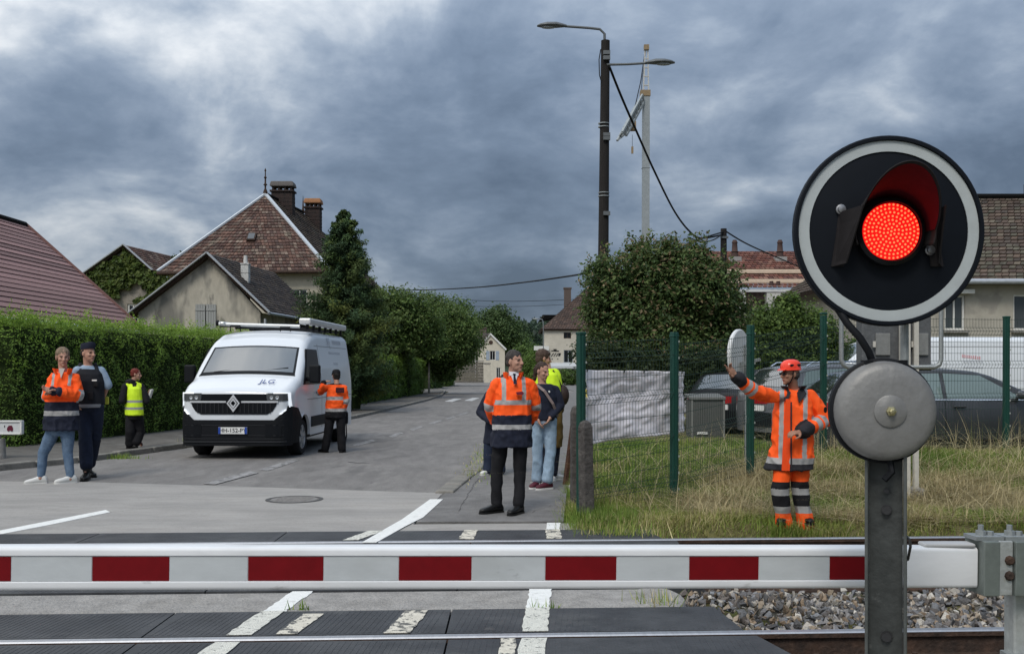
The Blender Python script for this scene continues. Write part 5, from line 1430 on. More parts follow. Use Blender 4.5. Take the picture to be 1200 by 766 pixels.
# roof rack: front roller bar, side rails, tube on the right
RK = M('rack_aluminium', (.62, .63, .63), .4, .08, 5, metal=.35)
rack = MB(); rack.tube([(-.95, 2.05, 2.51), (.68, 2.05, 2.46)], .036, 10); rack.tube([(-.95, 2.05, 2.53), (-.95, 5.2, 2.56)], .035, 8)
rack.build('rack_rail', RK, van, True, smooth=60)
q = MB(); q.box((-.86, 3.6, 2.52), (.10, 3.3, .07)); q.build('rack_rail', RK, van, True, bevel=.03)
q = MB(); q.prism([(.68, 1.95, 2.50), (.92, 1.95, 2.50), (.92, 1.95, 2.62), (.68, 1.95, 2.62)], (0, 3.5, 0)); q.build('ladder_tube', RK, van, True, bevel=.03)
q = MB()
for i in range(7): q.box((.82, 2.1 + i * .53, 2.45), (.05, .05, .12))
for i in range(4): q.bar((-.95, 2.1 + i * 1.0, 2.47), (.82, 2.1 + i * 1.0, 2.45), .04, .035)
q.build('rack_foot', BLK_PL, van, True)
q = MB(); q.cyl((-.96, 2.05, 2.53), (-1.0, 2.05, 2.53), .06, n=10); q.build('rack_end_cap', BLK_PL, van, True)
q = MB(); q.tube([(.5, 2.0, 2.36), (.5, 1.98, 2.44), (.3, 1.98, 2.44), (.3, 2.0, 2.36)], .012, 6); q.tube([(-.7, 2.0, 2.36), (-.7, 1.98, 2.47), (-.5, 1.98, 2.47), (-.5, 2.0, 2.36)], .012, 6); q.build('rack_bracket', BLK_PL, van, True)

# ---------------------------------------------------------------- estate car behind the fence
def estate(label, loc, yaw, paint, L=4.94, W=.94, H=1.46, roof=None, detail=True, tail=True, rails=True, group=None, name='estate_car'):
    t = thing(name, label, 'car', loc, yaw, group)
    k = L / 4.94; h = H / 1.46
    WBx = [.93 * k, 3.86 * k]
    tp = [(0, .60), (.05, .68), (.2, .76), (.9, .93), (1.32, .985), (1.42, 1.02), (2.05, 1.33), (2.35, 1.415), (2.9, 1.46), (3.6, 1.455), (4.25, 1.40), (4.42, 1.36), (4.80, 1.0), (4.90, .94), (4.94, .86)]
    bd = Body(L, [(a * k, b_ * h) for a, b_ in tp], arch(.20 * h, WBx, .36, .33), [(0, W * .62), (.06, W * .80), (.2, W * .92), (.6, W * .985), (1.2, W), (4.0 * k, W), (4.6 * k, W * .96), (4.88 * k, W * .86), (L, W * .72)], .09,
              [(0, .06), (.25, .03), (.55 * h, 0), (.80 * h, .02), (.93 * h, .055), (1.2 * h, .18), (1.46 * h, .30)], .04)
    bd.build(paint, t, n=80)
    q = MB(); q.box((0, L / 2, .34), (W * 1.5, L * .9, .26)); q.box((0, WBx[0], .5), (W * 1.5, .8, .35)); q.box((0, WBx[1], .5), (W * 1.5, .8, .35)); q.build('underbody', BLK_PL, t, True)
    for y in WBx:
        for sx in (-1, 1): wheel(t, sx * (W - .12), y, .33, .22, sx)
    q = MB(); bd.over(q, 1.46 * k, 2.28 * k, W * .74, W * .62); q.build('windscreen', SCREEN, t, True, smooth=60)
    q = MB(); bd.over(q, 4.44 * k, 4.76 * k, W * .60, W * .70); q.build('rear_window', SCREEN, t, True, smooth=60)
    for s in (-1, 1):
        gz0, gz1 = .96 * h, 1.34 * h
        q = MB(); bd.side(q, s, ((1.62 * k, gz0), (2.86 * k, gz0), (2.86 * k, gz1 + .03), (2.26 * k, gz1 - .005)), .008); q.build('side_window', M('car_glass', (.15, .20, .195), .04, spec=.8, coat=.3), t, True, smooth=60)
        q = MB(); bd.side(q, s, ((2.93 * k, gz0), (3.78 * k, gz0), (3.85 * k, gz1 + .01), (2.93 * k, gz1 + .03)), .008); q.build('side_window', M('car_glass', (.15, .20, .195), .04, spec=.8, coat=.3), t, True, smooth=60)
        q = MB(); bd.side(q, s, ((3.86 * k, gz0 + .02), (4.48 * k, gz0 + .06), (4.25 * k, gz1 - .02), (3.92 * k, gz1 + .0)), .008); q.build('side_window', M('car_glass', (.15, .20, .195), .04, spec=.8, coat=.3), t, True, smooth=60)
        q = MB(); bd.side(q, s, ((1.50 * k, gz0 - .035), (4.4 * k, gz0 - .025), (4.4 * k, gz0 - .005), (1.50 * k, gz0 - .012)), .012, 14, 1); q.build('chrome_strip', CHROME, t, True)
        for y in (1.58 * k, 2.9 * k, 3.82 * k):
            q = MB(); bd.side(q, s, ((y, .30), (y + .012, .30), (y + .012, gz0 - .05), (y, gz0 - .05)), .001, 1, 6); q.build('door_gap', BLK_PL, t, True)
        for y in (2.68 * k, 3.6 * k):
            q = MB(); q.box((s * (W + .005), y, .83 * h), (.035, .2, .03)); q.build('door_handle', paint, t, True, bevel=.01)
        q = MB(); q.ell((s * (W + .09), 1.72 * k, 1.02 * h), (.11, .08, .075), nu=12, nv=8); q.bar((s * (W - .1), 1.72 * k, .97 * h), (s * (W + .06), 1.72 * k, .99 * h), .05, .03); q.build('wing_mirror', paint, t, True, smooth=60)
        q = MB(); bd.side(q, s, ((4.42 * k, .74 * h), (4.90 * k, .76 * h), (4.86 * k, .90 * h), (4.50 * k, .90 * h)), .008, 8, 3); q.build('tail_light', TAIL_R, t, True)
        q = MB(); bd.side(q, s, ((.10, .58 * h), (.62, .64 * h), (.75, .74 * h), (.14, .66 * h)), .008, 8, 3); q.build('headlight', LAMP_GL, t, True)
        q = MB(); bd.side(q, s, ((1.35 * k, .21), (3.4 * k, .21), (3.4 * k, .30), (1.35 * k, .30)), .01, 8, 2); q.build('sill', BLK_PL, t, True)
        if rails:
            q = MB(); q.tube([(s * W * .60, 2.5 * k, 1.43 * h), (s * W * .60, 2.6 * k, 1.50 * h), (s * W * .60, 4.0 * k, 1.48 * h), (s * W * .60, 4.15 * k, 1.41 * h)], .018, 6); q.build('roof_rail', CHROME, t, True, smooth=60)
    q = MB(); q.surf(lambda u, v: ((v * 2 - 1) * W * .72, L + .012 - .10 * abs(v * 2 - 1) ** 3, (.72 + .16 * u) * h), 2, 10, thick=(0, -.03, 0)); q.build('tail_light_bar', TAIL_R, t, True)
    q = MB(); q.surf(lambda u, v: ((v * 2 - 1) * W * .86, L + .03 - .16 * abs(v * 2 - 1) ** 3, (.30 + .26 * u) * h), 2, 10, thick=(0, -.1, 0)); q.build('rear_bumper', BLK_PL, t, True)
    q = MB(); q.box((0, L + .035, .64 * h), (.52, .012, .11)); q.build('number_plate', MATS['plate_white'], t, True)
    return t
DG = M('car_paint_grey', (.06, .063, .068), .3, metal=.3, coat=.45)
SIL = M('car_paint_silver', (.17, .175, .185), .3, metal=.4, coat=.6)
DBL = M('car_paint_dark', (.012, .013, .016), .4, coat=.15)
ZP = .17
estate('dark grey estate car parked behind the fence, right of the lit red signal', (9.97, 17.6, ZP), rad(90), DG, rails=False)
estate('silver estate car with roof rails parked behind the worker in orange', (9.1, 21.9, ZP), rad(112), SIL, L=4.6, H=1.55)
estate('black car with red tail lights parked between the grey cabinet and the silver estate car', (7.3, 25.6, ZP), rad(140), DBL, L=4.4, H=1.42, rails=False)

# ---------------------------------------------------------------- white van in the car park
t = thing('parked_van', 'long white panel van parked behind the dark grey estate car with faded red lettering', 'van', (6.75, 25.4, ZP), rad(-90))
PWB = [.9, 4.2]
PB_ = Body(6.2, [(0, .95), (.06, 1.05), (.5, 1.20), (.85, 1.30), (1.0, 1.40), (1.75, 2.02), (1.95, 2.12), (2.4, 2.2), (3.0, 2.22), (6.05, 2.22), (6.2, 2.1)], arch(.30, PWB, .40, .33), [(0, .66), (.05, .82), (.2, .93), (.6, .98), (6.0, .99), (6.2, .95)], .16, [(0, .03), (.5, 0), (1.2, 0), (1.6, .03), (2.2, .13)], .05)
PB_.build(VW, t)
q = MB(); q.box((0, 3.1, .42), (1.6, 5.6, .3)); q.build('underbody', BLK_PL, t, True)
for y in PWB:
    for sx in (-1, 1): wheel(t, sx * .86, y, .33, .22, sx)
q = MB(); PB_.over(q, 1.03, 1.80, .84, .76); q.build('windscreen', SCREEN, t, True, smooth=60)
for s in (-1, 1):
    q = MB(); PB_.side(q, s, ((1.30, 1.25), (2.15, 1.25), (2.15, 1.86), (1.78, 1.86)), .006); q.build('side_window', SCREEN, t, True)
    q = MB(); PB_.side(q, s, ((2.3, 1.97), (6.0, 1.97), (6.0, 1.99), (2.3, 1.99)), .003, 10, 1); q.build('panel_crease', MATS['seam_grey'], t, True)
    q = MB(); PB_.side(q, s, ((1.2, .98), (6.0, .98), (6.0, 1.04), (1.2, 1.04)), .014, 10, 1); q.build('side_moulding', VW, t, True)
    for y in (2.25, 3.6):
        q = MB(); PB_.side(q, s, ((y, .45), (y + .014, .45), (y + .014, 1.95), (y, 1.95)), .001, 1, 8); q.build('door_gap', MATS['seam_grey'], t, True)
    q = MB(); q.box((s * 1.13, 1.15, 1.38), (.18, .14, .3)); q.build('wing_mirror', BLK_PL, t, True, bevel=.03)
    q = MB(); PB_.side(q, s, ((.1, .72), (.5, .78), (.55, .98), (.14, .9)), .008, 6, 3); q.build('headlight', LAMP_GL, t, True)
q = MB(); q.surf(lambda u, v: ((v * 2 - 1) * .94, -.04 + .17 * abs(v * 2 - 1) ** 3, .28 + .35 * u), 2, 10, thick=(0, .1, 0)); q.build('bumper', BLK_PL, t, True)
RP = M('faded_red_print', (.56, .32, .34), .5)
q = MB(); r_ = random.Random(3)
for i in range(9): PB_.side(q, 1, ((4.0 + i * .05, 1.72 - i * .006), (4.035 + i * .05, 1.72 - i * .006), (4.04 + i * .05, 1.80 - i * .006 - r_.uniform(0, .03)), (4.01 + i * .05, 1.80 - i * .006)), .006, 1, 1)
q.build('red_print', RP, t, True)
q = MB()
for rz_ in (1.60, 1.46):
    for i in range(8): PB_.side(q, 1, ((4.02 + i * .06, rz_), (4.06 + i * .06, rz_), (4.06 + i * .06, rz_ + r_.uniform(.03, .07)), (4.02 + i * .06, rz_ + .05)), .006, 1, 1)
q.build('grey_print', FADE, t, True)
sheet('car_park', [(3.4, 18.2), (4.6, 16.9), (30, 16.9), (30, 30.6), (3.4, 30.6)], ZP, ASPH_D, .1)

# ================================================================== fence, poles, signs
FGREEN = M('fence_green', (0.012, 0.055, 0.042), 0.45, 0.12, 8)
WIREM = M('fence_wire', (0.022, 0.045, 0.038), 0.5)
GALV = M('galvanised_steel', (0.30, 0.32, 0.32), 0.5, 0.15, 12, 0.1, 60, metal=.5)
# five posts: (X, Y, ground z, height)
fposts = [(0.755, 11.2, 0.0, 1.985), (1.93, 12.2, .06, 1.93), (3.13, 13.45, .20, 1.86), (4.62, 15.2, .42, 2.0), (6.05, 15.5, .42, 2.0), (7.62, 15.8, .42, 1.98), (9.2, 16.1, .42, 2.0)]
flabels = ['corner post of the green mesh fence beside the short concrete post', 'green fence post in front of the white banner edge', 'green fence post next to the white oval disc',
           'green fence post just behind the helmeted worker', 'green fence post hidden behind the round bell', 'green fence post in front of the dark grey car mirror', 'green fence post at the far right end of the mesh fence']
fp = []
for i, (x, y, z, h) in enumerate(fposts):
    t = thing('fence_post', flabels[i], 'fence post', (x, y, z), 0, 'green posts of the mesh fence')
    if i == 0:
        q = MB(); q.box((0, 0, h / 2 - .2), (.085, .07, h + .4)); q.box((0, -.03, h / 2), (.03, .03, h - .02)); s0 = q.build('shaft', FGREEN, t, True, bevel=.008)
        q = MB(); q.box((0, 0, h + .01), (.095, .08, .03)); c0_ = q.build('cap', FGREEN, t, True, bevel=.008)
        q = MB()
        for k in range(10): q.box((.045, -.02, .12 + k * .195), (.02, .03, .025))
        k0 = q.build('clip', M('clip_pale', (.35, .38, .34), .6), t, True)
    else:
        for s_, dz in ((s0, 0), (c0_, h - fposts[0][3]), (k0, 0)):
            c = s_.copy(); COL.objects.link(c); c.parent = t; c.location.z += dz
    t.rotation_euler = (random.uniform(-.008, .008), random.uniform(-.008, .008), .6 if i < 3 else .2)
def mesh_panel(a, c, label, cat='fence panel'):
    A = Vector((a[0], a[1], 0)); C = Vector((c[0], c[1], 0)); d = C - A; L = d.length; d.normalize(); n = Vector((d.y, -d.x, 0))
    t = thing('mesh_panel', label, cat, (A + C) / 2, 0, 'wire mesh panels of the green fence')
    h = min(a[3], c[3]) - .05
    zf = lambda s: a[2] + (c[2] - a[2]) * s / L + .04
    folds = [.12, .5 * h, h - .22] if h < 1.5 else [.18, .72, 1.22, h - .2]
    def prof(z):
        o = 0
        for f in folds:
            o = max(o, .045 * max(0, 1 - abs(z - f) / .06))
        return o
    zs = sorted({0.0, h} | {f + e for f in folds for e in (-.06, 0, .06)})
    zs = [z for z in zs if 0 <= z <= h]
    q = MB()
    k = int(L / .05)
    for i in range(1, k):
        s = L * i / k; p = A + d * s
        q.tube([p + n * prof(z) + Vector((0, 0, zf(s) + z)) for z in zs], .0024, 3, cap=False)
    q.build('vertical_wires', WIREM, t)
    q = MB(); hz = [f + e for f in folds for e in (-.055, 0, .055)]
    for z0, z1 in zip([0] + folds, folds + [h]):
        m_ = max(1, round((z1 - z0) / .2))
        hz += [z0 + (z1 - z0) * j / m_ for j in range(1, m_)]
    for z in hz + [.02, h - .02]:
        if not 0 < z < h: continue
        o = n * (prof(z) - .004); q.tube([A + o + d * .04 + Vector((0, 0, zf(0) + z)), C + o - d * .04 + Vector((0, 0, zf(L) + z))], .0029, 4, cap=False)
    q.build('horizontal_wires', WIREM, t)
    return t
pl_ = ['wire mesh panel in front of the white banner', 'wire mesh panel in front of the grey ribbed cabinet', 'wire mesh panel behind the outstretched arm of the helmeted worker', 'wire mesh panel between the helmeted worker and the round bell', 'wire mesh panel in front of the side windows of the dark grey car', 'wire mesh panel at the right end in front of the white parked van']
for a, c, l in zip(fposts, fposts[1:], pl_): mesh_panel(a, c, l)

# banner tied behind the first panels
A = Vector((.84, 11.36, 0)); Bv = Vector((2.12, 12.50, 0)); d = (Bv - A).normalized(); nn = Vector((-d.y, d.x, 0))
def bfn(u, v):
    L = (Bv - A).length
    z1 = 1.60 - .02 * u - .006 * math.sin(u * 14) ** 2; z0 = .75 + .10 * u ** 1.0 + .02 * math.sin(u * 5)
    z = z0 + (z1 - z0) * v
    w = .045 * mnoise.noise(Vector((u * 4, v * 2.5, 1))) + .018 * mnoise.noise(Vector((u * 11 + v * 5, v * 6 - u * 3, 4))) + .022 * math.sin((u * 3.0 + v * 2.2) * 3.1) * (1 - v) + .03 * abs(mnoise.noise(Vector((u * 7 - v * 4, v * 9, 7))))
    p = A + d * (L * u) + nn * (w + .02)
    return (p.x, p.y, z)
t = thing('banner', 'creased white banner tied to the green mesh fence, its back facing the crossing', 'banner', A.lerp(Bv, .5))
q = MB(); q.surf(bfn, 64, 44, thick=(nn.x * .002, nn.y * .002, 0)); q.build('fabric', M('banner_white', (.85, .825, .86), .7, .05, 3, spots=((9, .66, (.6, .59, .62), .35),)), t, smooth=180)
for u in (.02, .35, .55, .98):
    q = MB(); p = Vector(bfn(u, .985)); q.lathe(p - nn * .002, nn, [(.014, 0), (.014, .006)], 10); q.build('eyelet', GALV, t)
    q = MB(); q.tube([p, p - nn * .05 + Vector((0, 0, .05))], .004, 5); q.build('tie', BLK_PL, t)

# short old posts by the fence corner
OLDC = M('old_post_concrete', (.10, .092, .085), .95, .35, 6, .8, 25, col2=(.055, .05, .048))
t = thing('old_post', 'short weathered dark concrete post with a pointed top in front of the corner fence post', 'post', (.80, 10.95, 0))
def oldpost(t, w, h):
    q = MB(); q.loft([[Vector((x * w / 2 * s, y * w / 2 * s, z)) for x, y in ((-1, -1), (1, -1), (1, 1), (-1, 1))] for z, s in ((-.1, 1), (h * .3, 1.02), (h * .93, .96), (h * .98, .7), (h, .25))]); return q.build('shaft', OLDC, t, True, bevel=.012)
oldpost(t, .125, 1.06); t.rotation_euler = (0, -.02, .5)
t = thing('old_post', 'thin dark post half hidden behind the left side of the corner fence post', 'post', (.745, 12.0, 0)); oldpost(t, .11, 1.18); t.rotation_euler = (0, 0, .2)
t = thing('rusty_stake', 'leaning rusty iron stake on the pavement edge near the corner fence post', 'stake', (.80, 14.0, 0))
q = MB(); q.bar((.73, 14.2, -.05), (.87, 14.3, .98), .055, .05); q.build('shaft', M('rust_orange', (.13, .062, .035), .9, .4, 12, .6, 40, col2=(.07, .04, .03)), t)
q = MB(); q.box((.86, 14.3, .95), (.08, .06, .05)); q.build('cap', RUST, t)
t = thing('rubble_stone', 'pale stone lying in the grass beside the rusty stake', 'stone', (.86, 13.4, .05)); q = MB(); q.ell((.86, 13.4, .06), (.14, .1, .07), nu=7, nv=5); q.build('stone', CONC, t)

# ribbed grey cabinet
c = P(826, 480, 21.3)
t = thing('utility_cabinet', 'grey ribbed metal cabinet standing in the lawn behind the fence', 'cabinet', (c.x, 21.3, .14), .06)
CAB = M('cabinet_grey', (.10, .105, .10), .6, .12, 5)
q = MB(); q.box((0, 0, .42), (.68, .5, .84)); q.build('case', CAB, t, True, bevel=.015)
q = MB(); q.prism([(-.37, -.29, .84), (.37, -.29, .84), (.37, .29, .90), (-.37, .29, .90)], (0, 0, .06)); q.build('lid', M('cabinet_lid', (.15, .155, .15), .6, .1, 5), t, True, bevel=.01)
rb = None
for i in range(13):
    if rb is None: q = MB(); q.box((0, -.258, .44), (.018, .02, .66)); rb = q.build('rib', CAB, t, True); rb.location.x = -.27
    else: c2 = rb.copy(); COL.objects.link(c2); c2.location.x = -.27 + i * .045
q = MB()
for s in (-1, 1): q.box((s * .33, -.26, .43), (.04, .03, .82))
q.build('frame', M('cabinet_frame', (.17, .175, .165), .6), t, True)
q = MB(); q.box((-.12, -.275, .16), (.22, .012, .05)); q.build('white_label', WHITE_P, t, True)

# white round disc seen nearly edge-on
c = P(866, 416, 14.2)
t = thing('round_disc', 'white round disc seen almost edge-on beside the third fence post', 'road sign', (c.x, 14.2, .2))
ax = Vector((math.sin(rad(55)), -math.cos(rad(55)), 0)).normalized()
q = MB(); q.lathe(c, ax, [(.345, -.03), (.36, -.015), (.36, .015), (.345, .03)], 40); q.build('disc', M('disc_white', (.62, .63, .63), .5, .08, 3), t, smooth=40)
q = MB(); q.lathe(c + ax * -.03, -ax, [(.09, 0), (.08, .05), (.03, .06)], 20); q.lathe(c - ax * .07, -ax, [(.02, 0), (.02, .05)], 10); q.build('hub', GALV, t, smooth=40)
q = MB(); q.bar(c + Vector((-.0, -.09, -.12)), c + Vector((.28, -.05, -.06)), .04, .04); q.build('bracket', GALV, t)
q = MB(); q.cyl((c.x + .13, 14.25, -.1), (c.x + .13, 14.25, 1.95), .04, n=10); q.build('post', GALV, t)

# grey box with tube guard on a cream post, behind the bell
pz = Vector((4.53, 12.1, 0))
DK = M('dark_steel_weathered', (.115, .12, .125), .6, .2, 8, .2, 40, metal=.25, spots=((14, .62, (.19, .19, .185), .5),))
t = thing('signal_box', 'grey steel box with hatches and tube guard on a cream post behind the bell', 'signal', pz)
CRP = M('cream_post', (.50, .48, .43), .7, .12, 6)
q = MB(); q.box((pz.x + .02, 12.22, 2.02), (.82, .22, .86)); q.build('case', DK, t, bevel=.015)
for x in (-.15, .30):
    q = MB(); q.box((pz.x + x, 12.095, 1.90), (.17, .03, .26)); hch = q.build('hatch', M('hatch_grey', (.2, .205, .2), .5, .15, 9), t, bevel=.006)
    q = MB(); q.box((pz.x + x - .11, 12.07, 1.9), (.03, .02, .07)); q.build('handle', CRP, hch)
q = MB(); q.box((pz.x + .08, 12.02, 1.0), (.12, .06, 2.6)); q.build('post', CRP, t, bevel=.006)
q = MB(); q.box((pz.x + .225, 12.06, 1.0), (.055, .05, 2.6)); q.build('conduit', CRP, t)
q = MB(); q.box((pz.x + .17, 12.15, .06), (.30, .30, .30)); q.build('foot', CONC, t, bevel=.03)
q = MB(); q.tube([(pz.x - .655, 12.05, 2.6), (pz.x - .655, 12.05, 1.72), (pz.x - .63, 12.05, 1.66), (pz.x - .58, 12.05, 1.63), (pz.x + .44, 12.05, 1.63), (pz.x + .50, 12.05, 1.66), (pz.x + .52, 12.05, 1.72), (pz.x + .52, 12.05, 2.6)], .028, 8); q.build('guard_tube', GALV, t, smooth=60)
q = MB(); q.cyl((pz.x - .4, 12.1, 1.62), (pz.x + .42, 12.1, 1.62), .03, n=8); q.build('guard_rail', BLK_PL, t)

# lettered board on the left pavement
c = P(-22, 500.5, 17.4)
t = thing('direction_sign', 'white lettered board with a small red car symbol on a concrete post by the hedge', 'sign', (c.x, 17.4, .1))
q = MB(); q.box((c.x, 17.4, c.z), (1.42, .09, .235)); q.build('board', M('sign_white', (.55, .56, .56), .5, .06, 6), t, bevel=.01)
q = MB()
for s in (-1, 1): q.box((c.x, 17.35, c.z + s * .105), (1.42, .03, .03))
q.box((c.x + .70, 17.35, c.z), (.03, .03, .235)); q.build('frame', WHITE_P, t, bevel=.006)
REDK = M('sign_dark_red', (.11, .012, .03), .6)
text('E', 'letter', .16, REDK, facing((P(-1.5, 500, 17.4).x, 17.352, c.z), (1, 0, 0), (0, 0, 1)), t)
text("'", 'letter', .16, M('sign_black', (.03, .03, .035), .6), facing((P(7, 500, 17.4).x, 17.352, c.z - .03), (1, 0, 0), (0, 0, 1)), t)
cx = P(13, 500, 17.4).x
q = MB(); q.prism([(cx + x, 17.352, c.z + z) for x, z in ((-.045, -.05), (.055, -.05), (.055, -.005), (.035, .035), (-.01, .035), (-.04, .0))], (0, -.006, 0)); q.cyl((cx - .02, 17.352, c.z - .05), (cx - .02, 17.345, c.z - .05), .016, n=8); q.cyl((cx + .035, 17.352, c.z - .05), (cx + .035, 17.345, c.z - .05), .016, n=8); q.build('car_symbol', REDK, t)
q = MB(); q.cyl((P(0, 0, 17.4).x - .02, 17.4, 0), (P(0, 0, 17.4).x - .02, 17.4, .43), .12, .10, 12); q.box((P(0, 0, 17.4).x - .02, 17.4, .5), (.06, .06, .3)); q.build('post', CONC, t, smooth=50)

# lamp pole with two arms
POLE = M('tarred_wood', (.020, .018, .017), .9, .25, 3, .4, 20, stretch=(3, 3, .4))
ARM = M('lamp_arm_grey', (.13, .14, .145), .5, .1, 5, metal=.3)
pb = P(706, 400, 27.0); pt_ = P(709.5, 48, 27.0)
t = thing('lamp_pole', 'tall dark wooden pole carrying two street lamps and a cable', 'lamp post', (pb.x, 27, 0))
q = MB(); q.tube([(pb.x - .04, 27, 0), pb, pt_], [.17, .15, .115], 14); q.build('shaft', POLE, t, smooth=60)
q = MB(); q.tube([pt_ + Vector((-.02, 0, -.3)), P(708.5, 40, 27), P(703, 34.5, 27), P(690, 33, 27), P(662, 31, 27)], .035, 8); q.build('lamp_arm', ARM, t, smooth=60)
q = MB(); q.tube([P(711, 76, 26.9), P(735, 75.5, 26.9), P(760, 74, 26.9)], .033, 8); q.build('lamp_arm', ARM, t, smooth=60)
def lamphead(c, sgn):
    q = MB(); L = .78
    ring = []
    for f, w, h in ((0, .05, .04), (.12, .08, .06), (.35, .15, .09), (.65, .155, .085), (.88, .11, .06), (1, .03, .03)):
        cx_ = c + Vector((sgn * L * f, 0, .02 * math.sin(f * 3)))
        ring.append([cx_ + Vector((0, w * math.cos(a), h * math.sin(a) if math.sin(a) > 0 else h * .55 * math.sin(a))) for a in np.linspace(0, 2 * math.pi, 13)[:-1]])
    q.loft(ring); o = q.build('lamp_head', ARM, t, smooth=50)
    q = MB(); q.ell(c + Vector((sgn * L * .62, 0, -.03)), (.2, .1, .035), nu=12, nv=6); q.build('lamp_glass', M('lamp_glass', (.3, .32, .33), .2), o, smooth=180)
lamphead(P(664, 31, 27), -1); lamphead(P(756, 74, 26.9), 1)
q = MB()
for py in (145, 149, 226, 230): p = P(707.5, py, 27); q.lathe(p, (0, 0, 1), [(.15, -.012), (.15, .012)], 14)
q.build('pole_band', GALV, t)
q = MB()
for py in (62, 68, 158, 162, 250): p = P(711, py, 26.85); q.box(p, (.18, .1, .1))
q.build('bracket', ARM, t)
q = MB(); q.tube([P(704, 58, 26.85), P(702, 70, 26.85), P(702.5, 88, 26.85), P(705, 97, 26.85)], .014, 5); q.build('loose_wire', BLK_PL, t)

# crane: grey mast, folded lattice jib
t = thing('crane', 'slim grey construction crane with its lattice jib hanging down behind the lamp pole', 'crane', (P(756.5, 400, 62).x, 62, 0))
CG = M('crane_grey', (.30, .33, .34), .55, .12, 2, metal=.2); CO = M('crane_ochre', (.27, .2, .12), .7, .2, 4)
m0, m1 = P(756, 433, 62), P(757, 108, 62)
q = MB(); q.bar((m0.x, 62, 0), m1, .42, .42, up=(0, 1, 0)); 
q.build('mast', CG, t)
q = MB()
for i in range(24):
    if i % 6: continue
    f = i / 24; p = Vector((m0.x, 62, 0)).lerp(m1, f); q = MB(); q.box(p + Vector((0, 0, 0)), (.47, .47, .05)); q.build('mast_joint', CG, t)
q = MB()
for s in (-.16, .16): q.bar(m1 + Vector((s, 0, 0)), P(757.5, 56, 62) + Vector((s * .5, 0, 0)), .08, .08)
for i in range(5): p = m1.lerp(P(757.5, 56, 62), .15 + i * .2); q.box(p, (.3, .1, .06))
q.build('mast_head', M('crane_white', (.5, .5, .48), .6), t)
for c_, s_ in ((P(757.5, 56, 62), (.3, .3, .3)), (P(756, 110, 62), (.6, .5, .35)), (P(739.5, 148, 61), (.55, .5, .5))):
    q = MB(); q.box(c_, s_); q.build('joint', CO, t)
q = MB(); j0, j1 = P(752, 118, 62), P(728.5, 162, 60)
dj = (j1 - j0).normalized(); side_ = Vector((.87, 0, .48)); ch_ = [side_ * .3, -side_ * .3, Vector((0, -.4, .25))]
for o in ch_: q.bar(j0 + o, j1 + o, .12, .12)
k = 9
for i in range(k):
    for a, c in ((0, 1), (1, 2), (2, 0)): q.bar(j0.lerp(j1, i / k) + ch_[a], j0.lerp(j1, (i + 1) / k) + ch_[c], .10, .10)
q.build('jib', CG, t)
q = MB(); q.tube([P(756, 60, 62), P(751, 95, 62), P(742, 135, 61)], .03, 5); q.tube([P(757, 60, 62), P(753, 90, 62), P(750, 120, 62)], .02, 5); q.tube([P(741, 158, 60), P(741, 176, 60)], .012, 4); q.build('cable', BLK_PL, t)
q = MB(); q.box(P(741, 176, 60), (.12, .12, .4)); q.build('hook', CO, t)

# small pole and the cables strung between
p2 = P(848, 268, 40)
t = thing('wooden_pole', 'short dark wooden pole where overhead cables meet, above the leafy bush', 'pole', (p2.x, 40, 0))
q = MB(); q.tube([(p2.x, 40, 0), p2], [.16, .12], 10); q.build('shaft', POLE, t, smooth=60)
q = MB(); q.box(p2 + Vector((0, -.12, -.35)), (.3, .1, .08)); q.build('bracket', ARM, t)
def cable(label, pts, r):
    o_ = None
    q = MB()
    P_ = [Vector(p) for p in pts]
    out = []
    for i in range(len(P_) - 1):                      # smooth curve through the points
        a = P_[max(i - 1, 0)]; b_ = P_[i]; c = P_[i + 1]; d = P_[min(i + 2, len(P_) - 1)]
        for k in range(8):
            s = k / 8
            out.append(.5 * ((2 * b_) + (c - a) * s + (2 * a - 5 * b_ + 4 * c - d) * s * s + (3 * b_ - a - 3 * c + d) * s ** 3))
    out.append(P_[-1]); q.tube(out, r, 6)
    return tag(q.build('overhead_cable', BLK_PL, smooth=60), label, 'cable', 'overhead cables')
cable('thick cable sagging from the lamp pole down to the small wooden pole', [P(714, 78, 26.9), P(728, 113, 28), P(745, 152, 29.5), P(767, 201, 32), P(790, 247, 35), P(808, 271, 37.5), P(822, 279, 39), P(847, 275, 39.9)], .035)
cable('cable running left from the lamp pole across the street to the conifer', [P(705, 317, 26.9), P(670, 323, 30), P(620, 330, 36), P(560, 336.5, 44), P(500, 339.5, 53), P(440, 340, 62)], .028)
cable('short cable looping left from the small wooden pole into the bushy tree', [P(847, 272, 39.9), P(830, 277, 38), P(812, 283, 36), P(795, 290, 33)], .03)
cable('short slack cable hanging just under the loop at the small wooden pole', [P(847, 274, 39.9), P(836, 281, 38.5), P(822, 283, 37), P(806, 278, 36)], .022)
cable('cable running right from the small wooden pole past the red tiled roof', [P(849, 270, 39.9), P(872, 284, 42), P(900, 297, 46), P(940, 314, 53)], .03)
cable('faint far cable crossing the gap above the distant trees', [P(440, 344, 120), P(520, 350, 120), P(600, 353, 120), P(690, 350, 120)], .03)
cable('lower faint far cable crossing the gap above the distant trees', [P(440, 352, 125), P(530, 358, 125), P(610, 359, 125), P(690, 355, 125)], .025)
# far lamp standard by the road
fb = P(637, 430, 100)
t = thing('far_lamp_post', 'thin pale street lamp standing at the corner of the tall pale house', 'lamp post', (3.1, 100, 0))
q = MB(); q.tube([(3.1, 100, 0), (3.05, 100, 6.2), (2.95, 100, 6.5), (2.5, 100, 6.55)], .05, 6); q.build('shaft', GALV, t, smooth=60)
q = MB(); q.ell((2.35, 100, 6.55), (.38, .14, .08), nu=10, nv=6); q.build('lamp_head', GALV, t, smooth=180)

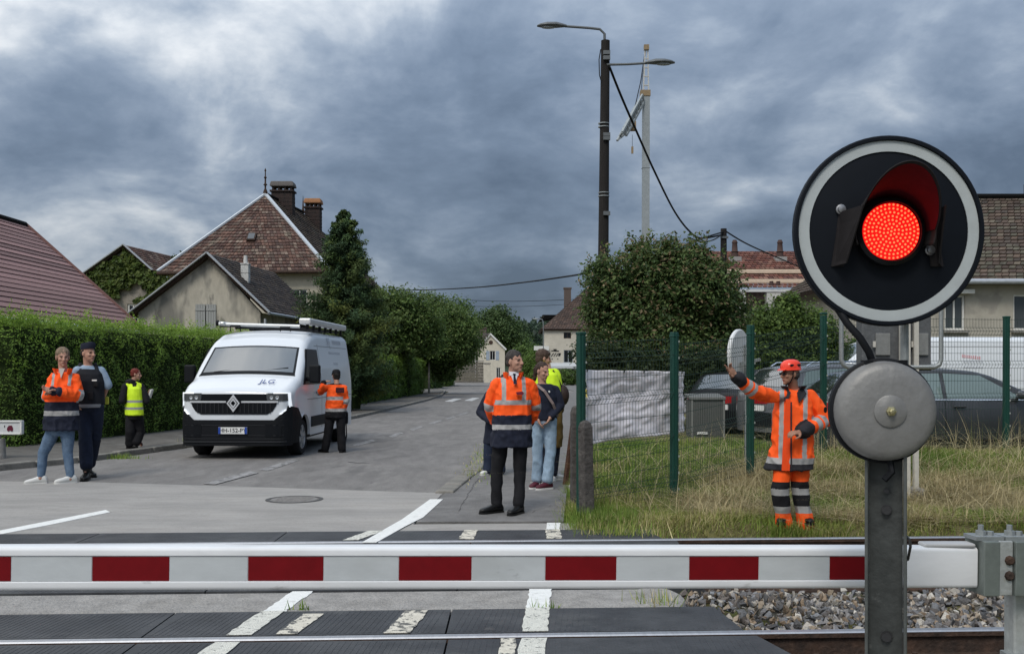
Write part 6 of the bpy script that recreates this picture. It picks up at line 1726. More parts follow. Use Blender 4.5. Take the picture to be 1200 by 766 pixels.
# ================================================================== people
SKIN = M('skin', (0.42, 0.235, 0.17), .55, .08, 9)
SKIN_T = M('skin_tanned', (0.31, 0.165, 0.11), .55, .08, 9)
LIP = M('lips', (0.28, 0.11, 0.09), .5)
EYE = M('eye', (0.035, 0.024, 0.02), .7, spec=.1)
BROW = M('eyebrow', (0.06, 0.042, 0.03), .8)
HIVIS = M('hivis_orange', (0.96, 0.105, 0.012), .75, .06, 5)
HIYEL = M('hivis_yellow', (0.62, 0.86, 0.03), .75, .06, 5)
REFL = M('reflective_grey', (0.33, 0.325, 0.32), .5, .08, 14)
NAVY = M('navy_cloth', (0.013, 0.016, 0.030), .85, .2, 6)
BLACKC = M('black_cloth', (0.009, 0.009, 0.011), .85, .2, 6)
LEATHER = M('black_leather', (0.010, 0.010, 0.010), .35)

def V3(*a): return Vector(a)
class Person:
    def __init__(s, label, d, feet, k=1.0, tyaw=0, skin=SKIN, z0=0.0, group=None):
        s.d, s.k, s.skin, s.z0 = d, k, skin, z0
        p = P(feet[0], feet[1], d); s.root = thing('person', label, 'person', (p.x, d, z0), 0, group)
        s.tyaw = rad(tyaw)
        s.R = V3(math.cos(s.tyaw), math.sin(s.tyaw), 0); s.Fw = V3(math.sin(s.tyaw), -math.cos(s.tyaw), 0)
    def j(s, t):
        dy = t[2] if len(t) > 2 else 0
        return P(t[0], t[1], s.d + dy)
    def pose(s, neck, sh, el, wr, hip, kn, an):
        s.neck = s.j(neck); s.sh = [s.j(q) for q in sh]; s.el = [s.j(q) for q in el]; s.wr = [s.j(q) for q in wr]
        s.hip = [s.j(q) for q in hip]; s.kn = [s.j(q) for q in kn]; s.an = [s.j(q) for q in an]
        s.pel = (s.hip[0] + s.hip[1]) / 2
    def head(s, c, yaw, pitch=0, roll=0):
        s.hc = s.j(c); y = rad(yaw)
        f = V3(math.sin(y) * math.cos(rad(pitch)), -math.cos(y) * math.cos(rad(pitch)), math.sin(rad(pitch)))
        r = V3(math.cos(y), math.sin(y), 0); r = (r + V3(0, 0, math.sin(rad(roll)))).normalized(); u = r.cross(-f) * 1.0
        u = f.cross(r) * -1 if f.cross(r).z < 0 else f.cross(r)
        s.hf, s.hr, s.hu = f, r, u.normalized()
        s.HM = Matrix((s.hr, -s.hf, s.hu)).transposed()
    def hp(s, r, f, u): return s.hc + (s.hr * r + s.hf * f + s.hu * u) * s.k
    def chain(s, mb, pts, rads, n=12):
        for a, b_, ra, rb in zip(pts, pts[1:], rads, rads[1:]): mb.cyl(a, b_, ra, rb, n)
        for p, r in zip(pts, rads): mb.ell(p, r, nu=n, nv=8)
    def spine(s, u):
        return s.pel.lerp(s.neck, u) if u >= 0 else s.pel + V3(0, 0, (s.neck.z - s.pel.z) * u)
    def rings(s, mb, spec, n=22, R=None, Fw=None):
        R = R or s.R; Fw = Fw or s.Fw
        rr = []
        for q in spec:
            u, hx, hy = q[0], q[1] * s.k, q[2] * s.k
            c = s.spine(u) + (Fw * (q[3] * s.k) if len(q) > 3 else V3(0, 0, 0)) + (R * (q[4] * s.k) if len(q) > 4 else V3(0, 0, 0))
            ring = []
            for i in range(n):
                a = 2 * math.pi * i / n; ca, sa = math.cos(a), math.sin(a)
                e = .85
                ring.append(c + R * (hx * math.copysign(abs(ca) ** e, ca)) + Fw * (hy * math.copysign(abs(sa) ** e, sa)))
            rr.append(ring)
        mb.loft(rr)
    def hand(s, mb, i, hdir, pn, curl=.5, spread=.0, point=False, scale=1.0):
        "palm, four unequal bent fingers and a thumb; pn = direction the palm faces"
        k = s.k * scale; w = s.wr[i]; h = V3(*hdir).normalized(); n = V3(*pn); n = (n - h * n.dot(h)).normalized(); sd = h.cross(n) * (1 if i == 0 else -1)
        s.chain(mb, [w - h * .02 * k, w + h * .02 * k], [.027 * k, .028 * k])
        R_ = Matrix((sd, h, n)).transposed()
        mb.ell(w + h * .055 * k, (.042 * k, .052 * k, .019 * k), R_, 14, 10)
        for f in range(4):
            o = (f - 1.5) * .0205 * k; L = (.068, .078, .073, .058)[f] * k
            st = w + h * (.092 - .006 * abs(f - 1.3)) * k + sd * o
            cl = curl * (1.0 if not (point and f == 1) else .05)
            if point and f > 1: cl = max(cl, .75)
            dirs = []
            for b_ in range(3):
                a = cl * (.35 + .55 * b_)
                dirs.append((h * math.cos(a) + n * math.sin(a) + sd * (spread * (f - 1.5) * .16)).normalized())
            p = [st]
            for b_, fr in enumerate((.45, .32, .23)): p.append(p[-1] + dirs[b_] * L * fr)
            s.chain(mb, p, [.0098 * k, .0092 * k, .0085 * k, .0075 * k], 8)
        th = w + h * .03 * k - sd * .036 * k
        p = [th, th + (h * .6 - sd * .7 + n * .3).normalized() * .038 * k]; p.append(p[-1] + (h * .9 - sd * .15 + n * .35).normalized() * .032 * k); p.append(p[-1] + (h * .9 + n * .4).normalized() * .02 * k)
        s.chain(mb, p, [.014 * k, .0115 * k, .0105 * k, .009 * k], 8)
    def build_body(s, hands, vox=.0065, neck_r=.054, jaw=1.0, female=False, browmat=BROW, extra=None):
        k = s.k; b = MB()
        s.rings(b, [(.0, .10, .075), (.1, .125, .09), (.4, .115, .085), (.75, .135, .095), (.93, .10, .07), (1.0, .055, .055)])
        s.chain(b, [s.sh[0].lerp(s.neck, .25), s.neck - V3(0, 0, .03 * k), s.sh[1].lerp(s.neck, .25)], [.03 * k, .045 * k, .03 * k])
        s.chain(b, [s.neck - V3(0, 0, .04 * k), s.neck, s.hp(0, -.018, -.06)], [.056 * k, neck_r * 1.02 * k, neck_r * k])
        for i in (0, 1):
            s.chain(b, [s.sh[i], s.el[i], s.wr[i]], [.040 * k, .036 * k, .026 * k])
            s.chain(b, [s.hip[i], s.kn[i], s.an[i]], [.062 * k, .046 * k, .034 * k])
            b.ell(s.an[i] + V3(0, 0, -.03 * k), (.035 * k, .05 * k, .035 * k), nu=10, nv=7)
        # head: skull, face, jaw, brow, nose, lips, ears
        H = s.HM
        el = lambda r, f, u, rad_, m_=H: b.ell(s.hp(r, f, u), tuple(x * k for x in rad_), m_, 16, 11)
        el(0, -.014, .026, (.074, .092, .090)); el(0, .016, -.02, (.064 * jaw, .074, .085)); el(0, .036, -.062, (.049 * jaw, .052, .046)); el(0, .066, -.094, (.023 * jaw, .022, .020))
        el(0, .078, .020, (.047, .014, .012)); el(.037, .062, -.022, (.022, .022, .02)); el(-.037, .062, -.022, (.022, .022, .02))
        s.chain(b, [s.hp(0, .088, .012), s.hp(0, .101, -.012), s.hp(0, .108, -.026)], [.009 * k, .011 * k, .0135 * k], 8)
        el(.010, .094, -.030, (.009, .010, .008)); el(-.010, .094, -.030, (.009, .010, .008))
        el(0, .086, -.055, (.022, .010, .007)); el(0, .084, -.066, (.019, .010, .007))
        for sg in (-1, 1): el(sg * .076, -.006, -.004, (.010, .020, .031)); el(sg * .074, .0, -.026, (.008, .010, .012))
        for i, hk in hands.items(): s.hand(b, i, **hk)
        me, V, c = remesh(b, vox, 2)
        rel = (c - np.array(s.hc)) / k
        r = rel @ np.array(s.hr); f = rel @ np.array(s.hf); u = rel @ np.array(s.hu)
        mi = np.zeros(len(c), dtype=np.int32)
        for sg in (-1, 1):
            mi[((r - sg * .030) / .013) ** 2 + ((u - .004) / .0075) ** 2 + np.where(f > .05, 0, 9) < 1] = 1
            mi[(np.abs(r - sg * .031) < .019) & (np.abs(u - .0235) < .0048) & (f > .05)] = 3
        mi[(np.abs(r) < .022) & (np.abs(u + .060) < .007) & (f > .07)] = 2
        me.polygons.foreach_set('material_index', mi)
        s.body = link('body', me, [s.skin, EYE, LIP, browmat], s.root, smooth=180)
    def limb(s, c, i, leg=False):
        "per face: position along limb (0-1 upper, 1-2 lower) and distance to its axis"
        pts = ([s.hip[i], s.kn[i], s.an[i]] if leg else [s.sh[i], s.el[i], s.wr[i]])
        best = np.full(len(c), 9.0); tt = np.zeros(len(c))
        for n_, (a, b_) in enumerate(zip(pts, pts[1:])):
            a = np.array(a); d = np.array(b_) - a
            t = ((c - a) @ d) / (d @ d); tc_ = np.clip(t, 0, 1)
            ds = np.linalg.norm(c - (a + tc_[:, None] * d), axis=1)
            m_ = ds < best; best[m_] = ds[m_]; tt[m_] = n_ + np.clip(t, -.2 if n_ == 0 else 0, 1 if n_ == 0 else 1.2)[m_]
        return tt, best
    def coords(s, c):
        "across, forward and height of faces in the torso's frame"
        q = c - np.array(s.pel)
        Ht = s.neck.z - s.pel.z
        u = q[:, 2] / Ht
        axis = np.array(s.pel) + np.clip(u, 0, 1.2)[:, None] * (np.array(s.neck) - np.array(s.pel)); axis[:, 2] = c[:, 2]
        e = c - axis
        return e @ np.array(s.R), e @ np.array(s.Fw), u
    def zpx(s, py): return CH - (py - HZ) / F * s.d
    def garment(s, name, ring, arms, mats, zone, vox=.008, wr=.006, seed=0, arm_end=.95, sh_r=None, parent=None, extra=None, wscale=6.5, only=(0, 1), yoke=True):
        b = MB(); k = s.k
        s.rings(b, ring)
        if arms:
            for i in only:
                w = s.el[i].lerp(s.wr[i], arm_end)
                s.chain(b, [s.sh[i], s.sh[i].lerp(s.el[i], .5), s.el[i], s.el[i].lerp(w, .5), w], [x * k for x in arms], 14)
        if yoke:
            y = sh_r or .052
            s.chain(b, [s.sh[0], s.neck - V3(0, 0, .045 * k), s.sh[1]], [y * k, (y + .008) * k, y * k])
        if extra: extra(b)
        me, V, c = remesh(b, vox, 3, wr * k, wscale, .75, seed)
        me.polygons.foreach_set('material_index', zone(c).astype(np.int32))
        return link(name, me, mats, parent or s.root, smooth=180)
    def trousers(s, mats, zone=None, r=(.098, .088, .072, .064, .062), hipr=(.165, .125), vox=.008, wr=.012, seed=0, end=1.02, name='trousers', top=.17):
        b = MB(); k = s.k
        s.rings(b, [(-.14, hipr[0] * .70, hipr[1] * .80), (-.06, hipr[0] * .95, hipr[1] * .97), (.02, hipr[0], hipr[1]), (top, hipr[0] * .93, hipr[1] * .92)])
        for i in (0, 1):
            e = s.kn[i].lerp(s.an[i], end)
            s.chain(b, [s.hip[i], s.hip[i].lerp(s.kn[i], .5), s.kn[i], s.kn[i].lerp(e, .5), e], [x * k for x in r], 14)
        me, V, c = remesh(b, vox, 3, wr * k, 7, .7, seed)
        if zone is not None: me.polygons.foreach_set('material_index', zone(c).astype(np.int32))
        return link(name, me, mats, s.root, smooth=180)
    def shoe(s, i, yaw, mat, sole=None, L=.29, pitch=0, h=.075, w=.048, zfix=None, side=None):
        k = s.k; y = rad(yaw); f = V3(math.sin(y), -math.cos(y), 0); r = V3(math.cos(y), math.sin(y), 0)
        pc = rad(pitch); f2 = (f * math.cos(pc) + V3(0, 0, math.sin(pc))).normalized(); u = V3(0, 0, 1); u = (u - f2 * u.dot(f2)).normalized()
        base = V3(s.an[i].x, s.an[i].y, s.z0 if zfix is None else zfix) - f * .075 * k
        sect = [(0, .030, .055), (.06, .037, .085), (.16, .038, .105), (.30, .038, .098), (.45, .041, .078), (.62, .047, .062), (.80, .046, .052), (.93, .034, .042), (1.0, .014, .028)]
        q = MB(); rr = []
        for t_, ww, hh in sect:
            c = base + f2 * (L * k * t_); ring = []
            for a in np.linspace(0, 2 * math.pi, 15)[:-1]:
                ca, sa = math.cos(a), math.sin(a)
                ring.append(c + r * (ww * k * w / .048 * math.copysign(abs(ca) ** .8, ca)) + u * (.016 * k + (hh * k * .5) * (1 + math.copysign(abs(sa) ** .8, sa))))
            rr.append(ring)
        q.loft(rr); o = q.build('shoe', mat, s.root, smooth=70)
        q = MB(); rr = []
        for t_, ww, hh in sect:
            c = base + f2 * (L * k * (t_ * 1.015 - .005)); e = (ww + .003) * k * w / .048
            rr.append([c - r * e, c + r * e, c + r * e + u * .022 * k, c - r * e + u * .022 * k])
        q.loft(rr); q.build('sole', sole or LEATHER, o, smooth=50)
        return o
    def hair(s, mat, parts, name='hair', vox=.007, wr=.009, seed=0, wscale=24):
        b = MB()
        for (r, f, u, rad_) in parts: b.ell(s.hp(r, f, u), tuple(x * s.k for x in rad_), s.HM, 16, 11)
        me, V, c = remesh(b, vox, 2, wr, wscale, .5, seed)
        return link(name, me, mat, s.root, smooth=180)
    def collar(s, mat, r0=.078, r1=.085, h=.06, gap=50, z=-.035, th=.014, name='collar', tilt=.0, parent=None):
        k = s.k; q = MB(); rr = []
        for a in np.linspace(rad(gap), 2 * math.pi - rad(gap), 22):
            d = s.Fw * math.cos(a) + s.R * math.sin(a)
            c = s.neck + V3(0, 0, z * k) + s.Fw * .004
            hh = h * (.85 + .15 * abs(math.cos(a * .5))) * k
            up = V3(0, 0, 1)
            sp = tilt * max(0, math.cos(a)) * k
            rr.append([c + d * (r0 * k), c + d * ((r0 + th) * k), c + d * ((r1 + th + sp) * k) + up * hh, c + d * ((r1 + sp) * k) + up * hh])
        q.loft(rr); return q.build(name, mat, parent or s.root, smooth=50, bevel=.004)

def arms_mask(s, c, rr=.085, lat=.165):
    x, f, u = s.coords(c)
    t0, d0 = s.limb(c, 0); t1, d1 = s.limb(c, 1)
    isa = np.zeros(len(c), bool); t = np.zeros(len(c))
    for tt, dd in ((t0, d0), (t1, d1)):
        m_ = (dd < rr * s.k) & ((tt > .35) | (np.abs(x) > lat * s.k))
        t[m_ & (~isa | (dd < 1))] = tt[m_ & (~isa | (dd < 1))]; isa |= m_
    return isa, t, x, f, u

# ---- man in the orange jacket, shirt and tie, standing on the pavement in the middle
p = Person('man in a tie and orange reflective jacket standing with his hands behind his back', 1920 * .975 / (597 - 433), (598, 597), 1.03, tyaw=8, z0=.012)
p.pose((601, 440, .02), [(582, 450), (621, 450, .04)], [(574.5, 475, .05), (627.5, 475, .1)], [(581, 496, .22), (621, 496, .24)],
       [(589, 509), (610, 509)], [(582, 553), (609, 551)], [(582, 588, -.02), (608, 589, -.1)])
p.head((603.5, 423.5, -.03), 48, 2)
p.build_body({0: dict(hdir=(.8, .3, -.5), pn=(0, 1, 0), curl=.8), 1: dict(hdir=(-.8, .3, -.5), pn=(0, 1, 0), curl=.8)}, .0058, jaw=1.04, browmat=M('brow_grey', (.07, .055, .045), .8))
def z(c):
    a, t, x, f, u = arms_mask(p, c)
    m = np.zeros(len(c), int)
    zz = c[:, 2]
    m[~a & (zz < p.zpx(486))] = 2
    m[~a & (zz < p.zpx(496.5)) & (zz > p.zpx(502.5))] = 1
    m[~a & (zz < p.zpx(468.5)) & (zz > p.zpx(474))] = 1
    m[~a & (np.abs(np.abs(x) - .112) < .024) & (zz > p.zpx(474))] = 1
    m[a & (np.abs(t - 1.02) < .10)] = 1
    m[a & (t > 1.88)] = 2
    return m
p.garment('jacket', [(-.20, .226, .165), (.0, .220, .160), (.35, .202, .150), (.62, .198, .145), (.80, .178, .125), (.93, .11, .09), (.99, .08, .078)], (.062, .069, .067, .062, .052), [HIVIS, REFL, NAVY], z, .0075, .019, 3, wscale=9)
p.collar(HIVIS, .078, .092, .085, 40, -.045, .018, tilt=.03)
p.trousers(BLACKC, None, (.090, .081, .064, .060, .058), (.155, .118), seed=2, wr=.012)
p.shoe(0, -52, LEATHER, L=.30); p.shoe(1, -28, LEATHER, L=.30)
HG = M('hair_dark_grey', (.045, .04, .037), .75, .3, 30)
p.hair(HG, [(0, -.0225, .046, (.0805, .0925, .083)), (0, -.05, -.005, (.072, .055, .06)), (.070, -.018, .01, (.010, .03, .035)), (-.070, -.018, .01, (.010, .03, .035))], seed=1)
q = MB(); nf = p.neck + p.Fw * .078 * p.k
q.prism([nf + p.R * -.05 + V3(0, 0, .045), nf + p.R * .055 + V3(0, 0, .045), nf + p.R * .004 + p.Fw * .06 + V3(0, 0, -.10)], p.Fw * -.03); q.build('shirt', M('shirt_white', (.62, .62, .66), .7), p.root)
for sg in (-1, 1):
    q = MB(); q.prism([nf + p.R * (.006 * sg) + p.Fw * .012 + V3(0, 0, .012), nf + p.R * (.055 * sg) + p.Fw * -.01 + V3(0, 0, .055), nf + p.R * (.05 * sg) + p.Fw * .015 + V3(0, 0, .0)], p.Fw * .006); q.build('shirt_collar', MATS['shirt_white'], p.root)
q = MB(); tf = p.Fw * .022; q.prism([nf + tf + p.R * -.014 + V3(0, 0, .025), nf + tf + p.R * .016 + V3(0, 0, .025), nf + tf + p.R * .010 + V3(0, 0, .002), nf + tf + p.Fw * .055 + p.R * .024 + V3(0, 0, -.09), nf + tf + p.Fw * .055 + p.R * -.016 + V3(0, 0, -.09), nf + tf + p.R * -.008 + V3(0, 0, .002)], p.Fw * .008); q.build('tie', NAVY, p.root)
lg = M('logo_maroon', (.16, .015, .03), .6)
lc = P(609, 459, p.d) ; 
q = MB(); q.prism([V3(lc.x + x, p.neck.y - .20, lc.z + z_) for x, z_ in ((-.045, .0), (.03, .01), (.045, -.012), (.035, -.03), (-.03, -.028))], (0, .02, 0)); bd = q.build('chest_logo', lg, p.root)

# ---- woman in orange jacket and jeans on the left
p = Person('woman in orange and navy reflective jacket, blue jeans and white trainers', 1920 / (566 - 433), (58, 566), 1.10, tyaw=12)
p.pose((74, 435.5, 0), [(63, 443, -.03), (86.5, 442, .05)], [(56, 464, -.05), (91.5, 463, 0)], [(62, 457.5, -.27), (68, 458.5, -.25)],
       [(64, 501), (79, 501)], [(50.5, 531, -.02), (79.5, 530, .02)], [(48, 557, -.05), (82.5, 558, 0)])
p.head((73.5, 418.5, -.03), 32, -6)
p.build_body({0: dict(hdir=(-.5, -.5, .15), pn=(.6, -.2, .4), curl=.75), 1: dict(hdir=(-.9, -.3, -.05), pn=(-.1, -.5, -.7), curl=.7)}, .0065, jaw=.92)
def z(c):
    a, t, x, f, u = arms_mask(p, c, .095, .15)
    m = np.zeros(len(c), int); zz = c[:, 2]
    m[~a & (zz < p.zpx(470.5))] = 2
    m[~a & (zz < p.zpx(481)) & (zz > p.zpx(486.5))] = 1
    m[~a & (np.abs(np.abs(x) - .10 * p.k) < .02) & (zz > p.zpx(452))] = 1
    m[a & (np.abs(t - .92) < .13)] = 1
    m[a & (t > 1.9)] = 2
    return m
p.garment('jacket', [(-.035, .218, .168), (.10, .208, .16), (.35, .196, .152), (.62, .192, .145), (.80, .165, .12), (.93, .105, .09), (.99, .08, .078)], (.062, .070, .070, .062, .054), [HIVIS, REFL, NAVY], z, .0085, .021, 8, wscale=9)
p.collar(HIVIS, .078, .098, .085, 36, -.04, .018, tilt=.035)
q = MB(); nf = p.neck + p.Fw * .08; q.prism([nf + p.R * -.04 + V3(0, 0, .05), nf + p.R * .04 + V3(0, 0, .05), nf + p.Fw * .06 + V3(0, 0, -.09)], p.Fw * -.04); q.build('shirt', M('top_beige', (.45, .4, .36), .8), p.root)
JEAN = M('denim_blue', (.07, .115, .185), .85, .22, 9, col2=(.12, .175, .25))
p.trousers(JEAN, None, (.092, .080, .064, .056, .048), (.16, .12), .009, .006, 5, end=.96)
WS = M('shoe_white', (.6, .6, .58), .6)
p.shoe(0, -72, WS, WS, L=.27, pitch=-2); p.shoe(1, -50, WS, WS, L=.27)
HB = M('hair_light_brown', (.22, .16, .105), .7, .35, 30, col2=(.14, .10, .07))
p.hair(HB, [(0, -.024, .047, (.083, .0935, .084)), (0, -.05, -.005, (.076, .06, .066)), (0, -.105, .0, (.03, .035, .035)), (.068, -.02, .0, (.014, .034, .045)), (-.068, -.02, .0, (.014, .034, .045))], seed=4)

# ---- police officer behind her
p = Person('police officer in a black body vest over a light blue shirt and a cap', 1920 / (561 - 433), (103, 561), 1.12, tyaw=22)
p.pose((103, 427.5, 0), [(91, 434, -.08), (118.5, 434.5, .08)], [(87.5, 454, 0), (126, 451, .1)], [(90, 468, -.1), (121.5, 464.5, .28)],
       [(98, 476), (112, 476)], [(100, 513, -.1), (111, 512, .1)], [(101.5, 549, -.12), (104, 546, .35)])
p.head((103.5, 414, -.03), 62, 0)
p.build_body({0: dict(hdir=(.3, -.4, -.8), pn=(1, 0, 0), curl=.6), 1: dict(hdir=(-.5, .5, -.5), pn=(0, 1, 0), curl=.7)}, .0068, jaw=1.02)
SHB = M('shirt_light_blue', (.26, .34, .44), .8, .08, 6)
p.garment('shirt', [(.0, .17, .12), (.3, .17, .12), (.62, .185, .13), (.80, .155, .11), (.98, .075, .072)], (.060, .064, .060, .048, .04), [SHB], lambda c: np.zeros(len(c)), .009, .006, 5, arm_end=.08)
p.garment('body_vest', [(.05, .188, .150), (.35, .188, .158), (.60, .195, .160), (.78, .175, .14), (.90, .13, .10)], None, [M('vest_black', (.012, .013, .017), .8, .2, 8)], lambda c: np.zeros(len(c)), .009, .006, 6, yoke=False,
          extra=lambda b: [p.chain(b, [p.spine(.75) + p.R * (sg * .12) + p.Fw * .1, p.spine(1.0) + p.R * (sg * .10), p.spine(.75) + p.R * (sg * .12) - p.Fw * .1], [.04, .034, .04]) for sg in (-1, 1)])
q = MB()
for dx, dz, w_, h_ in ((-.09, .18, .09, .10), (.02, .16, .08, .12), (.09, .33, .07, .08)): q.box(p.spine(.0) + p.Fw * .175 + p.R * dx + V3(0, 0, dz), (w_, .05, h_))
q.build('pouch', BLACKC, p.root, bevel=.012)
q = MB(); cc_ = p.spine(.60) + p.Fw * .185 + p.R * .08; q.box(cc_ + V3(0, 0, .02), (.07, .012, .022)); q.build('badge', WHITE_P, p.root)
q = MB(); q.lathe(p.spine(.02), (0, 0, 1), [(.195, -.025), (.2, 0), (.195, .025)], 24); bl_ = q.build('belt', M('belt_grey', (.20, .20, .21), .6), p.root, smooth=50)
NAVT = M('navy_trouser', (.013, .018, .036), .85, .25, 6)
p.trousers(NAVT, None, (.105, .098, .082, .084, .082), (.17, .125), .009, .009, 7, end=.86)
for i, y in ((0, 12), (1, 40)):
    q = MB(); p.chain(q, [p.an[i] + V3(0, 0, .16), p.an[i] + V3(0, 0, .05), p.an[i] - V3(0, 0, .02)], [.062, .056, .055]); q.build('boot_shaft', LEATHER, p.root, smooth=60)
    p.shoe(i, y, LEATHER, L=.30, w=.052)
q = MB(); rr = []
for u_, r_, f_ in ((.055, .083, .097), (.085, .086, .101), (.118, .084, .1), (.135, .076, .092), (.14, .03, .04)): rr.append([p.hp(r_ * math.cos(a), -.008 + f_ * math.sin(a), u_ + .012 * math.sin(a)) for a in np.linspace(0, 2 * math.pi, 19)[:-1]])
q.loft(rr); q.build('cap', NAVY, p.root, smooth=50)
p.hair(M('hair_black', (.014, .012, .011), .7, .2, 30), [(0, -.05, -.0, (.075, .052, .06)), (.07, -.02, .015, (.01, .03, .03)), (-.07, -.02, .015, (.01, .03, .03))], seed=7)
q = MB(); q.box(p.wr[1] + V3(.05, .0, -.06), (.05, .04, .11)); q.build('glove', M('glove_yellow', (.5, .5, .06), .7), p.root, bevel=.01)

# ---- person in the yellow vest walking along the left pavement
p = Person('person with short red hair and a yellow reflective vest walking by the hedge', 1.5 * 1200 / (525 - 433), (156, 525), .92, tyaw=128, z0=.1)
p.pose((156, 447.5, 0), [(146.5, 453, -.1), (166, 453, .06)], [(143, 470, -.16), (171.5, 470, .0)], [(156, 470, .22), (173, 463, .14)],
       [(153, 487), (162, 487)], [(152.5, 506, -.06), (164, 506, .08)], [(152.5, 519, 0), (160, 517, .0)])
p.head((159.5, 438.5, 0), 95, -6)
p.build_body({0: dict(hdir=(.6, .3, .3), pn=(0, 0, 1), curl=.6), 1: dict(hdir=(.4, .3, .4), pn=(-1, 0, 0), curl=.6)}, .008, jaw=.95)
p.garment('hoodie', [(-.1, .175, .135), (.3, .17, .13), (.62, .175, .13), (.86, .16, .11), (.98, .085, .08)], (.068, .072, .068, .058, .048), [BLACKC], lambda c: np.zeros(len(c)), .01, .008, 5,
          extra=lambda b: b.ell(p.neck + V3(0, 0, .0) - p.Fw * .05, (.10, .085, .06)))
def z(c):
    m = np.zeros(len(c), int); zz = c[:, 2]
    for a, b_ in ((468.5, 471.5), (476.5, 479.5)): m[(zz < p.zpx(a)) & (zz > p.zpx(b_))] = 1
    return m
p.garment('reflective_vest', [(.02, .225, .17), (.3, .22, .165), (.62, .215, .16), (.80, .20, .14), (.95, .11, .10)], None, [HIYEL, REFL], z, .0095, .010, 9, sh_r=.066)
p.trousers(BLACKC, None, (.10, .10, .095, .098, .10), (.165, .125), .010, .010, 4, end=1.0)
p.shoe(0, 80, LEATHER, L=.25); p.shoe(1, 110, M('shoe_dark_red', (.05, .02, .018), .6), M('sole_pale_orange', (.45, .22, .14), .7), L=.25, pitch=-48, zfix=p.z0 + .20)
p.hair(M('hair_red', (.13, .022, .015), .7, .3, 30), [(0, -.024, .040, (.083, .094, .086)), (0, -.05, -.005, (.078, .058, .062)), (.06, .03, .055, (.03, .04, .03))], seed=9)
q = MB(); q.box(p.wr[1] + V3(.05, .02, .03), (.03, .12, .17), Matrix.Rotation(.3, 3, 'Y')); q.build('paper', WHITE_P, p.root)

# ---- worker beside the van, seen from behind
p = Person('person in black cap and orange reflective jacket, back turned, at the white van', 1920 / (530 - 433), (392, 530), .93, tyaw=188)
p.pose((394.5, 449, 0), [(403, 454, 0), (381.5, 454, 0)], [(405.5, 470, -.02), (375, 460, .18)], [(401, 482, .2), (380, 447.5, .30)],
       [(399, 487), (387, 487)], [(400, 508), (384.5, 508)], [(400.5, 525), (381, 525, .02)])
p.head((394, 440.5, .05), 205, -8)
p.build_body({0: dict(hdir=(-.3, .5, -.5), pn=(-1, 0, 0), curl=.6), 1: dict(hdir=(.7, .4, .2), pn=(0, .3, -1), curl=.6)}, .009)
def z(c):
    a, t, x, f, u = arms_mask(p, c, .085, .16)
    m = np.zeros(len(c), int); zz = c[:, 2]
    for q_, w_ in ((464.5, 468.3), (478.3, 482)): m[~a & (zz < p.zpx(q_)) & (zz > p.zpx(w_))] = 1
    m[~a & (zz < p.zpx(482))] = 2
    m[a & (np.abs(t - .95) < .10)] = 1
    m[a & (t > 1.75)] = 2
    m[~a & (zz > p.zpx(450.5))] = 2
    return m
p.garment('jacket', [(-.06, .205, .155), (.2, .205, .155), (.62, .205, .150), (.82, .165, .12), (.98, .085, .08)], (.064, .070, .066, .060, .052), [HIVIS, REFL, BLACKC], z, .010, .019, 12, wscale=9)
p.trousers(BLACKC, None, (.10, .096, .086, .086, .088), (.165, .125), .010, .009, 8, end=1.0)
p.shoe(0, 170, LEATHER, L=.27); p.shoe(1, 235, LEATHER, L=.27)
p.hair(MATS['hair_black'], [(0, -.03, .02, (.078, .085, .08)), (0, -.05, -.03, (.07, .05, .06))], seed=3)
q = MB(); rr = []
for u_, r_, f_ in ((.045, .086, .10), (.08, .086, .10), (.115, .076, .09), (.135, .05, .06), (.14, .01, .01)): rr.append([p.hp(r_ * math.cos(a), -.01 + f_ * math.sin(a), u_) for a in np.linspace(0, 2 * math.pi, 19)[:-1]])
q.loft(rr); q.surf(lambda u, v: p.hp((v * 2 - 1) * .07, .08 + .08 * u * (1 - (v * 2 - 1) ** 2 * .5), .052 - .012 * u), 4, 8, thick=(0, 0, .008)); q.build('cap', BLACKC, p.root, smooth=50)
lc = P(398.5, 457, p.d - .165)
q = MB(); q.box(lc, (.16, .012, .10)); lb = q.build('back_logo', M('logo_dark', (.03, .008, .012), .6), p.root)
text('SNCF', 'logo_text', .05, lg, facing(lc + V3(0, -.008, -.012), (1, 0, 0), (0, 0, 1)), lb)
q = MB(); b0 = p.wr[0] + V3(.06, -.02, -.12); q.box(b0, (.11, .14, .24)); sbag = q.build('hip_bag', BLACKC, p.root, bevel=.03)
q = MB(); q.tube([b0 + V3(.02, 0, -.1), b0 + V3(.03, 0, -.35), b0 + V3(.0, 0, -.5)], .012, 5); q.build('strap', BLACKC, sbag)
# ---- person mostly hidden behind the man in the middle
p = Person('person in navy jacket and jeans almost hidden behind the man with the tie', 1920 / (557 - 433), (578, 557), .90, tyaw=-20, z0=.012)
p.pose((586, 457, 0), [(573, 463), (599, 463, .05)], [(563, 483, 0), (603, 484, 0)], [(574, 494, -.2), (600, 496, -.1)],
       [(574, 511), (588, 511)], [(572, 533), (587, 533)], [(571.5, 550), (587, 550)])
p.head((592, 447.5, .02), 30, -15)
p.build_body({0: dict(hdir=(.8, -.4, -.1), pn=(0, .5, -.8), curl=.6), 1: dict(hdir=(-.8, -.3, -.1), pn=(0, 0, -1), curl=.6)}, .009, jaw=.93)
p.garment('jacket', [(-.16, .215, .16), (.1, .20, .155), (.62, .19, .14), (.86, .17, .12), (.98, .085, .08)], (.074, .078, .074, .066, .055), [NAVY], lambda c: np.zeros(len(c)), .010, .01, 14)
p.trousers(M('denim_dark', (.018, .026, .05), .85, .2, 8), None, (.095, .09, .08, .078, .078), (.16, .12), .010, .008, 3)
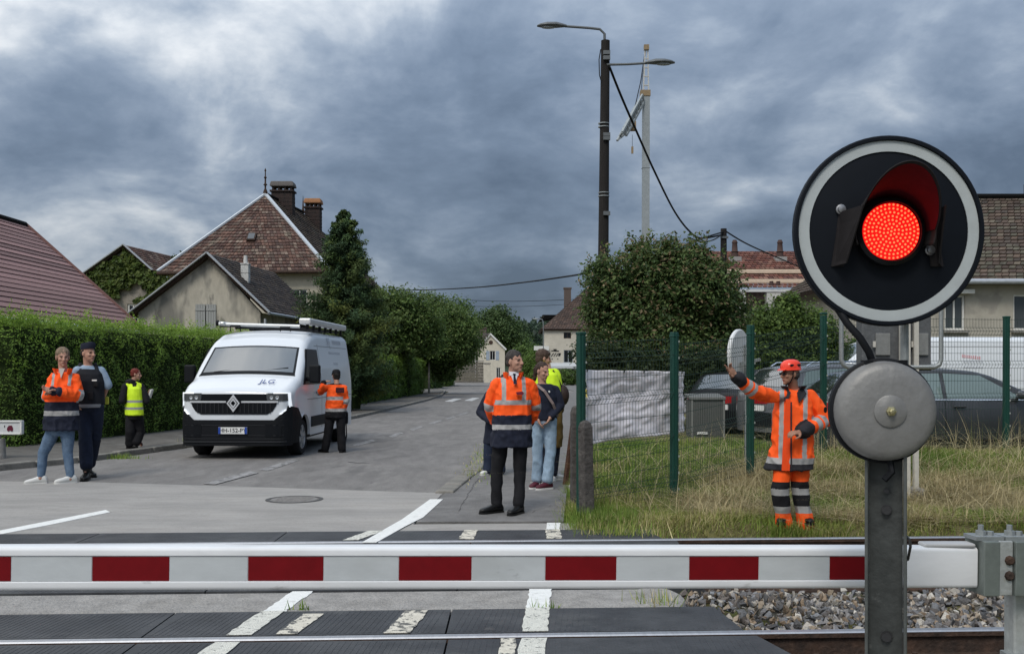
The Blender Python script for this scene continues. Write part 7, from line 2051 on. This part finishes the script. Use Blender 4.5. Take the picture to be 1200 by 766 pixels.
p.shoe(0, -40, WS, WS, L=.25); p.shoe(1, -20, WS, WS, L=.25)
p.hair(MATS['hair_black'], [(0, -.024, .046, (.083, .093, .085)), (0, -.05, -.02, (.076, .058, .075))], seed=5)

# ---- woman with ponytail
p = Person('woman with a brown ponytail, navy jumper, pale jeans and burgundy shoes', 1920 * .975 / (570 - 433), (633, 570), 1.0, tyaw=22, z0=.012)
p.pose((635.5, 449, 0), [(625.5, 456, -.05), (651, 456, .08)], [(623, 474, 0), (656.5, 475, .08)], [(630, 489, -.12), (646, 487.5, -.14)],
       [(630, 492), (644.5, 492)], [(630, 528, .03), (645, 528)], [(629.5, 561, .1), (641.5, 562, -.04)])
p.head((636, 435, -.03), 42, -14)
p.build_body({0: dict(hdir=(.3, -.2, -.9), pn=(1, 0, 0), curl=.6), 1: dict(hdir=(-.5, -.1, -.8), pn=(-1, 0, 0), curl=.6)}, .0068, jaw=.93)
p.garment('jumper', [(.0, .185, .14), (.3, .18, .135), (.62, .185, .14), (.80, .155, .115), (.98, .078, .075)], (.058, .064, .062, .055, .046), [NAVY], lambda c: np.zeros(len(c)), .009, .009, 15)
PJ = M('denim_pale', (.23, .32, .42), .85, .15, 9, col2=(.30, .40, .50))
p.trousers(PJ, None, (.092, .083, .073, .071, .072), (.160, .122), .008, .012, 6, end=.97)
BUR = M('shoe_burgundy', (.075, .012, .022), .6)
for i, y in ((0, -30), (1, -55)):
    o = p.shoe(i, y, BUR, WS, L=.26)
    q = MB(); yy_ = rad(y); f = V3(math.sin(yy_), -math.cos(yy_), 0); r = V3(math.cos(yy_), math.sin(yy_), 0)
    for k_ in range(3):
        c = V3(p.an[i].x, p.an[i].y, p.z0 + .055) + f * (.03 + .028 * k_) - r * .047; q.bar(c - f * .006 + V3(0, 0, -.025), c + f * .014 + V3(0, 0, .025), .006, .010)
    q.build('stripe', WS, o)
HBR = M('hair_brown', (.055, .032, .022), .65, .35, 30, col2=(.03, .02, .016))
p.hair(HBR, [(0, -.028, .043, (.0815, .089, .083)), (0, -.05, .0, (.074, .055, .062)), (0, -.115, .035, (.03, .035, .035)), (0, -.135, -.01, (.032, .03, .05)), (-.0, -.135, -.07, (.03, .026, .06)), (0, -.125, -.12, (.022, .02, .05))], seed=6)
q = MB(); pth = [p.sh[0] + V3(.02, -.02, .065) + p.Fw * .03, p.spine(.8) - p.R * .04 + p.Fw * .15, p.spine(.45) + p.R * .07 + p.Fw * .165, p.spine(.1) + p.R * .17 + p.Fw * .08]
for a, b_ in zip(pth, pth[1:]): q.bar(a, b_, .035, .012, up=p.Fw)
q.build('bag_strap', M('strap_taupe', (.22, .17, .16), .7), p.root)
q = MB(); q.lathe(p.spine(.78) + p.Fw * .15 + p.R * .03, p.Fw, [(.014, 0), (.012, .006)], 10); q.build('pin', WHITE_P, p.root)

# ---- man in yellow top behind her
p = Person('person in yellow top and ochre coat turned away behind the ponytail woman', 1920 * .975 / (560 - 433), (646, 560), 1.06, tyaw=120, z0=.012)
p.pose((641, 431, 0), [(632, 438, -.16), (650, 438, .14)], [(634, 462, -.2), (655, 462, .16)], [(640, 482, -.1), (656, 482, .2)],
       [(637, 488), (650, 488)], [(638, 522), (650, 522)], [(636, 552), (647, 552)])
p.head((637, 420, .0), 100, -10)
p.build_body({0: dict(hdir=(.2, 0, -.9), pn=(1, 0, 0), curl=.6), 1: dict(hdir=(.1, .1, -.9), pn=(-1, 0, 0), curl=.6)}, .0085)
OCH = M('ochre_cloth', (.12, .075, .022), .85, .2, 6)
def z(c):
    return (c[:, 2] < p.zpx(470)).astype(int)
p.garment('coat', [(-.62, .20, .16), (-.3, .205, .165), (.0, .20, .16), (.3, .195, .15), (.62, .20, .145), (.86, .175, .12), (.98, .085, .08)], (.078, .08, .074, .066, .055), [HIYEL, OCH], z, .010, .010, 17)
p.trousers(NAVY, None, (.095, .09, .08, .078, .078), (.16, .12), .010, .008, 3)
p.shoe(0, 60, WS, WS, L=.27); p.shoe(1, 120, WS, WS, L=.27)
p.hair(M('hair_mid_brown', (.065, .042, .03), .7, .35, 30), [(0, -.026, .042, (.086, .098, .09)), (0, -.05, -.01, (.08, .062, .072)), (0, .03, .075, (.05, .05, .03))], seed=8)
q = MB(); q.ell(P(659, 463, p.d + .05), (.10, .12, .155), nu=14, nv=9); bg_ = q.build('shoulder_bag', M('bag_brown', (.035, .022, .018), .6, .2, 8), p.root, smooth=180)
q = MB(); q.tube([P(658, 453, p.d), P(654, 444, p.d - .05), P(648, 434, p.d - .1)], .014, 6); q.build('strap', MATS['bag_brown'], bg_)

# ---- worker with helmet on the grass
p = Person('worker in orange clothes and orange helmet pointing with an outstretched arm', 1.555 * 1200 / (613 - 433), (929, 613), .95, tyaw=-14, skin=SKIN_T, z0=.045)
p.pose((930, 456, .02), [(908, 465, -.06), (949.5, 464, .05)], [(883, 459, -.20), (966.5, 492, .03)], [(862.5, 440.5, -.34), (938, 506.5, -.24)],
       [(920, 528), (937, 528)], [(914, 572, -.05), (937, 572, .0)], [(918, 607), (943, 607)])
p.head((926, 438, -.03), -72, -2)
p.build_body({0: dict(hdir=(-.62, -.3, .62), pn=(.55, -.75, .2), curl=.45, spread=.5, point=True, scale=1.1), 1: dict(hdir=(-.85, -.4, 0), pn=(.1, .4, -.8), curl=.95, scale=1.05)}, .0058, jaw=1.0)
def z(c):
    a, t, x, f, u = arms_mask(p, c, .10, .15)
    m = np.zeros(len(c), int); zz = c[:, 2]
    m[~a & (zz < p.zpx(542))] = 2
    m[~a & (zz < p.zpx(535)) & (zz > p.zpx(542))] = 1
    m[~a & (np.abs(np.abs(x) - .115) < .022) & (zz > p.zpx(535))] = 1
    m[~a & (zz > p.zpx(455)) & (zz < p.zpx(450))] = 2
    # left arm: two bands then the dark cuff; right arm: the same
    m[a & (np.abs(t - 1.42) < .085)] = 1; m[a & (np.abs(t - 1.17) < .075)] = 1
    m[a & (t > 1.62)] = 2
    return m
p.garment('jacket', [(-.30, .258, .18, .0, -.035), (-.12, .238, .172, 0, -.015), (.06, .215, .16, 0, -.005), (.3, .212, .158), (.62, .205, .15), (.80, .178, .125), (.93, .12, .095), (.99, .088, .082)], (.066, .074, .074, .068, .056), [HIVIS, REFL, M('charcoal_cloth', (.022, .022, .026), .85, .2, 7)], z, .0075, .022, 20, arm_end=.93, wscale=8)
p.collar(MATS['charcoal_cloth'], .082, .112, .055, 28, -.015, .020, tilt=.05)
for sg in (-1, 1):
    q = MB(); n_ = p.neck
    q.prism([n_ + p.R * (sg * .085) + p.Fw * .045 + V3(0, 0, .03), n_ + p.R * (sg * .125) + p.Fw * .085 + V3(0, 0, -.045), n_ + p.R * (sg * .06 - .012) + p.Fw * .160 + V3(0, 0, -.135), n_ + p.R * (sg * .028) + p.Fw * .125 + V3(0, 0, -.03)], p.Fw * .012); q.build('lapel', MATS['charcoal_cloth'], p.root, bevel=.004)
# open front: inner orange layer between the two jacket panels
nf = p.spine(.5) + p.Fw * .168 * p.k
q = MB(); wx = -.055
q.surf(lambda u, v: p.spine(-.30 + 1.15 * u) + p.R * (wx - .012 * (1 - u) + (v - .5) * (.045 + .035 * (1 - u))) + p.Fw * (.163 - .012 * u + .005 * math.sin(u * 7)), 12, 3, thick=tuple(p.Fw * .012)); q.build('inner_vest', M('hivis_inner', (.80, .07, .01), .8, .08, 6), p.root)
q = MB(); q.surf(lambda u, v: p.spine(-.30 + 1.1 * u) + p.R * (-.012 - .012 * u + (v - .5) * .014) + p.Fw * (.172 - .014 * u + .004 * math.sin(u * 9)), 14, 1, thick=tuple(p.Fw * .008)); q.build('zip_edge', MATS['charcoal_cloth'], p.root)
def zt(c):
    m = np.zeros(len(c), int); zz = c[:, 2]
    m[(zz < p.zpx(563)) & (zz > p.zpx(594))] = 2
    for a, b_ in ((571, 579), (592, 600.5)): m[(zz < p.zpx(a)) & (zz > p.zpx(b_))] = 1
    return m
p.trousers([HIVIS, REFL, BLACKC], zt, (.104, .098, .088, .085, .086), (.170, .128), .008, .016, 9, end=1.2)
p.shoe(0, -30, LEATHER, L=.22); p.shoe(1, 15, LEATHER, L=.22)
p.hair(HG, [(0, -.04, -.01, (.076, .06, .06))], seed=2)
ORH = M('helmet_orange', (.80, .055, .025), .3, coat=.3)
q = MB(); rr = []
for u_, r_, f_, o_ in ((.040, .100, .122, -.002), (.052, .100, .122, -.002), (.056, .093, .112, -.006), (.09, .094, .112, -.008), (.12, .085, .101, -.01), (.142, .062, .076, -.012), (.154, .03, .04, -.012), (.156, .004, .005, -.012)):
    rr.append([p.hp(r_ * math.cos(a), o_ + f_ * math.sin(a), u_) for a in np.linspace(0, 2 * math.pi, 23)[:-1]])
q.loft(rr); hm_ = q.build('helmet', ORH, p.root, smooth=60)
q = MB(); q.surf(lambda u, v: p.hp((v * 2 - 1) * .07, .09 + .055 * u * (1 - (v * 2 - 1) ** 2 * .6), .052 - .012 * u), 4, 8, thick=(0, 0, .007)); q.build('peak', ORH, hm_, smooth=60)
q = MB()
for sg in (-1, 1):
    for f_ in (-.05, .03): q.ell(p.hp(sg * .086, f_, .092), (.008, .026, .012), p.HM, 10, 6)
q.build('vent', BLK_PL, hm_, smooth=60)
q = MB()
for sg in (-1, 1): q.tube([p.hp(sg * .088, .015, .045), p.hp(sg * .078, .02, -.03), p.hp(sg * .05, .035, -.09), p.hp(0, .055, -.118)], .006, 5)
q.build('chin_strap', BLK_PL, p.root)
q = MB()
for sg in (-1, 1): q.box(p.hp(sg * .03, .098, .004), (.036, .012, .024), p.HM); q.bar(p.hp(sg * .05, .09, .006), p.hp(sg * .08, .0, .004), .005, .005)
q.build('glasses', BLK_GL, p.root, bevel=.003)
q = MB(); q.lathe(P(967, 480, p.d - .11), (.7, -.7, 0), [(.03, 0), (.03, .006)], 16); q.build('arm_patch', BLK_PL, p.root)

# ================================================================== barrier and flashing signal in front
BW = M('barrier_white', (.69, .70, .71), .4, .07, 4, spots=((3, .60, (.47, .47, .46), .4), (14, .66, (.32, .32, .31), .5)), stretch=(.35, 1, 1))
BGR = M('reflector_white', (.47, .495, .505), .55, .08, 6, spots=((2.5, .6, (.38, .395, .395), .5), (16, .67, (.2, .2, .2), .5)), stretch=(.4, 1, 1))
BRED = M('reflector_red', (.15, .003, .006), .6, .12, 6, spec=.15, spots=((7, .66, (.11, .01, .012), .6),))
GALV2 = M('galvanised_bracket', (.44, .46, .45), .5, .2, 9, .15, 60, metal=.45, spots=((9, .64, (.16, .10, .06), .6),))
GALV3 = M('galvanised_green', (.19, .215, .20), .5, .15, 9, metal=.4)
DL, DR = 2.98, 3.22                       # distance of the boom at the left and right edge of the photo
def bp(px, py):                           # point on the front face of the boom
    d = DL + (DR - DL) * px / 1200
    d = max(d, 2.2); return P(px, py, d)
bx = lambda px: bp(px, 666)
A0, A1 = bp(-330, 667), bp(1146, 665.5)
d = (A1 - A0).normalized(); N = Vector((-d.y, d.x, 0)).normalized(); U = d.cross(N) * -1
U = Vector((0, 0, 1)) - d * d.z; U.normalize()
Lb = (A1 - A0).length
def at(s, n=0, u=0): return A0 + d * s + N * n + U * u
def s_at(px): 
    lo, hi = 0, Lb
    for _ in range(40):
        m_ = (lo + hi) / 2; q_ = at(m_)
        if 600 + q_.x / q_.y * F < px: lo = m_
        else: hi = m_
    return lo
bar_ = thing('level_crossing_barrier', 'lowered level crossing boom with red and pale bands across the street', 'barrier', (A1.x + .1, A1.y, 0))
hb = .0635
prof = []
for cu, cn, r, a0, a1 in ((hb - .012, .014, .012, 180, 90), (hb - .012, .060, .012, 90, 0), (-hb + .012, .060, .012, 0, -90), (-hb + .012, .014, .012, -90, -180)):
    for a in np.linspace(rad(a0), rad(a1), 5): prof.append((cn + r * math.cos(a), cu + r * math.sin(a)))
# recessed face between two bead flanges
prof2 = [(.002, hb - .024), (.008, hb - .027), (.008, -hb + .027), (.002, -hb + .024)]
sec = prof[:10] + prof[10:] + [prof2[3], prof2[2], prof2[1], prof2[0]]
q = MB(); q.loft([[at(s, n, u) for n, u in sec] for s in (0, Lb - .235)]); q.loft([[at(s, n, u) for n, u in prof] for s in (Lb - .233, Lb)])
q.build('boom', BW, bar_, smooth=35)
edges = [-260, -170, -80, 12, 107, 198, 290, 379, 467, 553, 639, 723, 808, 890, 973, 1055]
ss = [s_at(x) for x in edges]
for i, (a, c) in enumerate(zip(ss, ss[1:])):
    red = i % 2 == 1 if False else (i % 2 == 0)
    q = MB(); q.prism([at(a + .001, .0058, -hb + .028), at(c - .001, .0058, -hb + .028), at(c - .001, .0058, hb - .028), at(a + .001, .0058, hb - .028)], N * .0025)
    isred = edges[i] in (-80, 107, 290, 467, 639, 808, 973, -260)
    o = q.build('red_band' if isred else 'pale_band', BRED if isred else BGR, bar_)
q = MB(); q.box(at(Lb - .085, .035, hb + .006), (.16, .06, .012)); q.build('end_cap', M('cap_grey', (.42, .42, .42), .6), bar_, bevel=.005)
# clamps
s1 = Lb + .004
for a, b_, m_, n0 in ((s1, s1 + .052, GALV3, -.03), (s1 + .054, s1 + .100, GALV2, -.018), (s1 + .102, s1 + .20, GALV3, -.03)):
    q = MB(); q.prism([at(a, n0, -.082), at(b_, n0, -.082), at(b_, n0, .088), at(a, n0, .088)], N * .12); q.build('clamp', m_, bar_, bevel=.003)
for a in (s1 + .03, s1 + .125):
    q = MB(); q.prism([at(a - .045, -.01, .088), at(a + .045, -.01, .088), at(a + .045, .07, .088), at(a - .045, .07, .088)], U * .012); q.lathe(at(a - .01, .03, .10), U, [(.016, 0), (.016, .014), (.009, .014), (.009, .032)], 8); q.lathe(at(a + .02, .03, .10), U, [(.012, 0), (.012, .012)], 6); q.build('clamp_bolt', GALV, bar_)
q = MB()
for u in (.028, -.02): q.lathe(at(s1 + .088, -.018, u), -N, [(.016, 0), (.014, .008), (.009, .012)], 8)
q.build('rusty_bolt', RUST, bar_)
q = MB(); q.box(at(s1 + .17, .06, -.5), (.06, .07, .84)); q.build('arm', GALV2, bar_, bevel=.006)
q = MB(); q.box(at(s1 + .15, .02, -.29), (.08, .1, .03)); q.cyl(at(s1 + .13, 0, -.29), at(s1 + .13, -.03, -.29), .014, n=8); q.build('arm_bracket', GALV, bar_)
q = MB(); q.box((A1.x + .62, A1.y + .15, .55), (.5, .6, 1.1)); q.build('drive_case', CAB, bar_, bevel=.03)

# flashing signal and bell on a steel post
SD = 2.70
px0 = V3(1.0035, SD, 0)
sg = thing('crossing_signal', 'crossing signal with lit red lamp on a round black board and a bell below', 'signal', (px0.x, SD, 0))
PST = M('post_dark_galvanised', (.062, .067, .065), .55, .25, 7, .15, 50, metal=.35, spots=((18, .66, (.16, .165, .16), .4),))
PSF = M('post_flange', (.10, .108, .104), .5, .2, 7, .1, 50, metal=.4)
cx_ = px0.x; hw = .0525
PL = Vector((.937, -.348, 0)); PV = Vector((.348, .937, 0)); PR = Matrix((PL, PV, Vector((0, 0, 1)))).transposed(); PC = Vector((P(1038, 0, SD).x, SD, .78))
q = MB(); q.box(PC + PV * .045, (2 * hw - .02, .008, 1.56), PR); q.build('post_web', PST, sg)
for s in (-1, 1):
    q = MB(); q.box(PC + PL * (s * (hw - .0045)) + PV * .045, (.009, .10, 1.56), PR); q.build('post_flange', PSF, sg, bevel=.003)
BOLT = M('bolt_dark', (.06, .06, .062), .4, .2, 20, metal=.6)
for py, r in ((575, .006), (597, .0115), (745, .0125)):
    c = P(1039, py, SD + .036); q = MB(); q.lathe(c, -PV, [(r * 1.25, 0), (r * 1.25, .003), (r, .003), (r, .011)], 12); q.build('post_bolt', BOLT, sg)
# bell
bc = P(1040, 481.5, SD - .02)
BELL = M('bell_grey', (.215, .213, .207), .5, .10, 9, .12, 40, metal=.3, spots=((7, .60, (.19, .187, .18), .6), (40, .70, (.07, .065, .06), .6)))
ay = Vector((-.05, -1, .02)).normalized()
q = MB(); q.lathe(bc + Vector((0, .05, 0)), ay, [(.137, -.01), (.139, .0), (.139, .02), (.134, .024)], 48); q.build('bell_rim', BLK_PL, sg, smooth=40)
q = MB(); q.lathe(bc + Vector((0, .03, 0)), ay, [(.1315, 0), (.1305, .018), (.127, .032), (.120, .041), (.105, .047), (.06, .0515), (.001, .053)], 56); q.build('bell_dome', BELL, sg, smooth=50)
q = MB(); q.lathe(bc + ay * .02, ay, [(.042, 0), (.042, .006), (.040, .0075), (.001, .008)], 32); bs_ = q.build('bell_boss', BELL, sg, smooth=40)
q = MB(); q.lathe(bc + ay * .027, ay, [(.013, 0), (.013, .008), (.008, .009), (.008, .018), (.004, .02)], 6); q.build('bolt', M('brass_bolt', (.42, .38, .22), .35, metal=.8), bs_)
q = MB(); q.cyl(bc + Vector((0, .03, 0)), bc + Vector((0, .10, 0)), .06, n=20); q.build('bell_mount', BLK_PL, sg)
q = MB(); q.tube([P(1043, 540, SD - .0), P(1045, 553, SD - .01), P(1036, 562, SD - .01)], .009, 7); q.build('bell_cable', BLK_PL, sg)
for x in (1016, 1056):
    q = MB(); c = P(x, 424.5, SD + .02); q.box(c, (.02, .04, .012)); q.build('bell_bracket', BLK_PL, sg)
# round board
dc = P(1040.5, 271, SD + .045); tilt = rad(0)
fa = Vector((0, -math.cos(tilt), -math.sin(tilt))).normalized()
r_ = Vector((0, 0, 1)).cross(-fa) * -1; r_ = fa.cross(Vector((0, 0, 1))) * -1; r_.normalize()
if r_.x < 0: r_ = -r_
u_ = r_.cross(fa); 
if u_.z < 0: u_ = -u_
DISC = M('board_black', (.006, .008, .012), .6, .1, 5, spec=.12)
RING = M('reflective_ring', (.42, .455, .46), .45, .06, 6, spots=((2.5, .58, (.33, .35, .345), .5), (30, .68, (.2, .22, .22), .4)))
q = MB(); q.lathe(dc, fa, [(.250, -.016), (.2545, -.010), (.2545, .010), (.251, .014), (.243, .014), (.241, .006)], 72, cap=False); q.build('board_rim', DISC, sg, smooth=40)
q = MB(); q.lathe(dc, fa, [(.2535, -.012), (.2535, .0), (.245, .003), (.001, .003)], 72); q.build('board', DISC, sg, smooth=30)
q = MB(); q.lathe(dc, fa, [(.2415, .0035), (.2415, .0065), (.2125, .0065), (.2125, .0035)], 72, cap=False); q.build('reflective_ring', RING, sg, smooth=30)
lo = dc + r_ * -.004 + u_ * -.005        # lamp centre
q = MB(); q.lathe(lo, fa, [(.090, .003), (.090, .035), (.079, .042), (.077, .03)], 48, cap=False); q.lathe(lo, fa, [(.0775, .028), (.0775, .031)], 48); q.build('lamp_housing', BLK_GL, sg, smooth=40)
LEDR = M('lamp_red_glow', (.2, .003, .002), .5, emit=((1.0, .004, .004), .72))
LEDB = M('led_lit', (.5, .03, .02), .3, emit=((1.0, .11, .04), 2.2))
q = MB(); q.lathe(lo, fa, [(.0755, .031), (.0755, .034)], 48); lens = q.build('lamp_face', LEDR, sg)
q = MB(); nled = 0
for i in range(8):
    n_ = 1 if i == 0 else (6, 12, 18, 23, 29, 34, 40)[i - 1]
    for k_ in range(n_):
        a = 2 * math.pi * k_ / n_ + i * .37
        rr = .0101 * i
        q.ell(lo + fa * .036 + (r_ * math.cos(a) + u_ * math.sin(a)) * rr, .0030, nu=6, nv=4)
o = q.build('led', LEDB, lens, smooth=180); o['kind'] = 'stuff'
# hood: open-bottomed visor with slanting cheeks
HOOD = M('hood_black', (.022, .02, .021), .8, .15, 9, .05, 40, spec=.12)
HOOD_GLOW = M('hood_painted_redlight', (.075, .005, .009), .7, .15, 12, spec=.1)  # the lamp's red light, painted on an extra skin inside the black hood
def hood(u, v):
    a = rad(-22) + rad(224) * u                # round the lamp, open below
    ra = .098 + .008 * v
    top = max(0, math.sin(a))
    depth = (.03 + .14 * (.25 + .75 * top ** .8))
    up = 1.0 + .50 * v
    c = r_ * (ra * math.cos(a)) + u_ * (ra * math.sin(a) * (up if math.sin(a) > 0 else 1.0))
    return tuple(lo + c + fa * (.004 + depth * v))
q = MB(); q.surf(hood, 40, 6, thick=None); 
hme = q.build('hood', HOOD, sg, smooth=60, fixn=False)
q = MB(); q.surf(lambda u, v: tuple(Vector(hood(u * .80 + .10, v * .96)) + (lo + fa * .05 - Vector(hood(u * .80 + .10, v * .96))).normalized() * .004), 34, 6); q.build('hood_painted_glow', HOOD_GLOW, sg, smooth=60, fixn=False)
so = hme.modifiers.new('thickness', 'SOLIDIFY'); so.thickness = .003; so.offset = 0
for s in (-1, 1):
    q = MB()
    b0 = lo + r_ * (s * .104) + u_ * .055; b1 = lo + r_ * (s * .128) + u_ * -.085; b2 = lo + r_ * (s * .138) + u_ * -.10
    q.prism([b0 + fa * .004 + r_ * s * .022, b0 + fa * .13, lo + r_ * (s * .12) + u_ * -.085 + fa * .045, lo + r_ * (s * .143) + u_ * -.09 + fa * .004], r_ * (.0035 * s)); q.build('hood_cheek', HOOD, sg)
    q = MB(); q.prism([lo + r_ * (s * .104) + u_ * .05 + fa * .004, lo + r_ * (s * .128) + u_ * .05 + fa * .004, lo + r_ * (s * .150) + u_ * -.09 + fa * .004, lo + r_ * (s * .116) + u_ * -.09 + fa * .004], fa * .004); q.build('hood_flange', HOOD, sg)
SCR = M('screw_grey', (.30, .30, .31), .35, metal=.7)
for dx, dz in ((-.125, .062), (.113, -.047), (-.12, -.052)):
    c = lo + r_ * dx + u_ * dz + fa * .008; rr = .0105 if dx != -.12 else .006
    q = MB(); q.lathe(c, fa, [(rr * 1.3, 0), (rr * 1.3, .004), (rr, .005), (rr * .9, .012), (rr * .3, .0135)], 12); q.build('screw', SCR if dx != -.12 else BOLT, sg, smooth=40)
q = MB(); q.cyl(dc - fa * .012, dc - fa * .13, .10, .085, 24); q.build('lamp_case', BLK_PL, sg, smooth=50)
q = MB(); q.cyl(P(1060, 440, SD + .10), P(1060, 330, SD + .10), .011, n=12); q.build('board_arm', GALV, sg)
q = MB(); q.tube([P(982, 362, SD + .05), P(993, 379, SD + .03), P(1008, 396, SD + .02), P(1018, 412, SD + .02), P(1024, 428, SD + .03)], .0105, 8); q.build('lamp_cable', BLK_PL, sg, smooth=60)
q = MB(); q.tube([P(1062, 628, SD), P(1066, 632, SD - .02), P(1067, 640, SD - .02), P(1064, 655, SD), P(1060, 657, SD)], .004, 6); q.build('wire_hook', BOLT, sg)
